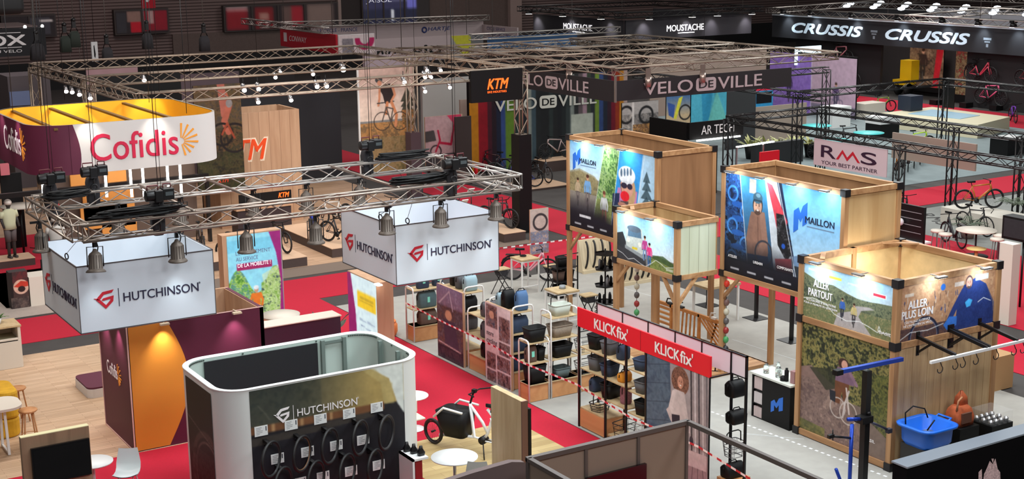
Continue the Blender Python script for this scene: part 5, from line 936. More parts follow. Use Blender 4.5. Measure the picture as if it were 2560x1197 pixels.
p = Pic(W4, 2.24, 220); p.rect(0, 0, 1, 1, (124, 106, 96)); p.noise(p.V < .6, [(58, 60, 40), (120, 112, 64), (150, 138, 80), (84, 88, 52), (40, 44, 32)], 11, 6, .95); p.poly([(0, .42), (.12, .38), (.4, .5), (.62, .7), (.8, 1), (0, 1)], (138, 112, 104)); p.noise(p.mpoly([(0, .5), (.2, .5), (.5, .62), (.8, 1), (0, 1)]), [(96, 78, 76), (140, 116, 106), (112, 92, 88), (166, 140, 126)], 8, 2, .7); p.poly([(.1, .4), (.3, .36), (.5, .48), (.3, .56)], (52, 54, 40), .8); p.noise(p.mpoly([(.6, .3), (1, .25), (1, .8), (.8, .7)]), [(70, 78, 44), (120, 118, 60), (50, 56, 36)], 14, 8, .9)
p.ell(.49, .27, .06, .05, (70, 46, 42)); p.ell(.5, .275, .035, .04, (214, 160, 140)); p.poly([(.42, .31), (.58, .31), (.62, .44), (.4, .44)], (126, 96, 116)); p.line([(.57, .34), (.64, .42)], .035, (140, 108, 126)); p.poly([(.4, .44), (.56, .44), (.55, .6), (.5, .6), (.48, .52), (.46, .64), (.4, .64)], (112, 70, 48)); p.circ(.56, .7, .1, .012, (196, 180, 170)); p.circ(.44, .68, .09, .012, (190, 176, 168)); p.line([(.56, .5), (.52, .62), (.5, .75)], .02, (200, 186, 180)); p.line([(.53, .48), (.57, .7)], .02, (206, 190, 182)); p.poly([(.34, .54), (.41, .54), (.41, .64), (.35, .63)], (40, 42, 50)); p.noise(p.mpoly([(0, .9), (.3, .92), (.3, 1), (0, 1)]), [(130, 124, 70), (90, 92, 56)], 16, 3, .9)
p.build('photo_print', FX(FX0-.012, FY1-.06, 2.4), 0, 0, PRINT, t4, .003); text('BASIL', FX(FX0-.012, FY1-.06, 2.4), 1.8, 1.9, .26, .06, WLET, t4, d=.005)
W5 = FX1-FX0-.12; p = Pic(W5, 1.08, 220); p.rect(0, 0, 1, 1, (186, 142, 108)); p.noise(None, [(196, 150, 112), (170, 122, 92), (206, 166, 130)], 6, 4, .6)
for k in range(46): x, y = rnd.uniform(.02, .7), rnd.uniform(.2, .7); p.line([(x, y), (x+rnd.uniform(-.01, .01), y+rnd.uniform(.04, .12))], .014, rnd.choice([(70, 60, 70), (96, 70, 60), (50, 70, 130), (214, 196, 180)]))
p.noise(p.V > .78, [(60, 44, 50), (96, 66, 60), (44, 40, 60)], 12, 3, .85); p.poly([(.6, .5), (.66, .2), (.78, .1), (.9, .25), (.98, .62), (1, 1), (.58, 1)], (38, 58, 120)); p.noise(p.mpoly([(.6, .5), (.66, .2), (.78, .1), (.9, .25), (1, .62), (1, 1), (.58, 1)]), [(30, 48, 104), (44, 66, 130), (36, 54, 112)], 8, 2, .6); p.line([(.66, .3), (.58, .56), (.52, .78)], .12, (40, 60, 124)); p.head(.715, .16, .22, (226, 160, 140), (70, 54, 54), True); p.poly([(.46, .85), (.52, .72), (.6, .74), (.6, .9), (.5, .96)], (60, 120, 210)); p.circ(.26, 1.0, .36, .045, (36, 40, 62)); p.circ(.26, 1.0, .33, .012, (120, 130, 160)); p.poly([(.68, .52), (.72, .46), (.76, .5), (.74, .6), (.7, .62)], (70, 170, 230)); p.line([(0, .98), (.12, .86), (.3, .88), (.46, .82)], .014, (236, 238, 236)); p.line([(.82, .56), (.88, .5), (.96, .58)], .014, (236, 238, 236)); p.cir(.44, .16, .06, (50, 110, 200)); p.rect(.05, .16, .14, .22, (226, 220, 210), .7); p.rect(.56, .12, .66, .2, (230, 226, 224), .7); p.rect(.78, .06, .92, .16, (226, 236, 244), .8)
f5 = FY(FX0+.06, FY0-.012, 3.6); p.build('photo_print', f5, 0, 0, PRINT, t4, .003); text('ALLER', f5, .22, .32, .5, .15, WLET, t4, d=.005, off=.02); text('PLUS LOIN', f5, .06, .5, .82, .15, WLET, t4, d=.005, off=.02); text("L'OUTILLAGE AU SERVICE", f5, .14, .70, .68, .045, WLET, t4, d=.005); text("DE L'ENTRETIEN DU VELO", f5, .12, .77, .74, .045, WLET, t4, d=.005)
clip_lamps(t4, [(FX0, FY1-.6, 3.72), (FX0, FY1-1.75, 3.72)], (-1, 0, 0), 8); clip_lamps(t4, [(FX0+.85, FY0, 3.72), (FX0+2.1, FY0, 3.72)], (0, -1, 0), 8)
area((20.6, 19.6, 3.5), .3, 16, (1, .95, .8), (20.7, 20.4, 3.0))
# ================================================================ around the timber towers
ct = thing('counter', 'black counter with a blue logo and a bookshelf end in front of the timber tower', 'counter', (19.45, 21.0, .02))
MB().box(19.2, 19.75, 20.5, 21.3, .02, .96).build('body', BLACK, ct); b = MB(); b.box(19.2, 19.75, 21.3, 21.34, .02, .96).box(19.2, 19.75, 21.62, 21.66, .02, .96).box(19.72, 19.75, 21.3, 21.66, .02, .96)
for z in (.04, .34, .65): b.box(19.2, 19.75, 21.34, 21.62, z-.02, z)
b.build('shelving', BLACK, ct); MB().box(19.16, 19.78, 20.45, 21.7, .96, 1.0).build('countertop', mat('speckled_top', (206, 210, 200), .4, noise=.08, scale=40), ct)
ML = MB(); mf = FX(19.2, 21.3, .96); q = lambda pts: [(.24+a, .34+c) for a, c in pts]
ML.prism(q([(0, .12), (.1, .05), (.16, .12), (.24, -.01), (.36, -.07), (.36, .22), (.24, .27), (.24, .13), (.17, .22), (.1, .17), (.1, .29), (0, .35)]), mf, .002, .006); ML.build('logo', mat('blue_logo', (40, 110, 210), .5), ct)
PAGE = mat('pale_book', (206, 188, 186), .6)
for r, z in enumerate((.04, .34, .65)):
    for k in range(7):
        h = .22+.02*((k*3+r) % 3); y = 21.6-.039*k; o = MB().box(19.21, 19.38, y-.034, y, z, z+h).build('catalogue', PAGE if r != 1 else mat('white_book', (214, 206, 206), .6), None, (19.3, y, z))
        tag(o, 'thin %s catalogue on the %s shelf of the black counter end' % (('pinkish', 'whitish', 'pinkish')[r], ('bottom', 'middle', 'top')[r]), 'book', 'catalogues in the black counter end, %s shelf' % ('bottom', 'middle', 'top')[r])
GLASS = mat('clear_glass', (240, 250, 248), .05, trans=.9)
for k, (x, y, r, h, m, nm, lb) in enumerate(((19.35, 21.4, .06, .2, GLASS, 'glass_jar', 'clear jar at the left end of the black counter'), (19.5, 21.2, .05, .26, GLASS, 'glass_jar', 'tall clear jar second on the black counter'), (19.38, 21.05, .07, .22, GLASS, 'glass_jar', 'wide clear jar in the middle of the black counter'), (19.32, 20.75, .045, .28, BLACK, 'bottle', 'black bottle on the black counter top'), (19.3, 20.82, .07, .1, BLACK, 'tin', 'short black tin beside the bottle on the counter'))):
    tag(MB().lathe([(0, 1.0), (r, 1.0), (r, 1+h*.8), (r*.6, 1+h*.88), (r*.6, 1+h), (0, 1+h)], (x, y, 0), 14, caps=False).build(nm, m, None, (x, y, 1.0)), lb, nm.split('_')[-1])
tag(MB().box(19.3, 19.55, 20.5, 20.62, 1.0, 1.26).build('display_box', mat('rose_box', (160, 120, 120), .6), None, (19.4, 20.55, 1)), 'rose coloured box at the right end of the black counter', 'box')
dk = thing('wood_deck', 'low pine deck with tools under the lower timber tower', 'deck', (20.6, 25.6, .02)); m = MB()
for k in range(14): m.box(19.36, 21.85, 24.1+.2*k, 24.29+.2*k, .06, .1)
m.build('deck_board', PINEX, dk); MB().box(19.36, 21.85, 24.1, 24.16, .02, .06).box(21.8, 21.86, 24.1, 26.9, .02, .1).box(19.36, 19.42, 24.1, 26.9, .02, .06).build('deck_frame', PINEY, dk)
tr = thing('trellis', 'orange stained wooden trellis panel standing on the pine deck', 'trellis', (21.3, 26.4, .1)); OST = wood('orange_stain', (206, 142, 76), (176, 110, 50), 'y', 6); b = MB()
for z in (.18, .92): b.box(21.27, 21.33, 25.15, 27.7, z-.04, z+.04)
for y in (25.17, 26.0, 27.1, 27.68): b.box(21.27, 21.33, y-.03, y+.03, .1, .95)
b.build('frame', OST, tr); b = MB()
for k in range(6): b.beam((21.3, 25.2+.15*k, .2), (21.3, 25.2+.15*k+.1 if k else 25.3, .9), .02, .05) if False else b.beam((21.3, 26.05-.16*k*.9, .9), (21.3, 25.25, .9-.12*(5-k)) if k < 5 else (21.3, 25.6, .2), .02, .05)
for k in range(7): b.beam((21.3, 26.05+.16*k, .2), (21.3, 26.02+.15*k, .9), .02, .045)
for k in range(5): b.box(21.28, 21.32, 27.1, 27.68, .26+.13*k, .32+.13*k)
b.build('slats', OST, tr)
for k, (y, lb) in enumerate(((27.2, 'black spring clamp at the left end of the trellis'), (26.75, 'black clamp on top of the trellis middle'), (25.5, 'white handled clamp at the right end of the trellis'))):
    o = MB().tube([(21.3, y+.1, .96), (21.3, y+.05, 1.08), (21.3, y-.1, 1.1)], .018, 6).box(21.26, 21.34, y-.14, y+.02, .95, 1.0).build('clamp', BLACKM if k < 2 else WMET, None, (21.3, y, .95)); tag(o, lb, 'clamp')
for (x, y, lb) in ((20.3, 27.2, 'string of hanging bells and helmets on the left of the trellis'), (20.55, 24.12, 'string of hanging bells and helmets at the right post')):
    t = thing('hanging_string', lb, 'hanging display', (x, y, 2.4)); MB().cyl((x, y, .35), (x, y, 2.42), .008, n=5).build('cord', DARK, t)
    for k, c in enumerate(((226, 60, 40), (206, 196, 186), (120, 90, 84), (196, 190, 170), (90, 84, 84), (150, 40, 40), (70, 150, 90), (40, 40, 44))): MB().blob((x, y, 2.2-.22*k), (.07, .07, .085), 10, 6).build('hung_item', mat('item_%d' % k, c, .4), t)
dh = thing('hook_rack', 'black bent metal hook stand beside the red bag sign', 'hook', (20.4, 24.3, .1)); MB().tube([(20.35, 24.35, .1), (20.6, 24.1, .1)], .018, 5).tube([(20.4, 24.3, .1), (20.42, 24.3, .25), (20.5, 24.15, .62), (20.62, 24.05, .62)], .018, 6).build('rod', BLACKM, dh)
for (px, py, lb) in ((1770, 765, 'black pole on a square base behind the lower timber tower'), (1890, 797, 'black pole on a square base under the blue workshop picture'), (1978, 853, 'black pole on a square base beside the near timber tower')):
    c = G(px, py); t = thing('pole_stand', lb, 'stand', (c[0], c[1], .02)); MB().box(c[0]-.26, c[0]+.26, c[1]-.26, c[1]+.26, .02, .035).build('base', BLACKM, t); MB().box(c[0]-.04, c[0]+.04, c[1]-.04, c[1]+.04, .035, 2.3).build('pole', BLACKM, t)
tb = thing('high_table', 'small cream table under the lower tower behind the trellis', 'table', (23.4, 28.0, .02)); MB().box(22.9, 24.0, 27.6, 28.3, .98, 1.04).build('tabletop', OAK, tb)
for x, y in ((22.95, 27.65), (23.95, 27.65), (22.95, 28.25), (23.95, 28.25)): MB().box(x-.025, x+.025, y-.025, y+.025, .02, .98).build('leg', WMET, tb)
# --- tall tables, folding stools, wire rack, tyre racks, pink bicycle left of the towers
def high_table(label, c, sx=.6, sy=.6, h=1.03):
    t = thing('high_table', label, 'table', (c[0], c[1], .02)); x0, x1, y0, y1 = c[0]-sx/2, c[0]+sx/2, c[1]-sy/2, c[1]+sy/2
    MB().box(x0, x1, y0, y1, h-.04, h).build('tabletop', OAK, t)
    for x, y in ((x0+.03, y0+.03), (x1-.03, y0+.03), (x0+.03, y1-.03), (x1-.03, y1-.03)): MB().box(x-.02, x+.02, y-.02, y+.02, .02, h-.04).build('leg', WMET, t)
    MB().box(x0+.03, x1-.03, y0+.02, y0+.05, .22, .25).box(x0+.03, x1-.03, y0+.02, y0+.05, h-.09, h-.04).box(x0+.02, x0+.05, y0, y1, h-.09, h-.04).build('rail', WMET, t); return t
high_table('tall oak table on thin white legs in front of the pink bicycle', (20.95, 33.4), .62, .62, 1.03); high_table('tall oak table on thin white legs in front of the left timber post', (19.75, 29.7), .66, .66, 1.03)
o = MB().lathe([(0, 1.03), (.09, 1.03), (.08, 1.12), (0, 1.12)], (19.8, 29.75, 0), 14, caps=False).build('bell', mat('grey_bell', (140, 146, 150), .4), None, (19.8, 29.75, 1.03)); tag(o, 'grey rounded bell on the tall oak table by the timber post', 'bell')
o = MB().ring((20.95, 33.5, 1.06), (0, 0, 1), .08, .02, 14, 6).build('lock_coil', BLACK, None, (20.95, 33.5, 1.03)); tag(o, 'black coil on the tall oak table by the pink bicycle', 'lock')
def x_stool(label, c, h=.78):
    t = thing('folding_stool', label, 'stool', (c[0], c[1], .02)); MB().box(c[0]-.2, c[0]+.2, c[1]-.17, c[1]+.17, h-.03, h).build('seat', OAK, t)
    for s in (-.16, .16): MB().cyl((c[0]-.26, c[1]+s, .02), (c[0]+.18, c[1]+s, h-.03), .014, n=6).build('leg', BLACKM, t); MB().cyl((c[0]+.26, c[1]+s, .02), (c[0]-.18, c[1]+s, h-.03), .014, n=6).build('leg', BLACKM, t)
    MB().box(c[0]-.12, c[0]+.12, c[1]-.15, c[1]+.15, h-.2, h-.03).build('sling', DARK, t); return t
x_stool('folding stool with an oak seat left of the tall table by the pink bicycle', (20.25, 33.55)); x_stool('folding stool right of the tall table by the pink bicycle', (21.6, 33.0)); x_stool('black folding stool tucked behind the tall table by the timber post', (20.3, 29.3), .9)
bike('city', (21.7, 34.5, .02), -.72, 'pale pink step-through bicycle behind the tall oak table', (212, 150, 160))
wr = thing('wire_rack', 'black rotating rack of black shoes and bottles beside the left timber post', 'rack', (20.95, 29.45, .02)); MB().cyl((20.95, 29.45, .02), (20.95, 29.45, 2.0), .022, n=8).build('pole', BLACKM, wr)
for z in (.12, .55, 1.0, 1.45, 1.85): MB().lathe([(0, z), (.29, z), (.31, z+.04), (.29, z+.04), (.28, z+.015), (0, z+.015)], (20.95, 29.45, 0), 6, caps=False, sm=False).build('tray', BLACKM, wr)
for k in range(12):
    a, z = k*1.7, (.565, 1.015, 1.465)[k % 3]; x, y = 20.95+.15*math.cos(a), 29.45+.15*math.sin(a)
    o = MB().lathe([(0, z), (.045, z), (.04, z+.2), (.02, z+.25), (0, z+.25)], (x, y, 0), 8, caps=False).build('bottle', BLACK if k % 5 else mat('grey_bottle', (120, 120, 124), .4), None, (x, y, z)); tag(o, 'dark bottle standing on the %s tray of the black wire rack' % ('lower', 'middle', 'upper')[k % 3] if k % 5 else 'grey bottle on the %s tray of the wire rack, %s' % (('lower', 'middle', 'upper')[k % 3], ('front', 'side', 'rear')[k//5]), 'bottle', 'bottles on the wire rack, %s tray' % ('lower', 'middle', 'upper')[k % 3])
MB().ring((20.95, 29.45, .3), (0, 0, 1), .27, .012, 20, 5).ring((20.95, 29.45, .42), (0, 0, 1), .27, .012, 20, 5).build('rim', BLACKM, wr)
bs = thing('black_shelf', 'black shelf of helmets and bags left of the left timber post', 'shelf', (21.5, 32.3, .02)); m = MB()
for z in (.1, .5, .9): m.box(21.2, 21.9, 32.1, 32.6, z-.02, z)
for x, y in ((21.2, 32.1), (21.88, 32.1), (21.2, 32.58), (21.88, 32.58)): m.box(x-.015, x+.015, y-.015, y+.015, .02, 1.2)
m.tube([(21.2, 32.1, 1.0), (21.2, 32.1, 1.28), (21.9, 32.1, 1.28)], .015, 5).build('shelf_frame', BLACKM, bs)
for k, (x, z, m, lb) in enumerate(((21.4, .1, BLACK, 'black basket on the bottom of the black shelf, left'), (21.72, .1, BLACK, 'black basket on the bottom of the black shelf, right'), (21.4, .5, BROWNB, 'brown bag on the middle of the black shelf'), (21.72, .5, BLACK, 'black bag on the middle of the black shelf'), (21.5, .9, BLACK, 'black basket on top of the black shelf'))): basket((x, 32.35, z), m, .3, .3, .26, lb, False)
def tyre_rack(label, c, n, sx, h=1.0):
    t = thing('tyre_rack', label, 'rack', (c[0], c[1], .02)); x0 = c[0]; BW = mat('pale_ply', (206, 190, 158), .6)
    MB().add([(x0, c[1]-.05, .03), (x0+sx, c[1]-.05, .03), (x0+sx, c[1]+.35, .03), (x0, c[1]+.35, .03), (x0, c[1]+.2, h), (x0+sx, c[1]+.2, h), (x0+sx, c[1]+.26, h), (x0, c[1]+.26, h)], [(0, 1, 5, 4), (1, 2, 6, 5), (2, 3, 7, 6), (3, 0, 4, 7), (4, 5, 6, 7), (3, 2, 1, 0)]).box(x0-.03, x0+sx+.03, c[1]-.12, c[1]-.04, .02, .12).build('slanted_board', BW, t)
    for k in range(n):
        x = x0+sx*(k+.5)/n; o = MB().tube([(x+.02*math.sin(a), c[1]+.1-.3*math.cos(a)*.55-.04, .14+h*.42*(1+math.sin(a))) for a in [-1.45+2.9*j/10 for j in range(11)]], .032, 7).build('bicycle_tyre', RUB, None, (x, c[1], .1)); tag(o, 'black tyre in the pale rack, %s from the left, %s' % (('first', 'second', 'third', 'fourth', 'fifth')[k], label.split('rack ')[1]), 'tyre', 'tyres in the pale racks')
tyre_rack('pale slanted tyre rack between the tower posts', (23.55, 34.3), 4, 1.1); tyre_rack('pale slanted tyre rack behind the lower tower post', (23.6, 32.4), 5, 1.1, .9)
ps = thing('wheel_display', 'small white display with a wheel picture by the red carpet', 'display', (23.9, 37.3, .02)); MB().box(23.6, 24.3, 37.3, 37.34, .02, 1.5).build('board', KWOOD, ps); p = Pic(.7, 1.46, 40); p.rect(0, 0, 1, 1, (190, 176, 166)); p.circ(.55, .3, .17, .05, (60, 56, 58)); p.noise(p.V > .5, [(120, 110, 104), (90, 120, 160), (180, 160, 140)], 9, 3, .8); p.build('print', FY(23.6, 37.3, 1.5), 0, 0, PRINT, ps, .003)
# --- things hung on and standing at the front of the near tower
hr = thing('hook_rail', 'white rail with hooks held out on black brackets from the near timber tower', 'rail', (20.6, 17.4, 2.4)); RYY = 16.9
MB().beam((19.2, RYY, 2.4), (21.75, RYY, 2.4), .05, .05).build('rail', WHITE, hr)
for x in (19.85, 20.7, 20.78, 21.55): MB().beam((x, FY0-.03, 2.56), (x, RYY, 2.43), .05, .06).box(x-.04, x+.04, FY0-.04, FY0, 2.2, 2.66).beam((x, FY0-.03, 2.25), (x, 17.5, 2.48), .03, .04).build('bracket', BLACKM, hr)
for x in (19.45, 19.85, 20.05, 20.4, 20.95, 21.45, 21.7): MB().tube([(x, RYY, 2.38)]+[(x+.07*math.sin(a), RYY-.01, 2.30-.07*(1-math.cos(a))+.0) for a in [k*.55 for k in range(1, 10)]], .009, 5).build('hook', BLACKM, hr)
tu = thing('washing_tub', 'blue plastic parts washing tub with a hose on a dark pedestal', 'tub', (19.6, 17.25, .02)); BLUEP = mat('blue_plastic', (24, 104, 214), .35)
R1 = lambda k, z: [(19.62+(x)*k, 17.27+y*k, z) for x, y in rrect(-.42, .42, -.40, .40, .2, 6)]
MB().loft([R1(.78, .66), R1(.9, .74), R1(.94, 1.0), R1(1.1, 1.02), R1(1.12, 1.06), R1(1.04, 1.07), R1(.86, 1.05), R1(.8, .82), R1(.5, .80)]).build('basin', BLUEP, tu)
MB().tube([(20.05, 17.45, 1.05), (20.18, 17.5, 1.06), (20.18, 17.2, 1.06), (20.05, 17.15, 1.05)], .025, 6).build('handle', BLUEP, tu)
MB().loft([[(x, y, .825) for x, y in rrect(19.35, 19.9, 17.0, 17.5, .1, 4)], [(x, y, .83) for x, y in rrect(19.35, 19.9, 17.0, 17.5, .1, 4)]]).build('sieve', mat('grey_sieve', (150, 156, 160), .4, .5), tu)
MB().tube([(19.3, 17.5, 1.0), (19.3, 17.52, 1.25), (19.42, 17.45, 1.38), (19.62, 17.35, 1.32), (19.66, 17.3, 1.15)], .014, 6).tube([(19.66, 17.3, .9), (19.78, 17.24, 1.1)], .016, 6).build('hose', BLACK, tu)
MB().box(19.3, 19.95, 16.95, 17.6, .02, .66).build('pedestal', mat('dark_pedestal', (40, 38, 36), .6), tu)
bx = thing('black_plinth', 'black plinth carrying the orange tool bag', 'plinth', (20.75, 17.4, .02)); MB().box(20.45, 20.98, 17.2, 17.75, .02, .78).build('body', BLACK, bx)
ob = thing('tool_bag', 'orange and brown open tool bag on the black plinth', 'bag', (20.7, 17.45, .78)); OBG = mat('rust_bag', (176, 84, 44), .75, noise=.25, scale=10)
MB().loft([[(20.7+x*k, 17.45+y*k, z) for x, y in rrect(-.24, .24, -.17, .17, .06, 3)] for z, k in ((.78, 1), (.95, 1.05), (1.1, .85), (1.16, .6))]).build('bag_body', OBG, ob); MB().box(20.55, 20.8, 17.24, 17.28, .86, 1.06).build('pocket', mat('brown_pocket', (96, 60, 44), .8), ob); MB().loft([[(20.78+x, 17.5+y, z) for x, y in rrect(-.1*k, .1*k, -.08*k, .08*k, .03, 2)] for z, k in ((1.1, 1.2), (1.3, 1), (1.42, .3))]).build('raised_flap', OBG, ob); MB().tube([(20.5, 17.35, 1.1), (20.52, 17.34, 1.3), (20.62, 17.34, 1.36)], .02, 5).build('strap', mat('tan_strap', (190, 130, 90), .7), ob)
cr = thing('bottle_crate', 'black plinth with a tray of silver cups under a clear cover', 'display plinth', (21.7, 17.45, .02)); MB().box(21.35, 21.95, 17.2, 17.75, .02, .66).build('body', BLACK, cr)
for i in range(4):
    for j in range(3):
        x, y = 21.43+.145*i, 17.3+.17*j; tag(MB().lathe([(0, .66), (.045, .66), (.05, .74), (.04, .74), (.035, .67), (0, .67)], (x, y, 0), 12, caps=False).build('cup', STEEL, None, (x, y, .66)), 'silver cup standing in the tray on the right black plinth', 'cup', 'silver cups on the right black plinth')
MB().add([(x, y, z) for z in (.68, .9) for x, y in ((21.36, 17.21), (21.94, 17.21), (21.94, 17.74), (21.36, 17.74))], [(0, 1, 5, 4), (1, 2, 6, 5), (2, 3, 7, 6), (3, 0, 4, 7), (4, 5, 6, 7)]).build('clear_cover', mat('clear_cover', (255, 255, 255), .05, alpha=.08), cr)
o = MB().box(24.6, 25.3, 19.9, 20.4, .02, .8).build('carton', mat('cardboard', (180, 140, 96), .8), None, (25, 20.1, .02)); tag(o, 'brown carton behind the right corner of the near timber tower', 'box')
# repair stand: black mast with blue arms
MX = RY(2163, 1050, 17.1)[0]
rp = thing('repair_stand', 'black mast repair stand with blue clamp arms in front of the woman picture', 'repair stand', (18.3, 17.1, .02)); BLU = mat('blue_anodised', (34, 70, 176), .3, .5)
MB().box(MX-.06, MX+.06, 17.04, 17.16, .02, 2.44).build('mast', BLACKM, rp); MB().box(MX-.4, MX+.4, 16.8, 17.4, .02, .04).build('base', BLACKM, rp)
A, B = RY(2092, 930, 17.1), RY(2255, 897, 17.1); MB().beam(A, B, .08, .07).build('top_bar', BLU, rp); MB().box(A[0]-.05, A[0]+.1, 17.04, 17.16, A[2]-.05, A[2]+.04).build('bar_end', BLACK, rp)
C1 = RY(2160, 1047, 17.05); MB().obox(C1, (.26, .2, .12)).cyl(C1+np.array((.1, 0, .06)), C1+np.array((.1, 0, .12)), .05).build('clamp_head', BLACKM, rp); MB().cyl(C1, RY(2120, 1048, 17.0), .035).build('clamp_jaw', BLU, rp); MB().cyl(C1, RY(2222, 1075, 16.9), .025).obox(RY(2222, 1076, 16.9), (.1, .08, .08)).build('side_arm', mat('dark_steel', (90, 92, 110), .35, .7), rp)
rs2 = thing('folding_stand', 'slim blue folding work stand beside the black mast', 'work stand', (17.9, 16.95, .02)); P0, P1 = RY(2130, 1060, 16.95), RY(2124, 1197, 16.95)
MB().cyl((P1[0], 16.95, .1), P0, .035, n=8).build('post', BLU, rs2); MB().cyl(RY(2128, 1095, 16.95), RY(2080, 1090, 16.9), .022).obox(RY(2077, 1090, 16.9), (.12, .06, .06)).cyl(RY(2082, 1074, 16.9), RY(2082, 1100, 16.9), .012).build('jaw', BLACKM, rs2); q = RY(2090, 1172, 16.9); MB().cyl(q, (P1[0], 16.95, .12), .03, n=8).cyl((P1[0], 16.95, .12), (P1[0]+.5, 16.7, .03), .03, n=8).build('leg', BLU, rs2)
# black wall in the bottom right corner
DEEP = mat('deep_black', (5, 4, 6), .9); DEEP.node_tree.nodes['Principled BSDF'].inputs['Specular IOR Level'].default_value = .08
bw = thing('black_partition', 'black partition with a grey top and a pale pink print, bottom right corner', 'partition', (19, 15.8, 0))
MB().box(17.38, 24, 15.68, 16.0, .0, 1.17).build('body', DEEP, bw); MB().box(17.36, 24, 15.66, 16.02, 1.17, 1.2).build('top_cap', mat('grey_cap', (112, 120, 130), .5), bw)
m = MB(); f_ = FY(18.4, 15.68, 1.17)
for pl in (((2466, 1172), (2474, 1152), (2482, 1160), (2488, 1146), (2494, 1172), (2500, 1180), (2502, 1230), (2454, 1230), (2460, 1184)), ((2478, 1146), (2484, 1146), (2482, 1158)), ((2446, 1180), (2454, 1172), (2456, 1230), (2446, 1230))):
    pp = [RY(x, y, 15.68) for x, y in pl]; m.prism([(q[0]-18.4, 1.17-q[2]) for q in pp], f_, .002, .004)
m.build('print', mat('pink_grey_print', (190, 160, 160), .7, noise=.4, scale=30), bw)
# taupe grid booth and brown wall in the foreground
gb = thing('grid_booth', 'taupe panel booth with a dark frame in the bottom foreground', 'booth', (12, 16.6, 0)); TA = mat('taupe_panel', (134, 116, 102), .7); FRM = mat('grey_brown_frame', (84, 76, 72), .5)
gx0, gx1, gy, gz = 10.45, 13.42, 16.62, 2.5
MB().box(gx0, gx1, gy, gy+.05, 0, gz-.02).box(gx0, gx0+.04, 12, gy, 0, gz-.02).build('panel', TA, gb); m = MB().box(gx0-.02, gx1+.02, gy-.03, gy+.06, gz-.05, gz+.02).box(gx0-.03, gx0+.05, 12, gy, gz-.04, gz+.02).box(gx1-.035, gx1+.035, 12, gy, gz-.05, gz+.02)
for x in (gx0, 11.46, 12.44, gx1-.03): m.box(x-.02, x+.03, gy-.025, gy+.05, 0, gz)
m.build('frame', FRM, gb); q0, q1 = RY(1465, 1195, gy-.05), RY(1614, 1157, gy-.05); MB().box(q0[0], q1[0], gy-.08, gy-.03, q1[2]-.75, q1[2]).build('television', mat('brown_black_screen', (26, 12, 14), .15), gb)
m = MB(); pts = [(-1.2, -.32), (-.6, -.2), (0, -.06), (.7, .0), (1.4, .03), (1.62, -.02), (1.7, -.12), (1.7, -2.2), (-1.2, -2.2)]
bq = thing('brown_wall', 'dark brown partition with a rounded top corner in the bottom foreground', 'partition', (10, 17.3, 0)); MB().prism([(a, -c) for a, c in pts], FY(9.15, 17.25, 2.2), -.12, 0).build('panel', mat('umber_panel', (98, 82, 80), .7), bq)
# ================================================================ bike maker stand behind the finance stand
PLD = mat('plinth_side', (72, 58, 54), .6); PLT = mat('plinth_top', (210, 176, 146), .6)
def plinth(label, x0, x1, y0, y1, h=.3):
    t = thing('plinth', label, 'plinth', ((x0+x1)/2, (y0+y1)/2, .02)); MB().box(x0, x1, y0, y1, .02, h).build('body', PLD, t); MB().box(x0-.01, x1+.01, y0-.01, y1+.01, h, h+.02).build('top', PLT, t); return t
plinth('dark plinth under a mountain bike, beside the lit picture column', 16.3, 17.1, 40.05, 42.5); plinth('long dark plinth with two bikes left of the right box sign', 18.2, 19.2, 40.6, 45.0); plinth('dark plinth right of the right box sign', 23.9, 24.75, 39.4, 41.5); plinth('low dark plinth behind the left box sign', 14.0, 15.0, 41.0, 44.0)
KB = 'bikes on the oak stand floor'
bike('mtb', (16.65, 41.4, .32), -PI/2+.12, 'dark mountain bike on the plinth beside the lit picture column', (46, 42, 40), KB); bike('mtb', (18.6, 43.0, .32), -PI/2-.5, 'blue mountain bike on the long plinth', (40, 66, 190), KB); bike('mtb', (18.75, 41.3, .32), -PI/2+.45, 'black bike at the near end of the long plinth', (36, 36, 40), KB)
bike('mtb', (14.5, 42.4, .32), -PI/2-.2, 'dark bike behind the corner of the left box sign', (60, 50, 46), KB); bike('mtb', (15.4, 41.7, .02), -PI/2+.6, 'orange and white bike behind the lit picture column', (226, 96, 40), KB); bike('mtb', (24.3, 40.6, .32), -PI/2+.4, 'dark bike on the plinth right of the right box sign', (60, 40, 44), KB)
bike('mtb', (21.6, 42.3, .02), -PI/2+.3, 'grey bike behind the right box sign', (120, 116, 112), KB); bike('mtb', (22.6, 44.5, .02), PI+.5, 'black bike on the red carpet side beside the truss leg', (40, 40, 44), KB); bike('mtb', (20.6, 45.5, .02), PI+.3, 'white bike behind the rear beam of the silver rig', (214, 210, 204), KB)
for i, (x, y) in enumerate(((22.8, 43.2), (23.9, 42.0), (25.2, 43.8), (24.6, 46.4))): t = thing('info_stand', 'white info card on a dark post, %s' % ('behind the right box sign', 'by the plinth right of that sign', 'at the edge of the red carpet', 'below the cyclist poster')[i], 'info stand', (x, y, .02)); MB().cyl((x, y, .02), (x, y, 1.0), .02, n=6).build('post', BLACKM, t); MB().obox((x, y, 1.03), (.24, .03, .17), ax=((1, 0, 0), (0, .7, .7), (0, -.7, .7))).build('card', WHITE, t)
tw = thing('wood_tower', 'tall pinkish oak tower with orange lettering behind the truss rig', 'exhibition tower', (18.9, 47.9, .02)); TX0, TX1, TY, TZ = 16.9, 20.0, 47.0, 4.05
MB().box(TX0, TX1, TY, TY+.1, .02, TZ).box(TX1-.1, TX1, TY+.1, 48.9, .02, TZ).box(TX0, TX0+.1, TY+.1, 48.9, .02, TZ).box(TX0, TX1, 48.8, 48.9, .02, TZ).build('cladding', KWOOD, tw); m = MB()
for k in range(1, 8): m.box(TX0+.39*k-.006, TX0+.39*k+.006, TY-.004, TY, .02, TZ)
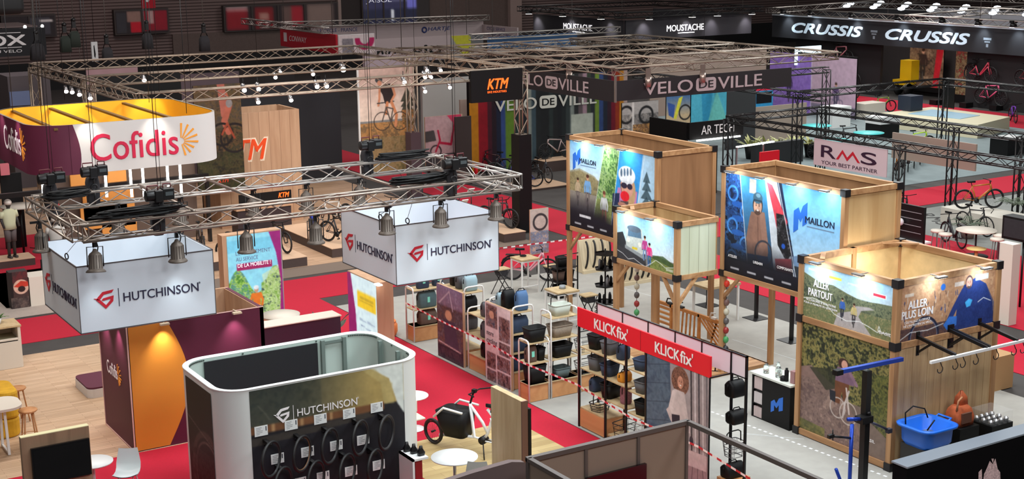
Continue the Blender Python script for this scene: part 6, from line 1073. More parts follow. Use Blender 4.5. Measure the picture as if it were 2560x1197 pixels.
m.build('board_seam', mat('seam_brown', (150, 112, 86), .7), tw)
def ktm(fr, u, v, w, h, m1, parent, edge=None, d=.01):
    if edge: text('KTM', fr, u-.04, v-.04, w+.08, h+.08, edge, parent, 'letter_edge', d=d-.006, shear=.3, off=.03)
    text('KTM', fr, u, v, w, h, m1, parent, d=d, shear=.3, off=.018)
OLET = mat('orange_letter', (234, 76, 16), .5); OLETL = mat('lit_orange_letter', (255, 100, 30), .5, emit=1.3)
ktm(FY(16.9, TY, TZ), .05, .95, 1.75, .72, OLET, tw, mat('cream_edge', (240, 220, 196), .5))
dk = thing('reception_desk', 'dark reception desk with a small orange lettered sign under the wooden tower', 'desk', (17.7, 45, .02)); MB().box(16.75, 18.7, 45, 45.6, .02, 1.0).build('body', mat('plum_black', (48, 36, 40), .5), dk); MB().box(16.7, 18.75, 44.95, 45.65, 1.0, 1.05).build('top', KWOOD, dk); q = RY(597, 488, 45.3); s = MB().box(q[0], 18.85, 45.28, 45.34, q[2]-.32, q[2]).build('sign_panel', BLACK, dk); ktm(FY(q[0], 45.28, q[2]), 1.42, .06, .4, .17, OLETL, dk); MB().box(17.0, 17.05, 45.3, 45.34, 1.05, q[2]-.3).box(18.5, 18.55, 45.3, 45.34, 1.05, q[2]-.3).build('sign_post', BLACKM, dk)
def poster(name, label, fr, w, h, pic, back, cat='poster', d=.06):
    t = thing(name, label, cat, fr.p(w/2, h, 0)); m = MB(); m.prism([(0, 0), (w, 0), (w, h), (0, h)], fr, -d, 0); m.build('board', back, t); pic.build('print', fr, 0, 0, PRINT, t, .004); return t
a, b_ = RY(482, 215, 46), RY(612, 440, 46); w, h = b_[0]-a[0], a[2]-b_[2]+.5; p = Pic(w, h, 80); p.rect(0, 0, 1, 1, (84, 70, 56)); p.noise(None, [(48, 42, 36), (110, 84, 56), (140, 100, 60), (60, 66, 40), (92, 80, 60)], 14, 5, .9); p.noise(p.V < .4, [(110, 96, 90), (150, 116, 70), (90, 70, 56)], 10, 8, .6); p.noise(p.V > .62, [(56, 66, 36), (90, 84, 50), (40, 40, 30)], 14, 2, .7); p.ell(.66, .14, .08, .07, (236, 130, 100)); p.poly([(.5, .0), (.66, .0), (.72, .3), (.56, .3)], (230, 130, 110)); p.line([(.74, .2), (.62, .34), (.7, .44)], .06, (236, 130, 104)); p.ell(.74, .18, .07, .04, (190, 180, 180)); p.circ(.82, .5, .13, .02, (44, 34, 34)); p.circ(.56, .46, .1, .02, (40, 32, 30)); p.line([(.56, .46), (.68, .36), (.82, .5)], .02, (200, 90, 60)); p.C *= .72
fp = poster('forest_poster', 'large brown forest poster of an orange clad mountain biker', FY(a[0], 46, a[2]), w, h, p, BLACK); ktm(FY(a[0], 46, a[2]), w*.42, h*.86, .38, .16, mat('red_orange_letter', (226, 60, 30), .5), fp)
dw = MB().box(14.2, 17.4, 52, 52.2, .02, 5.2).build('dark_partition', BLACK, None, (15.8, 52, .02)); tag(dw, 'black wall panel behind the rounded overhead sign', 'panel')
# shelving with orange panels, light tubes, seen below the rounded sign
os_ = thing('orange_display', 'orange panelled display with dark shelves below the rounded sign', 'display', (12.4, 46, .02)); OB = mat('orange_ply', (226, 150, 70), .6)
for px0, py0, px1, py1 in ((175, 435, 235, 465), (205, 470, 340, 560), (268, 430, 318, 470), (255, 560, 345, 600), (200, 510, 320, 545)): q0, q1 = RY(px0, py0, 46), RY(px1, py1, 46); MB().box(q0[0], q1[0], 46, 46.1, q1[2], q0[2]).build('orange_panel', OB, os_)
MB().box(11.0, 15.8, 46.3, 46.4, .02, 3.0).build('back_wall', mat('brown_wall', (96, 78, 68), .7), os_)
for k, px in enumerate((105, 262, 325, 356, 418, 450)): q0, q1 = RY(px, 418 if k else 440, 45.2), RY(px, 470, 45.2); o = MB().box(q0[0]-.035, q0[0]+.035, 45.18, 45.24, q1[2]-.3, q0[2]+.2).build('light_tube', LED, None, q0); tag(o, 'vertical white light tube below the rounded sign, %s from the left' % ('first', 'second', 'third', 'fourth', 'fifth', 'sixth')[k], 'light tube', 'vertical light tubes behind the rig')
o = MB().box(8.8, 15.9, 45.24, 45.4, 2.2, 2.35).box(8.8, 8.9, 45.24, 45.4, .02, 2.2).box(15.8, 15.9, 45.24, 45.4, .02, 2.2).build('light_rail', BLACKM); tag(o, 'dark rail carrying the vertical light tubes', 'rail')
# silver truss square over that stand
kt = thing('truss_square', 'large silver truss square with small spotlights over the oak stand floor', 'truss rig', (18, 46, 0)); KZ = 5.5; TS = mat('warm_silver_truss', (160, 144, 128), .4, .65)
for a, c in (((12.4, 40.65), (25.4, 40.65)), ((12.4, 40.65), (12.4, 53.5)), ((12.4, 47.0), (25.4, 47.0)), ((12.4, 53.5), (25.4, 53.5)), ((25.4, 40.65), (25.4, 53.5))): MB().truss((*a, KZ), (*c, KZ), .32, .55, .03, .014, n=5).build('truss_beam', TS, kt)
for x, y in ((12.4, 53.5), (25.4, 48.6), (12.6, 47)): MB().truss((x, y, .4), (x, y, KZ), .32, .6, .03, .014, n=5).build('truss_leg', TS, kt)
MB().truss((25.4, 40.65, 3.4), (25.4, 40.65, KZ), .32, .5, .03, .014).build('truss_leg', TS, kt); MB().box(25.15, 25.65, 40.4, 40.9, .02, 3.4).build('leg_cover', BLACK, kt); MB().box(25.2, 25.65, 48.4, 48.85, .02, 2.6).build('leg_cover', mat('plum_cover', (70, 52, 58), .7), kt)
q0, q1 = RY(1177, 178, 40.4), RY(1310, 246, 40.4); ksn = thing('brand_sign', 'black box sign with orange letters hung from the silver truss square', 'sign', (24.5, 40.4, 4.6)); MB().box(q0[0], q1[0]-.05, 40.4, 40.55, q1[2]-.02, q0[2]).build('panel', BLACK, ksn); kf = FY(q0[0], 40.4, q0[2]); ktm(kf, .62, .30, .82, .34, OLETL, ksn); text('BIKE INDUSTRIES', kf, .62, .70, .74, .07, OLETL, ksn, d=.01)
sl0 = None
for i, (px, py, Y) in enumerate(((360, 200, 47), (700, 180, 53.5), (857, 173, 53.5), (688, 193, 47), (782, 185, 47), (646, 222, 40.6), (792, 216, 40.6), (816, 215, 40.6), (610, 225, 40.6), (1010, 205, 40.6), (1067, 176, 47), (1101, 176, 47), (1062, 192, 40.6), (1076, 192, 40.6), (1062, 228, 44), (1124, 218, 44), (645, 255, 44), (727, 250, 44), (165, 228, 50), (180, 230, 50), (198, 236, 50), (225, 245, 50))):
    c = RX(px, py, 12.4) if Y == 50 else (RX(px, py, 25.3) if px == 1101 else RY(px, py, Y)); lb = 'small bright spotlight on the silver truss square'
    if sl0 is None:
        sl0 = thing('spotlight', lb, 'spotlight', c, 'spotlights on the silver truss square'); MB().cyl(c+np.array((0, 0, .02)), c+np.array((0, .12, .16)), .08, .06, 12).build('housing', STEEL, sl0); MB().blob(c+np.array((0, -.03, -.01)), (.075, .05, .06), 10, 6).build('lens', LAMPW, sl0); MB().cyl(c+np.array((0, .06, .1)), c+np.array((0, .06, .35)), .012, n=5).build('bracket', BLACKM, sl0)
    else: dup(sl0, c, 0, lb, sc=1.7 if i == 2 else 1)
for (x, y, tx, ty, e) in ((16, 42, 17, 46, 160), (20, 42, 20, 46.5, 200), (23, 46, 24, 48.8, 120), (18, 41, 18, 42.5, 160), (14, 43, 14, 46, 120), (23, 41.5, 22.5, 44, 150)): spot((x, y, 5.3), (tx, ty, 1.5), e, 80, (1, .9, .8), .8, .1)
# tall cyclist poster
a, b_ = RY(895, 171, 49), RY(1034, 163, 49); w = b_[0]-a[0]; h = 4.1; p = Pic(w, h, 110); p.grad((206, 176, 164), (226, 206, 190), 0, .5); p.noise(p.V > .52, [(150, 106, 60), (190, 134, 76), (120, 92, 60)], 14, 3, .9); p.noise(p.V > .66, [(120, 100, 70), (146, 124, 90), (90, 84, 54)], 10, 8, .8); [p.poly([(.86+.05*(k % 2), .2+.05*k), (.98, .34+.05*k), (.74, .34+.05*k)], (60, 60, 50), .9) for k in range(4)]; p.noise((p.U > .76) & (p.V > .42) & (p.V < .62), [(206, 140, 80), (160, 106, 60), (90, 76, 50)], 20, 5, .8)
p.ell(.36, .12, .065, .03, (70, 74, 76)); p.ell(.37, .15, .04, .025, (214, 150, 120)); p.poly([(.34, .18), (.56, .16), (.62, .27), (.6, .34), (.46, .35), (.42, .26)], (50, 42, 42)); p.line([(.37, .2), (.36, .3), (.34, .36)], .022, (206, 140, 106)); p.line([(.6, .18), (.64, .27), (.56, .34)], .024, (214, 146, 110)); p.line([(.32, .34), (.62, .33)], .01, (60, 60, 60)); p.line([(.5, .34), (.47, .44)], .03, (200, 130, 90)); p.line([(.58, .34), (.66, .46), (.64, .56)], .03, (206, 136, 96)); p.circ(.4, .51, .085, .008, (60, 50, 46), 1, 1); p.circ(.72, .52, .085, .008, (60, 50, 46)); p.line([(.4, .51), (.48, .38), (.6, .4), (.55, .52), (.48, .38)], .012, (90, 80, 74)); p.ell(.54, .86, .1, .014, (244, 110, 40))
poster('cyclist_poster', 'tall pale poster of a gravel cyclist at the end of the oak stand', FY(a[0], 49, a[2]), w, h, p, WHITE)
MB().box(a[0]-.05, a[0], 48.97, 49.05, .6, a[2]).build('edge_strip', WHITE, bpy.data.objects['cyclist_poster'])
# pale container, cargo bike picture, info totem
pc = thing('white_cabin', 'pale grey cabin wall behind the truss leg', 'cabin', (29, 56, 0)); q0 = RY(1055, 200, 57); MB().box(q0[0], 33.0, 57, 57.2, 0, q0[2]).build('wall', mat('pale_cabin', (170, 166, 162), .7), pc); MB().box(30.6, 33.2, 54, 54.1, 0, 3.0).build('screen_wall', mat('beige_cabin', (170, 148, 136), .7), pc)
p = Pic(1.7, 2.0, 60); p.rect(0, 0, 1, 1, (180, 150, 152)); p.poly([(.6, 0), (1, 0), (1, .4)], (190, 60, 90)); p.rect(0, .78, 1, 1, (60, 58, 60)); p.circ(.28, .72, .12, .03, (46, 40, 44)); p.line([(.28, .72), (.4, .5), (.35, .3)], .04, (170, 30, 60)); p.line([(.4, .55), (.7, .6), (.8, .2)], .05, (170, 30, 60)); p.poly([(0, .3), (.24, .28), (.3, .5), (0, .52)], (70, 66, 66)); poster('cargo_poster', 'pink poster of a red cargo bike below the truss leg', FY(RY(1062, 300, 50.5)[0], 50.5, RY(1062, 293, 50.5)[2]), 1.75, 2.0, p, KWOOD)
cpn = bpy.data.objects['cargo_poster']; cx_ = RY(1062, 300, 50.5)[0]; MB().box(cx_+.1, cx_+.2, 50.5, 50.56, .02, 1.0).box(cx_+1.5, cx_+1.6, 50.5, 50.56, .02, 1.0).build('foot_post', BLACKM, cpn)
t = thing('totem', 'dark totem board with white marks in front of the beige cabin', 'totem', (28.9, 50.2, .02)); q = RY(1138, 293, 50); MB().box(q[0], q[0]+.75, 50, 50.1, .02, q[2]).build('board', mat('dark_brown_board', (46, 36, 34), .6), t); text('FLYER', FY(q[0], 50, q[2]), .3, .5, .16, .4, WLET, t) if False else None
t = thing('fire_extinguisher', 'red fire extinguisher at the foot of the coloured wall', 'fire extinguisher', (29.6, 51, .02)); MB().lathe([(0, .02), (.08, .03), (.08, .5), (.04, .58), (.03, .64), (0, .64)], (29.6, 51, 0), 12, caps=False).build('cylinder', RED, t); MB().tube([(29.6, 51, .64), (29.72, 51, .6), (29.74, 51, .3)], .015, 5).build('hose', BLACK, t)
# ================================================================ black banner stand with big grey letters
vd = thing('banner_frame', 'black overhead banner with big pinkish grey lettering on two sides', 'banner', (32, 42, 4.4)); VB = mat('black_banner', (28, 24, 27), .75)
MB().box(28.3, 36.3, 39.2, 39.24, 4.44, 5.13).build('front_banner', VB, vd); MB().box(28.3, 28.34, 39.24, 46.2, 4.4, 5.13).build('side_banner', VB, vd); MB().box(28.27, 28.33, 39.17, 39.24, 4.4, 5.3).build('corner_post', SILVER, vd)
PLL = mat('pink_grey_letter', (178, 160, 162), .5)
def vdv(fr, u, v, w, h, m, parent, dark):
    text('VELO', fr, u, v, w*.40, h, m, parent, off=.012); x = u+w*.43
    o = [(x+a, v-h*.06+c) for a, c in rrect(0, w*.17, 0, h*1.12, h*.3, 4)]; MB().prism(o, fr, .002, .006).build('badge', m, parent); text('DE', fr, x+w*.025, v+h*.2, w*.12, h*.6, dark, parent, d=.01, off=.012)
    text('VILLE', fr, u+w*.615, v, w*.385, h, m, parent, off=.012)
vdv(FY(28.3, 39.2, 5.13), 1.2, .14, 5.35, .42, PLL, vd, VB); vdv(FX(28.3, 46.2, 5.13), .5, .16, 4.9, .40, PLL, vd, VB)
cw = thing('coloured_wall', 'wall of vertical coloured strips with large pale letters', 'display wall', (34, 52, .02)); MB().box(29.9, 38.2, 52.0, 52.2, .02, 4.0).build('board', BLACK, cw)
cols = [(214, 140, 30), (214, 140, 30), (160, 24, 40), (160, 24, 40), (80, 30, 44), (46, 30, 40), (34, 40, 64), (60, 84, 150), (110, 150, 50), (110, 150, 50), (40, 60, 60), (52, 60, 52), (40, 44, 50), (150, 158, 150), (70, 90, 100), (40, 44, 46), (36, 38, 40), (36, 38, 40), (50, 60, 60), (38, 40, 42), (34, 36, 40), (40, 46, 48), (60, 70, 70), (150, 160, 154), (54, 56, 58), (110, 96, 100), (190, 156, 170), (70, 84, 66), (50, 54, 60), (130, 160, 60), (60, 84, 140), (40, 46, 60), (60, 34, 48), (130, 26, 46), (170, 60, 34), (214, 140, 40), (200, 170, 160)]
p = Pic(8.3, 3.9, 190); n = len(cols)
for k, c in enumerate(cols): p.rect(k/n, 0, (k+1)/n, 1, tuple(q*.8 for q in c))
p.rect(.63, .46, .77, .95, (170, 176, 164)); p.build('strips', FY(29.9, 52, 4.0), 0, 0, PRINT, cw); vdv(FY(RY(1237, 250, 51.96)[0], 51.96, RY(1237, 252, 51.96)[2]+.02), 0, .0, 5.3, .5, mat('pale_letter_board', (196, 196, 186), .5), cw, BLACK)
VB_ = 'bikes on the dark stand'
for i, (px, py, st, rz, c, lb) in enumerate(((1395, 395, 'mtb', PI-.1, (170, 150, 146), 'pinkish bike on the pale plinth in front of the coloured wall'), (1240, 430, 'mtb', 2.2, (60, 30, 36), 'dark red bike at the left of the coloured wall'), (1310, 470, 'city', 2.6, (60, 70, 130), 'blue step-through bike by the black truss cover'), (1350, 455, 'city', -1.6, (56, 60, 66), 'grey bike on the low pale platform by the black truss cover'), (1270, 440, 'mtb', 2.8, (44, 44, 50), 'black bike under the hung black box sign'))):
    q = G(px, py, .1 if i else .5); bike(st, (q[0], q[1], .02 if i in (1, 4) else (.5 if i == 0 else .14)), rz, lb, c, VB_)
q = G(1395, 395, .5); t = plinth('pale topped plinth under the pinkish bike', q[0]-1.0, q[0]+1.0, q[1]-.5, q[1]+.4, .48); q = G(1345, 460, .1); t = plinth('low pale platform by the black truss cover', q[0]-1.2, q[0]+1.0, q[1]-.9, q[1]+.9, .1)
t = thing('dark_partition', 'dark partition between the bikes of the black banner stand', 'partition', (32, 45.5, .02)); MB().box(31.2, 33.2, 45.9, 46.0, .03, 1.6).build('board', mat('plum_partition', (50, 40, 44), .6), t)
# silver triangular truss field behind and above
tf = thing('truss_field', 'field of silver triangular trusses above the black banner stand', 'truss rig', (30, 46, 0)); VZ = 5.42; TF = mat('dull_truss', (138, 124, 110), .42, .6)
for y, x0 in ((39.35, 28.3), (42.4, 26.4), (45.1, 26.4), (47.7, 26.4), (52.1, 26.4)): MB().truss((x0, y, VZ), (38.8, y, VZ), .26, .5, .026, .011, tri=True, n=5).build('truss_beam', TF, tf)
for x in (28.32, 31.8, 35.2, 38.6): MB().truss((x, 39.3, VZ+.03), (x, 52.1, VZ+.03), .26, .5, .026, .011, tri=True, n=5).build('truss_beam', TF, tf)
for a, c in (((26.6, 52.1), (31.8, 45.2)), ((35.2, 52.1), (38.6, 45.2))): MB().truss((*a, VZ+.06), (*c, VZ+.06), .22, .5, .022, .01, tri=True, n=5).build('truss_beam', TF, tf)
for x, y in ((29.6, 39.2), (32.0, 39.2), (28.4, 42.3)): o = MB().cyl((x, y-.12, 4.86), (x, y-.12, 5.2), .1, .12, 10).box(x-.1, x+.1, y-.14, y-.1, 5.2, 5.5).build('stage_lamp', mat('mirror_lamp', (170, 150, 140), .3, .7), None, (x, y, 4.8)); tag(o, 'silver stage lamp hanging over the black banner, %s' % {29.6: 'left of the front lettering', 32.0: 'over the front lettering', 28.4: 'on the left side banner'}[x], 'stage lamp')
# ================================================================ stands between the banner and the far right
def pbox(name, label, cat, x0, x1, y0, y1, z0, z1, m, part='body'):
    t = MB().box(x0, x1, y0, y1, z0, z1).build(name, m, None, ((x0+x1)/2, (y0+y1)/2, z0)); return tag(t, label, cat)
def pyp(px0, py0, px1, py1, Y): a, b = RY(px0, py0, Y), RY(px1, py1, Y); return FY(a[0], Y, a[2]), b[0]-a[0], a[2]-b[2]
fr, w, h = pyp(1555, 258, 1645, 350, 48); p = Pic(w, h, 60); p.rect(0, 0, 1, 1, (176, 170, 166)); p.noise(p.V > .3, [(60, 58, 58), (150, 146, 142), (110, 104, 100), (200, 190, 180)], 10, 3, .8); p.circ(.12, .3, .2, .06, (40, 38, 40)); p.circ(.66, .34, .2, .06, (36, 36, 38)); p.rect(.27, 0, .33, .9, (220, 214, 208)); p.noise((p.V > .55) & (p.U > .3), [(200, 140, 70), (60, 50, 46), (170, 110, 60), (220, 180, 120)], 12, 6, .9)
poster('photo_wall', 'grey and amber workshop photo wall right of the coloured strips', fr, w, h, p, BLACK, 'photo wall')
fr, w, h = pyp(1666, 240, 1727, 315, 50); p = Pic(w, h, 50); p.grad((70, 110, 160), (190, 170, 140), 0, .6); p.rect(0, .6, 1, 1, (200, 176, 140)); p.circ(.75, .55, .22, .05, (40, 38, 40)); p.poly([(.5, .1), (.66, .05), (.4, .75), (.3, .7)], (220, 214, 70)); p.poly([(.05, .2), (.35, .3), (.3, .7), (.1, .6)], (60, 90, 160)); poster('bike_poster', 'small bright poster of a yellow bike beside the turquoise prism wall', fr, w, h, p, BLACK)
fr, w, h = pyp(1726, 232, 1815, 310, 50); p = Pic(w, h, 50); p.rect(0, 0, 1, 1, (84, 180, 206)); p.poly([(.3, 0), (.62, 0), (.5, 1), (.36, 1)], (54, 150, 190)); p.poly([(.72, .0), (1, .8), (1, 1), (.46, 1)], (110, 196, 190)); poster('prism_wall', 'turquoise wall with triangular facets under the black banner', fr, w, h, p, BLACK, 'display wall')
fr, w, h = pyp(1817, 230, 1888, 330, 51); pbox('grey_partition', 'dark grey wall between the turquoise wall and the blue kiosk', 'partition', fr.o[0], fr.o[0]+w, 51, 51.1, .02, fr.o[2], mat('slate_wall', (54, 54, 56), .7))
fr, w, h = pyp(1888, 216, 1931, 290, 58); p = Pic(w, h, 40); p.rect(0, 0, 1, 1, (50, 140, 190)); p.rect(0, 0, 1, .16, (226, 40, 66)); p.rect(.08, .2, .92, .56, (16, 16, 20)); p.rect(.2, .84, .8, .92, (190, 226, 240)); poster('kiosk', 'blue kiosk with a red top and a black screen', fr, w, h+.6, p, BLACK, 'kiosk', .3)
pw = thing('purple_wall', 'purple and mauve photo wall of riders behind the black truss', 'photo wall', (56, 59, .02)); MB().box(56, 56.1, 55.4, 62.3, .02, 3.4).build('board', BLACK, pw); p = Pic(6.9, 3.3, 110); p.rect(0, 0, .5, 1, (150, 116, 200)); p.rect(.5, 0, 1, 1, (196, 166, 186)); p.noise(p.U < .5, [(132, 98, 184), (160, 126, 208), (146, 112, 196)], 6, 3, .6); p.rect(.5, .8, 1, 1, (130, 120, 140)); p.rect(.495, 0, .505, 1, (220, 206, 226)); p.rider(.24, .34, .5, (60, 46, 84), (50, 40, 66), bike=(60, 50, 80), hel=(50, 40, 60)); p.rider(.78, .42, .44, (90, 70, 110), (60, 56, 80), bike=(70, 66, 96), front=False); p.build('print', FX(56, 62.3, 3.3), 0, 0, PRINT, pw, .003)
# shelf shop with light tubes
az = RY(1740, 306, 44)[2]
ar = thing('shop_stand', 'black shop stand with white letters and white light tubes under its roof edge', 'shop stand', (36.8, 44.5, .02)); MB().box(35.4, 38.2, 44.0, 44.1, 1.95, az).box(35.3, 35.4, 44.1, 46.5, .02, az).build('fascia', BLACK, ar); text('AR TECH', FY(35.4, 44, az), .6, .16, 1.7, .36, WLET, ar); q0, q1, q2 = RY(1742, 353, 43.9), RY(1783, 347, 43.9), RY(1845, 358, 43.9)
MB().beam((q0[0], 43.9, 1.92), (q2[0]+.1, 43.9, 1.92), .06, .06).build('light_tube', LED, ar); MB().beam((q2[0]-.6, 43.3, 1.6), (q2[0]+1.4, 43.3, 1.66), .06, .06).build('light_tube', LED, ar)
for x in (35.6, 37.2, 38.6): MB().box(x-.03, x+.03, 43.2, 43.26, .02, 1.6).build('upright', STEEL, ar)
sh2 = thing('goods_shelf', 'shelf of small colourful goods between the two tall timber towers', 'shelf', (35, 42.6, .02)); m = MB()
for z in (.3, .7, 1.1, 1.5): m.box(34.1, 35.6, 42.5, 42.9, z-.02, z)
m.box(34.1, 34.14, 42.5, 42.9, .02, 1.8).box(35.56, 35.6, 42.5, 42.9, .02, 1.8).build('shelf_frame', BLACKM, sh2)
GC = [(230, 120, 40), (60, 120, 60), (60, 70, 160), (190, 40, 60), (40, 40, 44), (150, 210, 60), (200, 190, 190), (40, 140, 170)]
for z in (.3, .7, 1.1, 1.5):
    for k in range(7): x = 34.22+.2*k; c = GC[(k*3+int(z*10)) % 8]; h = .14+.03*(k % 3); tag(MB().box(x-.075, x+.075, 42.52, 42.8, z, z+h).build('packet', mat('goods_%d' % ((k*3+int(z*10)) % 8), c, .5), None, (x, 42.6, z)), 'small coloured packet on the %s shelf between the tall timber towers' % {.3: 'lowest', .7: 'second', 1.1: 'third', 1.5: 'top'}[z], 'packet', 'packets on the %s goods shelf' % {.3: 'lowest', .7: 'second', 1.1: 'third', 1.5: 'top'}[z])
pbox('red_board', 'small red panel behind the black truss tower', 'panel', 38.2, 39.2, 42.9, 43.0, .02, 1.35, RED)
pbox('black_cabinet', 'long black cabinet with grey text behind the tall timber tower', 'cabinet', 41.0, 43.8, 46.4, 46.7, .02, 1.0, mat('charcoal', (40, 40, 42), .6)); 
fr, w, h = pyp(1843, 302, 2014, 360, 52); pbox('beige_banner', 'large beige banner behind the black truss', 'banner', fr.o[0], fr.o[0]+w, 52, 52.08, .02, 1.75, mat('beige_banner_cloth', (166, 148, 134), .8))
# --- rack brand stand: black truss square, sign, tables, bikes, palms
br_ = thing('truss_square', 'low black truss square over the grey stand on the right', 'truss rig', (38, 36, 0)); BZ3 = 2.98
for a, c in (((35.7, 42), (40.6, 42)), ((35.7, 42), (35.7, 20)), ((40.6, 42), (40.6, 20))): MB().truss((*a, BZ3), (*c, BZ3), .26, .45, .03, .013, n=5).build('truss_beam', BLACKM, br_)
for x, y in ((35.7, 42), (40.6, 42), (40.6, 35.2), (40.6, 32.2), (35.7, 33.2)): MB().truss((x, y, .02), (x, y, BZ3), .26, .45, .03, .013, n=5).build('truss_leg', BLACKM, br_); 
t3_ = thing('truss_square', 'farther black truss square before the white stage', 'truss rig', (47, 44, 0)); 
for a, c in (((41.6, 44.5), (50.5, 44.5)), ((41.6, 44.5), (41.6, 43)), ((50.5, 44.5), (50.5, 36)), ((41.6, 56), (41.6, 44.5)), ((41.6, 52), (50.5, 52))): MB().truss((*a, 3.3), (*c, 3.3), .28, .5, .03, .013, n=5).build('truss_beam', BLACKM, t3_)
for x, y in ((50.5, 44.5), (41.6, 44.5), (50.5, 52)): MB().truss((x, y, .02), (x, y, 3.3), .28, .5, .03, .013, n=5).build('truss_leg', BLACKM, t3_)
rm_ = thing('brand_sign', 'pale hanging sign with dark and red letters under the black truss', 'sign', (35.6, 35.4, 1.8)); y0, y1 = 37.15, 33.65; MB().box(35.58, 35.62, y1, y0, 1.85, 2.8).build('panel', mat('pale_pink_sign', (206, 190, 194), .6), rm_); rf = FX(35.58, y0, 2.8); text('R', rf, .38, .2, .72, .42, mat('aubergine_letter', (48, 26, 50), .5), rm_, off=.012); text('S', rf, 2.32, .2, .72, .42, mat('aubergine_letter', (48, 26, 50), .5), rm_, off=.012)
MB().prism([(1.12, .62), (1.42, .25), (1.66, .5), (1.92, .25), (2.28, .62), (2.16, .62), (1.92, .38), (1.66, .63), (1.42, .38), (1.24, .62)], rf, .003, .008).build('red_letter', mat('crimson_mark', (190, 30, 48), .5), rm_); text('YOUR BEST PARTNER', rf, .4, .74, 2.7, .13, mat('aubergine_letter', (48, 26, 50), .5), rm_)
tag(MB().box(36.5, 36.52, 30, 30.02, .021, .022).build('floor_marking', BLACK), 'tiny black mark on the grey stand floor', 'marking')
_fl = bpy.data.objects['floor_marking']; bpy.data.objects.remove(_fl)
ff_ = Frame((37.2, 33.2, .022), (.55, -.83, 0), (.83, .55, 0)); ft = thing('floor_lettering', 'black lettering on the grey stand floor beside the palm', 'floor lettering', (37.5, 32, .022)); a_ = G(2330, 535); b_ = G(2385, 562); d_ = nrm(b_-a_); ff_ = Frame((a_[0], a_[1], .023), d_, (d_[1]*-1, d_[0], 0)); text('RMS', ff_, 0, 0, float(np.linalg.norm(b_-a_)), .55, BLACK, ft, d=.001)
a_ = G(2465, 565); b_ = G(2510, 585); d_ = nrm(b_-a_); text('RMS', Frame((a_[0], a_[1], .023), d_, (d_[1]*-1, d_[0], 0)), 0, 0, float(np.linalg.norm(b_-a_)), .5, BLACK, ft, d=.001)
round_table('round_table', 'round cream table among cream stools on the red carpet at right', (35.0, 29.25), .62, CREAM, .86, m=DARK, base=.4)
st0 = None
for x, y, lb in ((34.2, 30.1, 'cream stool left of the round table at right, rear one'), (34.0, 29.6, 'cream stool left of the round table at right, front one'), (35.2, 28.5, 'cream stool right of the round table at right, rear one'), (34.7, 28.2, 'cream stool right of the round table at right, front one')):
    if st0 is None:
        st0 = thing('bar_stool', lb, 'stool', (0, 0, 0), 'cream stools round the right hand table'); MB().lathe([(0, .72), (.2, .72), (.21, .76), (.2, .79), (0, .79)], n=20, caps=False).build('seat', CREAM, st0)
        for k in range(4): a = PI/4+k*PI/2; MB().cyl((.19*math.cos(a), .19*math.sin(a), 0), (.12*math.cos(a), .12*math.sin(a), .72), .012, n=6).build('leg', mat('grey_leg', (110, 104, 100), .5), st0)
        st0.location = (x, y, .02)
    else: dup(st0, (x, y, .02), .3, lb)
o = MB().lathe([(0, .4), (.3, .4), (.3, .43), (0, .43)], (34.45, 28.75, 0), 22, caps=False).cyl((34.45, 28.75, .02), (34.45, 28.75, .4), .05).build('side_table', mat('pale_yellow_top', (222, 190, 120), .5), None, (34.45, 28.75, .02)); tag(o, 'small pale yellow side table on the red carpet at right', 'table')
hp = thing('helmet_display', 'black slat panel holding three helmets behind the near tower', 'panel', (34.9, 31.8, .02)); MB().box(34.9, 35.0, 31.3, 33.0, .02, 1.25).build('board', BLACKM, hp); m = MB()
for z in (.35, .58, .8, 1.02): m.box(34.89, 34.9, 31.4, 32.9, z, z+.02)
m.build('slat_line', mat('grey_line', (150, 150, 154), .4), hp); MB().box(34.7, 35.3, 31.3, 33.0, .02, .08).build('foot', WHITE, hp)
for y, z, c, lb in ((32.75, .72, (50, 96, 116), 'blue helmet on the black slat panel'), (32.2, .66, (226, 224, 228), 'white helmet on the black slat panel'), (32.45, .36, (196, 130, 106), 'copper helmet on the black slat panel')): tag(MB().blob((34.78, y, z), (.11, .14, .13), 12, 8).build('helmet', mat('helmet_%d' % c[0], c, .35), None, (34.78, y, z)), lb, 'helmet')
wl_ = thing('white_board', 'tall white board leaning edge on beside the right black truss leg', 'board', (29.5, 23.5, .02)); MB().box(29.3, 29.6, 23.3, 23.75, .02, 2.15).build('panel', CREAM, wl_); MB().box(29.28, 29.3, 23.72, 23.76, .02, 2.15).build('edge', mat('wine_edge', (70, 30, 40), .6), wl_)
bl_ = thing('truss_leg', 'black truss leg at the right edge with a black speaker', 'truss tower', (30.2, 23.3, .02)); MB().truss((30.2, 23.2, .02), (30.2, 23.2, 3.2), .28, .45, .03, .013, n=5).build('truss', BLACKM, bl_)
spk = thing('loudspeaker', 'black loudspeaker cabinet at the right edge of the picture', 'speaker', (31, 24.6, 1.9)); MB().box(30.9, 31.3, 24.0, 24.97, 1.85, 2.48).build('cabinet', BLACK, spk); MB().box(30.88, 30.9, 24.1, 24.9, 1.92, 2.42).build('grille', DARK, spk); MB().cyl((31.1, 24.4, .02), (31.1, 24.4, 1.85), .03).build('stand_pole', BLACKM, spk)
pbm = thing('plant_bed', 'long white planter bed of palms and bikes at the right', 'planter', (39, 31.8, .02)); MB().box(38.3, 39.6, 28.0, 33.6, .02, .55).build('box', mat('white_planter', (206, 200, 188), .6), pbm); MB().box(38.285, 38.3, 30.2, 30.6, .38, .44).box(38.285, 38.3, 33.1, 33.4, .38, .44).build('plate', BLACK, pbm)
RB = 'bikes at the right hand stands'
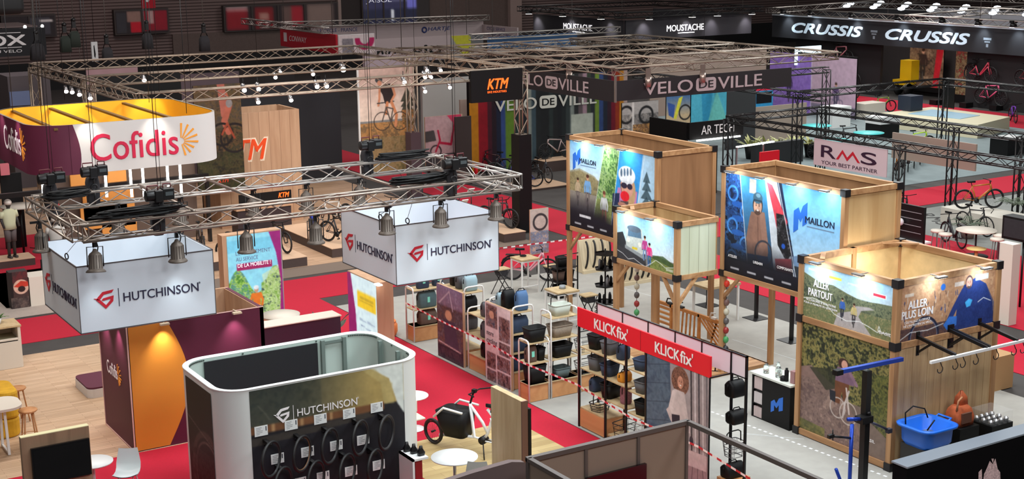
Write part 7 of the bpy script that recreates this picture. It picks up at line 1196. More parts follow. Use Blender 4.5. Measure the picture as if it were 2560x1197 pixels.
bike('road', (39.2, 33.0, .02+0), -PI/2-.3, 'black road bike beside the potted palm at right', (44, 44, 46), RB) if False else bike('road', (37.6, 31.6, .02), -PI/2-.1, 'black road bike with drop bars beside the potted palm', (44, 46, 48), RB); bike('mtb', (38.9, 32.6, .57), -.5, 'black and orange bike on the white planter bed', (186, 110, 40), RB); bike('city', (38.9, 29.6, .57), -1.2, 'grey bike among the palms on the planter bed', (90, 92, 92), RB)
bike('mtb', (37.4, 34.5, .02), -PI/2-.6, 'black mountain bike with a wide bar beside the near tower top', (36, 36, 38), RB); bike('city', (35.6, 30.6, .02), 1.2, 'dark bike behind the black slat panel', (40, 40, 44), RB)
PALM = mat('palm_green', (66, 82, 54), .55, noise=.2, scale=10)
def palm(label, loc, h, n, L, pot=True):
    t = thing('potted_palm', label, 'plant', loc); x, y, z = loc
    if pot: MB().lathe([(0, z), (.2, z), (.26, z+.4), (.22, z+.4), (0, z+.34)], (x, y, 0), 14, caps=False).build('pot', mat('taupe_pot', (120, 100, 92), .7), t)
    mb = MB()
    for i in range(n):
        a = 2*PI*i/n+rnd.random()*.4; e = rnd.uniform(.4, 1.5); d = nrm((math.cos(a), math.sin(a), e)); P = [np.array((x, y, z+.38))+d*L*s+np.array((0, 0, -.5*L*s*s)) for s in (0, .25, .5, .75, 1)]
        mb.tube(P, .008, 4)
        for k in range(9):
            s = .2+.08*k; p0 = np.array((x, y, z+.38))+d*L*s+np.array((0, 0, -.5*L*s*s)); sd = nrm(np.cross(d, (0, 0, 1)))
            for q in (-1, 1): leaf(mb, p0, sd*q+d*.6, .22*(1.2-s), .016, .5, k=2)
    mb.build('fronds', PALM, t); return t
palm('feathery palm in a taupe pot beside the round table at right', (36.9, 31.2, .02), .9, 16, .85); palm('palm on the planter bed behind the black and orange bike', (38.9, 31.0, .55), .8, 14, .8, False); palm('palm at the right edge of the planter bed', (38.95, 28.8, .55), .8, 14, .9, False); palm('small palm under the black mountain bike at right', (36.3, 33.6, .02), .5, 12, .6)
for k in range(6): q = G(2240+15*k, 442-9*k); bike('mtb', (q[0], q[1], .02), -2.4, 'orange bike in the row behind the pale hanging sign, %s' % ('nearest', 'second', 'third', 'fourth', 'fifth', 'farthest')[k], ((190, 120, 50), (60, 56, 50), (150, 84, 40), (206, 150, 80), (120, 70, 44), (70, 60, 56))[k], 'row of orange bikes')
q = G(2290, 378); bike('mtb', (q[0], q[1], .02), -.3, 'bright lime bike on the far grey stand floor', (190, 230, 50), RB); q = G(2115, 365); bike('mtb', (q[0], q[1], .02), -.4, 'dark bike between the turquoise tables', (46, 46, 48), RB); q = G(2200, 282); bike('mtb', (q[0], q[1], .02), -.35, 'green and red bike on the red carpet before the stage', (130, 150, 60), RB); q = G(2065, 275); bike('city', (q[0], q[1], .02), -1.2, 'pale blue bike in front of the purple wall', (90, 140, 190), RB); q = G(2530, 305); bike('mtb', (q[0], q[1], .02), -2.2, 'violet bike at the right end of the stage', (120, 60, 190), RB); q = G(2510, 265); bike('mtb', (q[0], q[1], .02), -1.7, 'lime yellow bike before the black walls at right', (190, 220, 90), RB); q = G(2110, 250); bike('mtb', (q[0], q[1], .02), -.4, 'dark bike against the mauve half of the wall', (60, 56, 80), RB)
TQ = mat('turquoise_top', (90, 214, 214), .45)
for px, py, lb in ((2042, 313, 'turquoise round table farthest left of the three'), (2172, 331, 'turquoise round table in front of the white cube'), (2085, 349, 'turquoise round table nearest, behind the black truss')): q = G(px, py, .95); round_table('round_table', lb, q, .7, TQ, .95, group='turquoise round tables')
for px0, px1, py, lb in ((2080, 2122, 322, 'white cube counter between the turquoise tables'), (2200, 2248, 350, 'white and black cube counter behind the turquoise table'), (2518, 2545, 392, 'white topped black cube at the end of the pale banner')): q0, q1 = G(px0, py), G(px1, py); c = thing('cube_counter', lb, 'counter', (q0[0], q0[1], .02)); MB().box(q0[0], q0[0]+1.3, q0[1], q0[1]+1.0, .02, .75).build('body', BLACK if px0 != 2080 else WHITE, c); MB().box(q0[0]-.02, q0[0]+1.32, q0[1]-.02, q0[1]+1.02, .75, 1.1 if px0 < 2500 else .8).build('top', WHITE, c)
tag(MB().box(43.5, 43.58, 36.6, 40.9, .9, 1.95).build('beige_banner', mat('beige_banner_cloth', (166, 148, 134), .8), None, (43.5, 38, .9)), 'long pale beige banner hanging from the black truss at right', 'banner')
for k in range(5): pot_plant('potted_plant', 'pale leafy plant in the planter behind the tall timber tower, %s' % ('first from the left', 'second', 'third', 'fourth', 'fifth')[k], (42.4+.62*k, 48.3-.3*k, .02), .3, .6, 18, .9, .07, mat('pale_leaf', (170, 170, 110), .5, noise=.3), BLACK, .4, .9, 'plants behind the tall timber tower')
bike('city', (44.9, 46.2, .02), -.7, 'gold bike among the plants behind the tall timber tower', (196, 160, 90), RB)
sg_ = thing('stage', 'low white stage with a pale blue floor on the far right', 'stage', (59, 52, .02)); SP = [G(x, y, .7) for x, y in ((2190, 284), (2445, 312), (2525, 292), (2330, 267))]; SB = MB()
SB.add([(q[0], q[1], z) for z in (.02, .7) for q in SP], [(3, 2, 1, 0), (4, 5, 6, 7), (0, 1, 5, 4), (1, 2, 6, 5), (2, 3, 7, 6), (3, 0, 4, 7)]).build('body', mat('cream_stage', (214, 206, 176), .6), sg_); BP = [G(x, y, .72) for x, y in ((2270, 284), (2400, 297), (2450, 288), (2330, 273))]
MB().add([(q[0], q[1], z) for z in (.70, .72) for q in BP], [(4, 5, 6, 7), (0, 1, 5, 4), (1, 2, 6, 5), (2, 3, 7, 6), (3, 0, 4, 7)]).build('blue_floor', mat('pale_blue_floor', (150, 186, 206), .4), sg_)
q = G(2442, 330); MB().box(q[0]-.02, q[0]+.35, q[1]-.1, q[1]-.06, .03, .69).build('red_end', RED, sg_)
q = G(2275, 276, .7); pbox('crate', 'dark crate with a grey screen on the stage edge', 'crate', q[0]-.4, q[0]+.5, q[1]-.4, q[1]+.5, .72, 1.5, mat('navy_crate', (36, 44, 60), .5)); q = G(2170, 292); pbox('white_block', 'white block on the red carpet left of the stage', 'block', q[0]-.8, q[0]+.8, q[1]-.5, q[1]+.5, .02, .8, CREAM)
for k in range(3): q = G(2340+75*k, 262+7*k); pbox('floor_box', 'small black box on the red carpet behind the stage, %s' % ('left', 'middle', 'right')[k], 'box', q[0]-.3, q[0]+.3, q[1]-.25, q[1]+.25, .02, .3, BLACK)
q = G(2372, 272, .7); cp = thing('roll_banner', 'dark tall cloth banner standing at the back edge of the white stage', 'banner', (q[0], q[1], .7)); MB().box(q[0]-.02, q[0]+.02, q[1]-.35, q[1]+.35, .75, 1.85).build('cloth', BLACK, cp); MB().cyl((q[0], q[1]+.3, .7), (q[0], q[1]+.3, 1.9), .02, n=5).cyl((q[0], q[1]-.3, .7), (q[0], q[1]-.3, 1.9), .02, n=5).build('pole', STEEL, cp)
# --- big black ring sign and walls with bikes behind the stage
cs = thing('overhead_sign', 'long black overhead sign with two pale blue wordmarks and lamps on top', 'hanging sign', (65, 62, 3.2)); MB().box(65, 65.2, 51.0, 72.2, 3.2, 4.62).box(65.2, 80, 50.9, 51.1, 3.2, 4.62).box(65.2, 80, 72.1, 72.2, 3.2, 4.62).build('fabric', mat('charcoal_fabric', (32, 32, 36), .8), cs); MB().box(79.8, 80, 51, 72, 3.2, 4.6).build('rear_fabric', mat('pale_inner', (176, 176, 184), .7), cs); MB().box(64.96, 65.25, 50.9, 72.2, 4.62, 4.7).build('top_rail', mat('pale_rail', (206, 214, 222), .4), cs)
cf_ = FX(65, 72.2, 4.62); CL = mat('ice_letter', (206, 226, 240), .4, emit=.35)
for u, w in ((1.95, 6.3), (10.2, 6.4)): text('CRUSSIS', cf_, u, .40, w, .62, CL, cs, shear=.3, off=.045)
for u in (8.95, 17.6): MB().prism([(u, .55), (u+.55, .55), (u+.55, .68), (u, .68)], cf_, .002, .006).prism([(u+.08, .74), (u+.47, .74), (u+.47, .82), (u+.08, .82)], cf_, .002, .006).prism([(u+.2, .9), (u+.36, .9), (u+.36, 1.08), (u+.2, 1.08)], cf_, .002, .006).build('small_mark', mat('dim_ice', (130, 140, 150), .5), cs)
for a, c in (((64.6, 51, 4.95), (64.6, 72.2, 4.95)), ((72, 51, 5.1), (72, 72.2, 5.1)), ((79, 51, 5.4), (79, 74, 5.4)), ((64.6, 72, 4.95), (79, 72, 5.2)), ((64.6, 60, 4.95), (79, 60, 5.2))): MB().truss(a, c, .34, .6, .035, .015, n=5).build('truss_beam', SILVER, cs)
for k, y in enumerate((70.6, 68.0, 64.4, 60.6, 57.2, 54.6, 52.2)):
    o = MB().cyl((64.5, y, 4.78), (64.5, y, 5.02), .22, .16, 10).box(64.3, 64.7, y-.12, y+.12, 5.02, 5.14).build('stage_lamp', BLACKM, None, (64.5, y, 4.8)); tag(o, 'black stage lamp on the far right overhead sign, %s from the left' % ('first', 'second', 'third', 'fourth', 'fifth', 'sixth', 'seventh')[k], 'stage lamp', 'stage lamps on the far right sign'); MB().lathe([(0, 4.77), (.2, 4.77)], (64.5, y, 0), 12, caps=False).build('lens', mat('cool_lamp', (214, 236, 255), .4, emit=18), o)
    spot((64.4, y, 4.75), (65.0, y, 4.0), 190, 80, (.8, .92, 1), .9, .1)
for k in range(26): y = 52+.83*k; c = (71.5+1.2*(k % 3), y, 5.0+.1*(k % 3)); o = MB().blob(c, (.3, .22, .12), 8, 5).build('lit_fixture', mat('soft_lamp', (226, 238, 250), .4, emit=3.2), None, c); tag(o, 'bright lamp fixture above the far right overhead sign', 'lamp', 'bright fixtures above the far right sign')
dwl = thing('bike_wall', 'tall black wall panel with three hung bikes below the right end of the overhead sign', 'display wall', (65.5, 53, .02)); MB().box(65.6, 65.8, 50, 56.2, .02, 3.2).build('board', mat('black_board', (26, 25, 27), .7), dwl); dw2 = thing('bike_wall', 'tall black wall panel with two hung bikes below the left wordmark', 'display wall', (65.5, 65, .02)); MB().box(65.6, 65.8, 62.9, 70.5, .02, 3.2).build('board', mat('black_board', (26, 25, 27), .7), dw2)
for y, z, c, lb in ((66.3, 1.75, (190, 120, 130), 'pink framed bike hung high on the left black wall'), (65.6, .35, (200, 110, 130), 'pink framed bike low on the left black wall'), (55.1, 1.5, (190, 60, 80), 'red bike hung high on the right black wall'), (51.6, 1.5, (120, 50, 56), 'dark red bike hung at the right end of the black wall'), (54.3, .25, (220, 90, 130), 'pink bike low on the right black wall')): bike('city' if c[0] == 190 and z < 1.6 else 'mtb', (65.35, y, z), -PI/2, lb, c, 'bikes hung on the black walls', 1.35)
y0, y1 = 62.3, 59.6; p = Pic(2.7, 2.6, 50); p.rect(0, 0, 1, 1, (96, 76, 60)); p.noise(None, [(60, 48, 40), (150, 116, 90), (110, 88, 70), (180, 150, 120)], 9, 3, .9); p.rider(.4, .1, .8, (60, 44, 40), (50, 44, 40)); p.poly([(.8, 0), (1, 0), (.85, 1), (.7, 1)], (214, 40, 54))
poster('trail_poster', 'brown trail photo under the far right wordmark', FX(67.5, y0, 3.2), 2.7, 2.9, p, BLACK); p = Pic(1.5, 2.6, 40); p.rect(0, 0, 1, 1, (150, 130, 90)); p.noise(None, [(110, 90, 60), (190, 170, 130), (80, 70, 50), (170, 60, 60)], 9, 8, .9); poster('small_poster', 'narrow yellowish photo right of the brown trail photo', FX(66.5, 57.8, 3.1), 1.5, 3.08, p, BLACK)
yt = thing('yellow_locker', 'yellow delivery box between the black bike walls', 'locker', (67, 63.3, .02)); MB().box(66.8, 67.6, 61.5, 62.4, 1.0, 2.2).build('box', mat('bright_yellow', (240, 196, 20), .5), yt); MB().box(66.5, 67.5, 61.7, 62.7, .7, 1.0).build('tray', mat('bright_yellow', (240, 196, 20), .5), yt); MB().cyl((66.9, 61.7, .4), (66.9, 61.8, .4), .38, n=16).cyl((66.9, 62.5, .4), (66.9, 62.6, .4), .38, n=16).box(66.7, 67.2, 61.7, 62.6, .5, .7).build('wheels', RUB, yt)
pbox('dark_partition', 'dark brown wall far behind the overhead sign', 'partition', 68.2, 68.4, 50, 73, .02, 3.2, mat('umber_wall', (50, 44, 44), .8)); pbox('side_counter', 'white counter far behind the narrow yellowish photo', 'counter', 75.2, 76.2, 65.2, 67.2, .02, 1.0, WHITE)
# ================================================================ far centre and left
ms = thing('overhead_sign', 'black square overhead sign with two white moustache wordmarks', 'hanging sign', (55, 74, 3.75)); MF = mat('black_fabric', (34, 32, 38), .8); MB().box(50.9, 51.0, 69.7, 79.8, 3.75, 4.95).box(51.0, 60.9, 69.6, 69.7, 3.75, 4.95).box(60.8, 60.9, 69.7, 79.8, 3.75, 4.95).build('fabric', MF, ms)
for fr_, u, w in ((FX(50.9, 79.8, 4.95), 3.6, 3.2), (FY(51.0, 69.6, 4.95), 3.1, 2.9)): text('MOUSTACHE', fr_, u, .42, w, .38, mat('lit_white', (250, 248, 250), .5, emit=.8), ms, off=.01); MB().prism([(u+w*.3, .9), (u+w*.75, .9), (u+w*.75, .95), (u+w*.3, .95)], fr_, .002, .006).build('strapline', mat('lit_white', (250, 248, 250), .5, emit=.8), ms)
for a, c in (((50, 69.2, 5.3), (61.4, 69.2, 5.3)), ((50.6, 69.2, 5.3), (50.6, 80.5, 5.3)), ((50, 80.2, 5.3), (61.4, 80.2, 5.3)), ((61.2, 69.2, 5.3), (61.2, 80.2, 5.3))): MB().truss(a, c, .3, .55, .035, .015, n=5).build('truss_beam', BLACKM, ms)
for k, (x, y, tx, ty) in enumerate(((50.3, 79.4, 50.9, 79.2), (50.3, 75.4, 50.9, 75.2), (50.3, 71.2, 50.9, 71.0), (52.3, 69.0, 52.3, 69.6), (55.6, 69.0, 55.6, 69.6), (60.4, 69.0, 60.4, 69.6), (57.6, 69.0, 57.6, 69.6))):
    o = MB().cyl((x, y, 5.0), (x, y, 5.12), .24, .18, 10).build('stage_lamp', BLACKM, None, (x, y, 5)); tag(o, 'round lamp over the moustache sign, %s' % ('left end of the left face', 'middle of the left face', 'corner end of the left face', 'corner end of the right face', 'left middle of the right face', 'right end of the right face', 'right middle of the right face')[k], 'stage lamp', 'lamps over the moustache sign'); MB().lathe([(0, 4.99), (.22, 4.99)], (x, y, 0), 12, caps=False).build('lens', LAMPW, o)
    spot((x, y, 4.95), (tx, ty, 4.2), 170, 75, (1, .96, 1), .9, .1)
pbox('dark_gantry', 'dark gantry with blue lettering behind the moustache sign', 'gantry', 61.5, 66.5, 80, 80.3, .02, 4.6, BLACK)
cv = thing('overhead_banner', 'red overhead banner with a white wordmark on the left of the far stands', 'banner', (31.4, 72, 4.0)); MB().box(31.4, 31.5, 68.5, 76.0, 4.05, 5.06).build('red_fabric', mat('red_fabric', (190, 26, 46), .8), cv); cvf = FX(31.4, 76, 5.06); text('CONWAY', cvf, 1.3, .35, 2.4, .3, WLET, cv, shear=.2); MB().prism([(.5, .22), (.95, .22), (.95, .72), (.5, .72)], cvf, .002, .006).build('mark', WLET, cv)
p = Pic(2.1, 1.0, 50); p.rect(0, 0, 1, 1, (206, 190, 190)); p.noise((p.U > .1) & (p.U < .4), [(90, 84, 92), (150, 140, 146), (60, 56, 64)], 8, 3, .9); p.circ(.72, .25, .42, .3, (170, 30, 84)); p.put(p.V < .2, (206, 190, 190)); cpo = p.build('photo_print', FY(31.5, 68.4, 5.03), 0, 0, PRINT, cv, .01); MB().box(31.5, 33.6, 68.41, 68.5, 4.03, 5.04).build('front_fabric', WHITE, cv)
MB().truss((30.8, 68.3, 5.3), (30.8, 80, 5.3), .3, .6, .035, .015, n=5).truss((30.8, 77.4, 5.15), (46, 77.4, 5.0), .3, .6, .035, .015, n=5).build('truss_beam', SILVER, cv)
hb = thing('overhead_banner', 'pale overhead banner with dark blue wordmarks in the far centre', 'banner', (41, 78, 3.9)); MB().box(36.6, 46, 78, 78.1, 3.85, 4.85).box(45.9, 46.0, 73.8, 78, 3.6, 4.55).build('fabric', mat('grey_pink_fabric', (170, 154, 154), .8), hb); NB = mat('night_blue', (30, 44, 100), .5); text('HARTJE', FY(36.6, 78, 4.85), 5.4, .3, 1.6, .3, NB, hb, shear=.2, off=.01); MB().ring(FY(36.6, 78, 4.85).p(5.15, .45, .02), (0, 1, 0), .15, .05, 16, 5).build('mark', NB, hb); text('CYCLE SERVICE', FX(45.9, 78, 4.6), .6, .15, 2.2, .2, NB, hb); text('YOUR PARTNER IN BIKES', FX(45.9, 78, 4.6), .5, .5, 3.0, .2, NB, hb); text('LE CYCLE - FRANCE', FY(36.6, 78, 4.85), -2.0, .1, 2.6, .22, NB, hb); MB().box(34.2, 36.6, 78, 78.1, 4.2, 4.85).build('fabric_return', mat('grey_pink_fabric', (170, 154, 154), .8), hb)
pn = thing('overhead_banner', 'low pale banner with large cropped black letters in the far centre', 'banner', (39, 74, 3.2)); MB().box(35.6, 43.4, 74, 74.1, 2.9, 4.3).build('fabric', mat('grey_pink_fabric', (170, 154, 154), .8), pn); pf_ = FY(35.6, 74, 4.3); text('nio', pf_, .9, .55, 1.2, .5, BLACK, pn, off=.02); text('gio', pf_, 3.2, .5, 1.9, .7, BLACK, pn, off=.02); p = Pic(2.2, 1.3, 40); p.rect(0, 0, 1, 1, (150, 146, 144)); p.poly([(0, 0), (.55, 0), (.75, .5), (.5, 1), (.3, .8)], (180, 176, 50)); p.noise((p.U > .6) & (p.V < .5), [(60, 60, 66), (110, 110, 112), (90, 92, 96)], 8, 3, .9); p.build('photo_print', FY(41.4, 73.98, 4.25), 0, 0, PRINT, pn, .01)
bb = thing('overhead_banner', 'blue overhead banner behind the silver trusses', 'banner', (40, 62, 4.2)); MB().box(37.9, 43.5, 63.8, 63.9, 4.1, 4.85).build('blue_fabric', mat('steel_blue_fabric', (64, 104, 150), .8), bb)
MB().truss((36.6, 63.4, 4.95), (46, 63.4, 4.95), .28, .55, .03, .013, n=5).truss((36.6, 63.4, 4.3), (46, 63.4, 4.3), .28, .55, .03, .013, n=5).build('truss_beam', SILVER, bb)
fr, w, h = pyp(911, 140, 1040, 166, 60); lbx = pbox('light_box', 'pale lavender box panel above the cyclist poster', 'panel', fr.o[0], fr.o[0]+w, 60, 60.2, fr.o[2]-h, fr.o[2], mat('lavender_panel', (176, 158, 166), .7)); fr_lb = fr.o
fr, w, h = pyp(1990, 118, 2052, 158, 60); o = thing('lit_screen', 'bright white lit panel behind the silver trusses at right', 'screen', fr.o); m = MB().box(fr.o[0], fr.o[0]+w, 60, 60.1, fr.o[2]-h, fr.o[2]).build('panel', mat('lit_panel', (214, 240, 250), .5, emit=1.2), o); pbox('cream_board', 'cream panel behind the silver trusses at far right', 'panel', fr.o[0]-8, fr.o[0]+.5, 63, 63.1, .02, 3.5, mat('cream_far', (150, 130, 118), .8))
q = RY(20, 0, 40); hs_ = thing('hanging_speaker', 'black rounded speaker array cut by the top left corner', 'speaker', q); MB().loft([[(q[0]+a, 40+b_, q[2]+z) for a, b_ in rrect(-.55*k, .36*k, -.3*k, .3*k, .12, 4)] for z, k in ((-.38, .7), (-.34, .95), (-.2, 1), (.4, 1), (.5, .9))]).build('cabinet', BLACK, hs_); MB().cyl((q[0], 40, q[2]+.4), (q[0], 40, 12), .015, n=5).build('cable', BLACKM, hs_)
# left far stands
lx = thing('overhead_sign', 'black overhead sign with cropped white letters at the left edge', 'hanging sign', (16, 70, 4.8)); MB().box(12.0, 16.9, 70, 70.3, 4.7, 6.0).build('fabric', mat('charcoal_fabric', (32, 32, 36), .8), lx); lf_ = FY(12.0, 70, 6.0); text('LOX', lf_, 1.6, .3, 2.35, .48, WLET, lx, off=.03); text('DU VELO', lf_, 2.3, .98, 1.45, .14, WLET, lx); MB().prism([(1.4, .17), (3.75, .17), (3.75, .2), (1.4, .2)], lf_, .002, .006).prism([(1.4, .86), (3.75, .86), (3.75, .89), (1.4, .89)], lf_, .002, .006).build('rule', WLET, lx); MB().box(12, 16.8, 71, 75, 6.0, 6.03).build('top_canvas', mat('grey_canvas', (130, 112, 110), .8), lx)
for x, lb in ((16.0, 'small bright lamp on the black sign at the left edge, left one'), (16.95, 'small bright lamp on the black sign at the left edge, right one')): o = MB().blob((min(x, 16.8), 70.1, 6.06), .08, 8, 5).build('spotlight', LAMPW, None, (x, 70.1, 6.06)); tag(o, lb, 'spotlight')
ws = thing('hanging_sign', 'small white upright sign with black writing hanging at upper left', 'sign', (19.15, 70, 4.3)); MB().box(19.05, 19.35, 70, 70.12, 4.25, 5.2).build('panel', WHITE, ws); MB().prism([(.1, .2), (.14, .15), (.18, .6), (.15, .8), (.1, .7)], FY(19.05, 70, 5.2), .002, .006).build('writing', BLACK, ws); MB().cyl((19.2, 70, 5.2), (19.2, 70, 9), .012, n=4).build('cable', BLACKM, ws)
q0, q1 = RY(352, -30, 80), RY(389, 20, 80); rb = thing('hanging_banner', 'red hanging banner cut by the top edge at upper left', 'banner', (q0[0], 80, q1[2])); MB().box(q0[0], q1[0], 80, 80.1, q1[2], q0[2]).build('cloth', mat('red_fabric', (190, 26, 46), .8), rb); MB().lathe([(0, 0), (.12, 0)], RY(368, 0, 79.97), 12, caps=False, ax=((1, 0, 0), (0, 0, 1), (0, -1, 0))).build('mark', WLET, rb)
for i, (px, py, lb) in enumerate(((95, 150, 'dark chain hoist and bag hanging by the left edge sign'), (165, 130, 'green chain bag hanging above the far left, left of the pair'), (188, 118, 'green chain bag hanging above the far left, right of the pair'), (270, 158, 'black chain bag beside the white upright sign'), (370, 122, 'black chain bag below the red hanging banner'), (512, 128, 'black chain bag in front of the far wall windows'))):
    c = RY(px, py, 56); t = thing('chain_bag', lb, 'chain bag', c, 'chain bags hanging at upper left'); s = 1.3 if i == 0 else 1; GB = mat('dark_green_bag', (34, 42, 36), .85)
    MB().loft([[(c[0]+a, c[1]+b_, c[2]+zz) for a, b_ in rrect(-.2*k*s, .2*k*s, -.15*k, .15*k, .06, 3)] for zz, k in ((0, 1.05), (.5, .95), (.62, .6))]).build('bag', GB if 0 < i < 3 else DARK, t); MB().box(c[0]-.07, c[0]+.07, c[1]-.07, c[1]+.07, c[2]+.75, c[2]+1.0).blob((c[0], c[1], c[2]+1.05), .1, 8, 5).tube([(c[0]-.15, c[1], c[2]+.6), (c[0], c[1], c[2]+.95), (c[0]+.15, c[1], c[2]+.6)], .02, 5).build('hook_block', BLACKM, t); MB().cyl((c[0], c[1], c[2]+1.0), (c[0], c[1], c[2]+4), .015, n=4).cyl((c[0]+.15, c[1], KZ), (c[0]+.15, c[1], c[2]+.1), .01, n=4).build('cable', mat('grey_cable', (90, 84, 80), .5), t)
def flat(px0, py0, px1, py1, Y, name, label, cat, m, z0=None, d=.1): fr, w, h = pyp(px0, py0, px1, py1, Y); zb = fr.o[2]-h if z0 is None else z0; return pbox(name, label, cat, fr.o[0], fr.o[0]+w, Y, Y+d, zb, fr.o[2], m)
flat(215, 172, 346, 200, 58, 'lit_board', 'pinkish lit panel behind the left end of the truss square', 'panel', mat('pink_lit_panel', (176, 140, 146), .8), .03); flat(440, 188, 600, 236, 57, 'grey_curtain', 'grey purple curtain behind the truss square', 'curtain', mat('plum_curtain', (96, 80, 86), .85), .03)  # lit_board: pink light on this wall is painted into its colour
flat(18, 192, 130, 262, 60, 'grey_container', 'grey container like cabin at the far left', 'cabin', mat('dim_grey_cabin', (92, 84, 88), .8), .02, 2); flat(0, 410, 25, 437, 47.5, 'pink_board', 'small pink panel at the left edge under the maroon sign', 'panel', mat('hot_pink_panel', (206, 110, 120), .7)); flat(0, 436, 60, 520, 48, 'black_partition', 'black wall at the left edge behind the mannequins', 'partition', BLACK, .02)
flat(24, 230, 78, 262, 59.89, 'screen', 'pale blue lit screen in the far left cabin', 'screen', mat('blue_screen', (90, 100, 130), .4, emit=.3)); flat(340, 190, 362, 262, 56, 'dark_mast', 'dark mast behind the rounded overhead sign', 'post', BLACK, .03)
slab('stand_carpet', 6.5, 11.5, 44.5, 50, .03, REDC, 'red stand carpet under the mannequins at the left edge', 'carpet'); slab('pale_stand_floor', 2, 11.5, 38.8, 44.5, .02, mat('beige_stand_floor', (170, 156, 146), .8, noise=.06), 'beige stand floor in front of the mannequins', 'floor')
def mannequin(label, loc, rz, jersey, shorts, helm, h=1.78, skin=(60, 54, 54)):
    t = thing('mannequin', label, 'mannequin', (0, 0, 0)); S = mat('mannequin_body', skin, .5); m = MB(); k = h/1.78
    for s in (-.09, .09): m.tube([(0, s, .05), (.0, s, .48), (.01, s*.9, .86)], [.045, .06, .085], 8); m.loft([[(x, y+s, z) for x, y in rrect(-.08, .16, -.045, .045, .04, 2)] for z in (0, .06)])
    m.loft([[(a*w, b_*w2, z) for a, b_ in [(math.cos(2*PI*j/12), math.sin(2*PI*j/12)) for j in range(12)]] for z, w, w2 in ((.84, .11, .17), (1.0, .10, .15), (1.25, .12, .19), (1.42, .10, .19), (1.5, .055, .06), (1.56, .05, .05))])
    for s in (-1, 1): m.tube([(0, .19*s, 1.42), (.0, .25*s, 1.16), (.12, .24*s, .95)], [.05, .042, .035], 7)
    m.blob((0.01, 0, 1.64), (.095, .075, .12), 12, 8); m.build('body', S, t)
    MB().loft([[(a*w, b_*w2, z) for a, b_ in [(math.cos(2*PI*j/14), math.sin(2*PI*j/14)) for j in range(14)]] for z, w, w2 in ((.88, .15, .21), (1.05, .135, .19), (1.25, .145, .215), (1.44, .12, .21), (1.51, .06, .08))]).tube([(0, .2, 1.43), (0, .26, 1.24)], [.075, .062], 8).tube([(0, -.2, 1.43), (0, -.26, 1.24)], [.075, .062], 8).build('jersey', jersey, t)
    MB().tube([(0, -.09, .5), (0, -.09, .9)], [.085, .11], 10).tube([(0, .09, .5), (0, .09, .9)], [.085, .11], 10).build('shorts', shorts, t); MB().blob((0.0, 0, 1.7), (.14, .11, .1), 14, 8).build('helmet', helm, t)
    t.location = loc; t.rotation_euler = (0, 0, rz); t.scale = (k, k, k); return t
JC = mat('cream_jersey', (206, 204, 170), .8); SG = mat('grey_shorts', (96, 84, 84), .8); HW = mat('white_helmet', (226, 214, 204), .4)
q = G(33, 664); pl = plinth('black plinth under the mannequin at the left edge', q[0]-.5, q[0]+.6, q[1]-.4, q[1]+.5, .25); mannequin('mannequin in a cream jersey and white helmet standing at the left edge', (q[0], q[1], .27), -1.3, JC, SG, HW, 1.85); mannequin('mannequin in a cream jersey leaning behind the left box sign', (10.35, 43.6, .02), -1.9, mat('white_jersey', (200, 196, 190), .8), BLACK, HW, 1.75); mannequin('mannequin in black with a red and black helmet behind the others', (10.9, 45.6, .03), -1.2, BLACK, BLACK, mat('red_helmet', (170, 30, 44), .4), 1.8)
q = G(105, 700); bike('mtb', (q[0]+.2, q[1]+.3, .02), -1.9, 'black bike with the leaning mannequin behind the left box sign', (40, 40, 44), None)
a = RY(22, 682, 39.8); b_ = RY(76, 775, 39.8); w, h = b_[0]-a[0], a[2]-.02; p = Pic(w, h, 44); p.rect(0, 0, 1, 1, (70, 52, 50)); p.noise(p.V < .3, [(110, 40, 44), (80, 44, 46), (60, 44, 44)], 7, 3, .7); p.ell(.6, .42, .42, .2, (210, 170, 150)); p.poly([(.2, .4), (.6, .26), (1, .3), (1, .42), (.5, .44)], (190, 60, 44)); p.ell(.62, .48, .2, .08, (50, 34, 34)); p.rect(0, 0, .16, 1, (36, 28, 28)); p.noise(p.V > .7, [(120, 100, 92), (90, 78, 74), (60, 50, 50)], 8, 5, .7)
poster('helmet_board', 'poster board of a red and white helmet at the left edge', FY(a[0], 39.8, a[2]), w, h, p, mat('dark_board', (50, 40, 40), .7), 'poster', .35)
t = thing('cabinet', 'beige cabinet beside the helmet poster at the left edge', 'cabinet', (9.2, 40.2, .02)); MB().box(a[0]+w+.03, a[0]+w+1.1, 39.8, 40.5, .02, .85).build('body', CREAM, t)
t = thing('side_table', 'small white table top at the left edge behind the rig', 'table', (11.0, 47.2, .02)); q = RY(50, 513, 46.8); MB().lathe([(0, q[2]-.04), (.62, q[2]-.04), (.62, q[2]), (0, q[2])], (q[0], 46.8, 0), 24, caps=False).build('tabletop', CREAM, t); MB().cyl((q[0], 46.8, .03), (q[0], 46.8, q[2]-.04), .04).build('column', BLACKM, t)
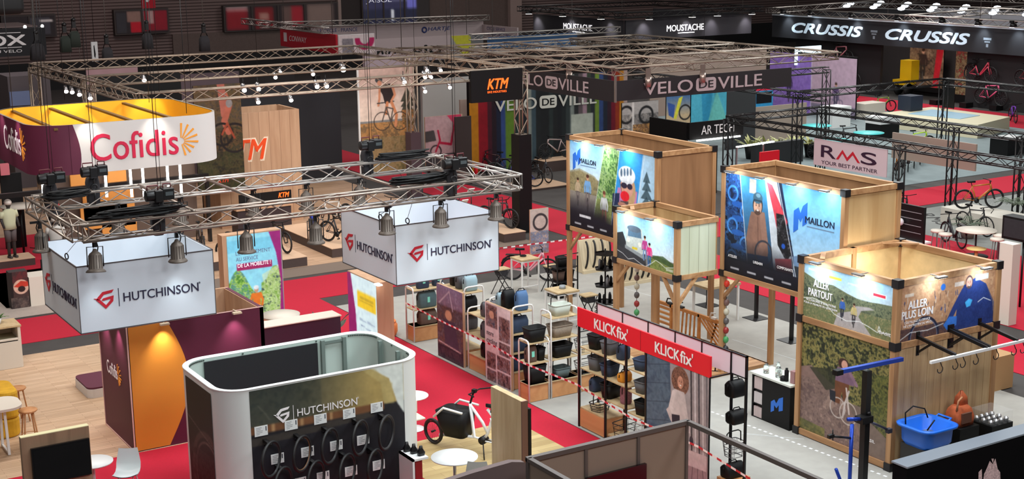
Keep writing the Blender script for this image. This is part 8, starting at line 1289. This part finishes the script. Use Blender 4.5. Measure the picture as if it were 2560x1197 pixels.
for k, (px, y, z0) in enumerate(((390, 40.6, 5.6), (150, 40.9, 5.6), (470, 40.6, 5.6), (910, 40.65, 5.6), (1117, 40.65, 5.6), (640, 47, 5.6), (1035, 47, 5.6), (205, 53.5, 5.6), (1560, 39.3, 5.5), (1760, 43, 5.5))): q = RY(px, 100, y); tag(MB().cyl((q[0], y, z0), (q[0], y, 10.5), .008, n=4).build('hanging_cable', BLACKM, None, (q[0], y, z0)), 'thin dark cable holding a truss from the roof', 'cable', 'thin cables from the roof')
pbox('dark_partition', 'dark wall behind the cabins in the left centre', 'partition', 22, 33, 78, 78.2, .02, 2.6, mat('umber_wall', (50, 44, 44), .8)); pbox('dark_partition', 'dark stand wall behind the wooden tower', 'partition', 20.2, 25.3, 55, 55.2, .02, 4.2, mat('ink_wall', (36, 36, 42), .7)); pbox('dark_partition', 'long dark wall behind the truss field', 'partition', 41, 61, 86, 86.2, .02, 3.4, mat('umber_wall', (50, 44, 44), .8))
t = thing('black_post', 'black post at the right end of the oak stand floor', 'post', (25.0, 55, .02)); MB().box(24.9, 25.15, 56.6, 56.85, .02, 4.2).build('post', BLACK, t)
for k, (px, py) in enumerate(((798, 285), (850, 270), (880, 290))): q = G(px, py+60); bike('mtb', (q[0]-(8 if k == 0 else 6), q[1]-8, .02), PI-.3*k, 'dark bike in the shade beyond the oak stand, %s' % ('left', 'middle', 'right')[k], (60, 50, 52), 'bikes in the shade beyond the oak stand')
def hang(t, pts, z0, z1=12.0):
    for x, y in pts: MB().cyl((x, y, z0), (x, y, z1), .02, n=4).build('hanging_cable', mat('grey_cable', (90, 84, 80), .5), t)
hang(ms, ((51, 70), (60.5, 70), (51, 79.5)), 4.9); hang(cs, ((65.1, 55), (65.1, 62), (65.1, 70), (72, 60)), 4.6); hang(cv, ((31.45, 69), (31.45, 75.5)), 5.0); hang(hb, ((38, 78.05), (45, 78.05)), 4.8); hang(pn, ((36.5, 74.05), (42.5, 74.05)), 4.3); hang(bb, ((38.2, 63.85), (43.2, 63.85)), 4.8); hang(lbx, ((fr_lb[0]+.3, 60.1), (fr_lb[0]+2, 60.1)), 4.4); hang(lx, ((13, 70.2), (16.4, 70.2)), 5.9); 
for st in BIKES.values():
    for ch in list(st.children): bpy.data.objects.remove(ch)
    bpy.data.objects.remove(st)
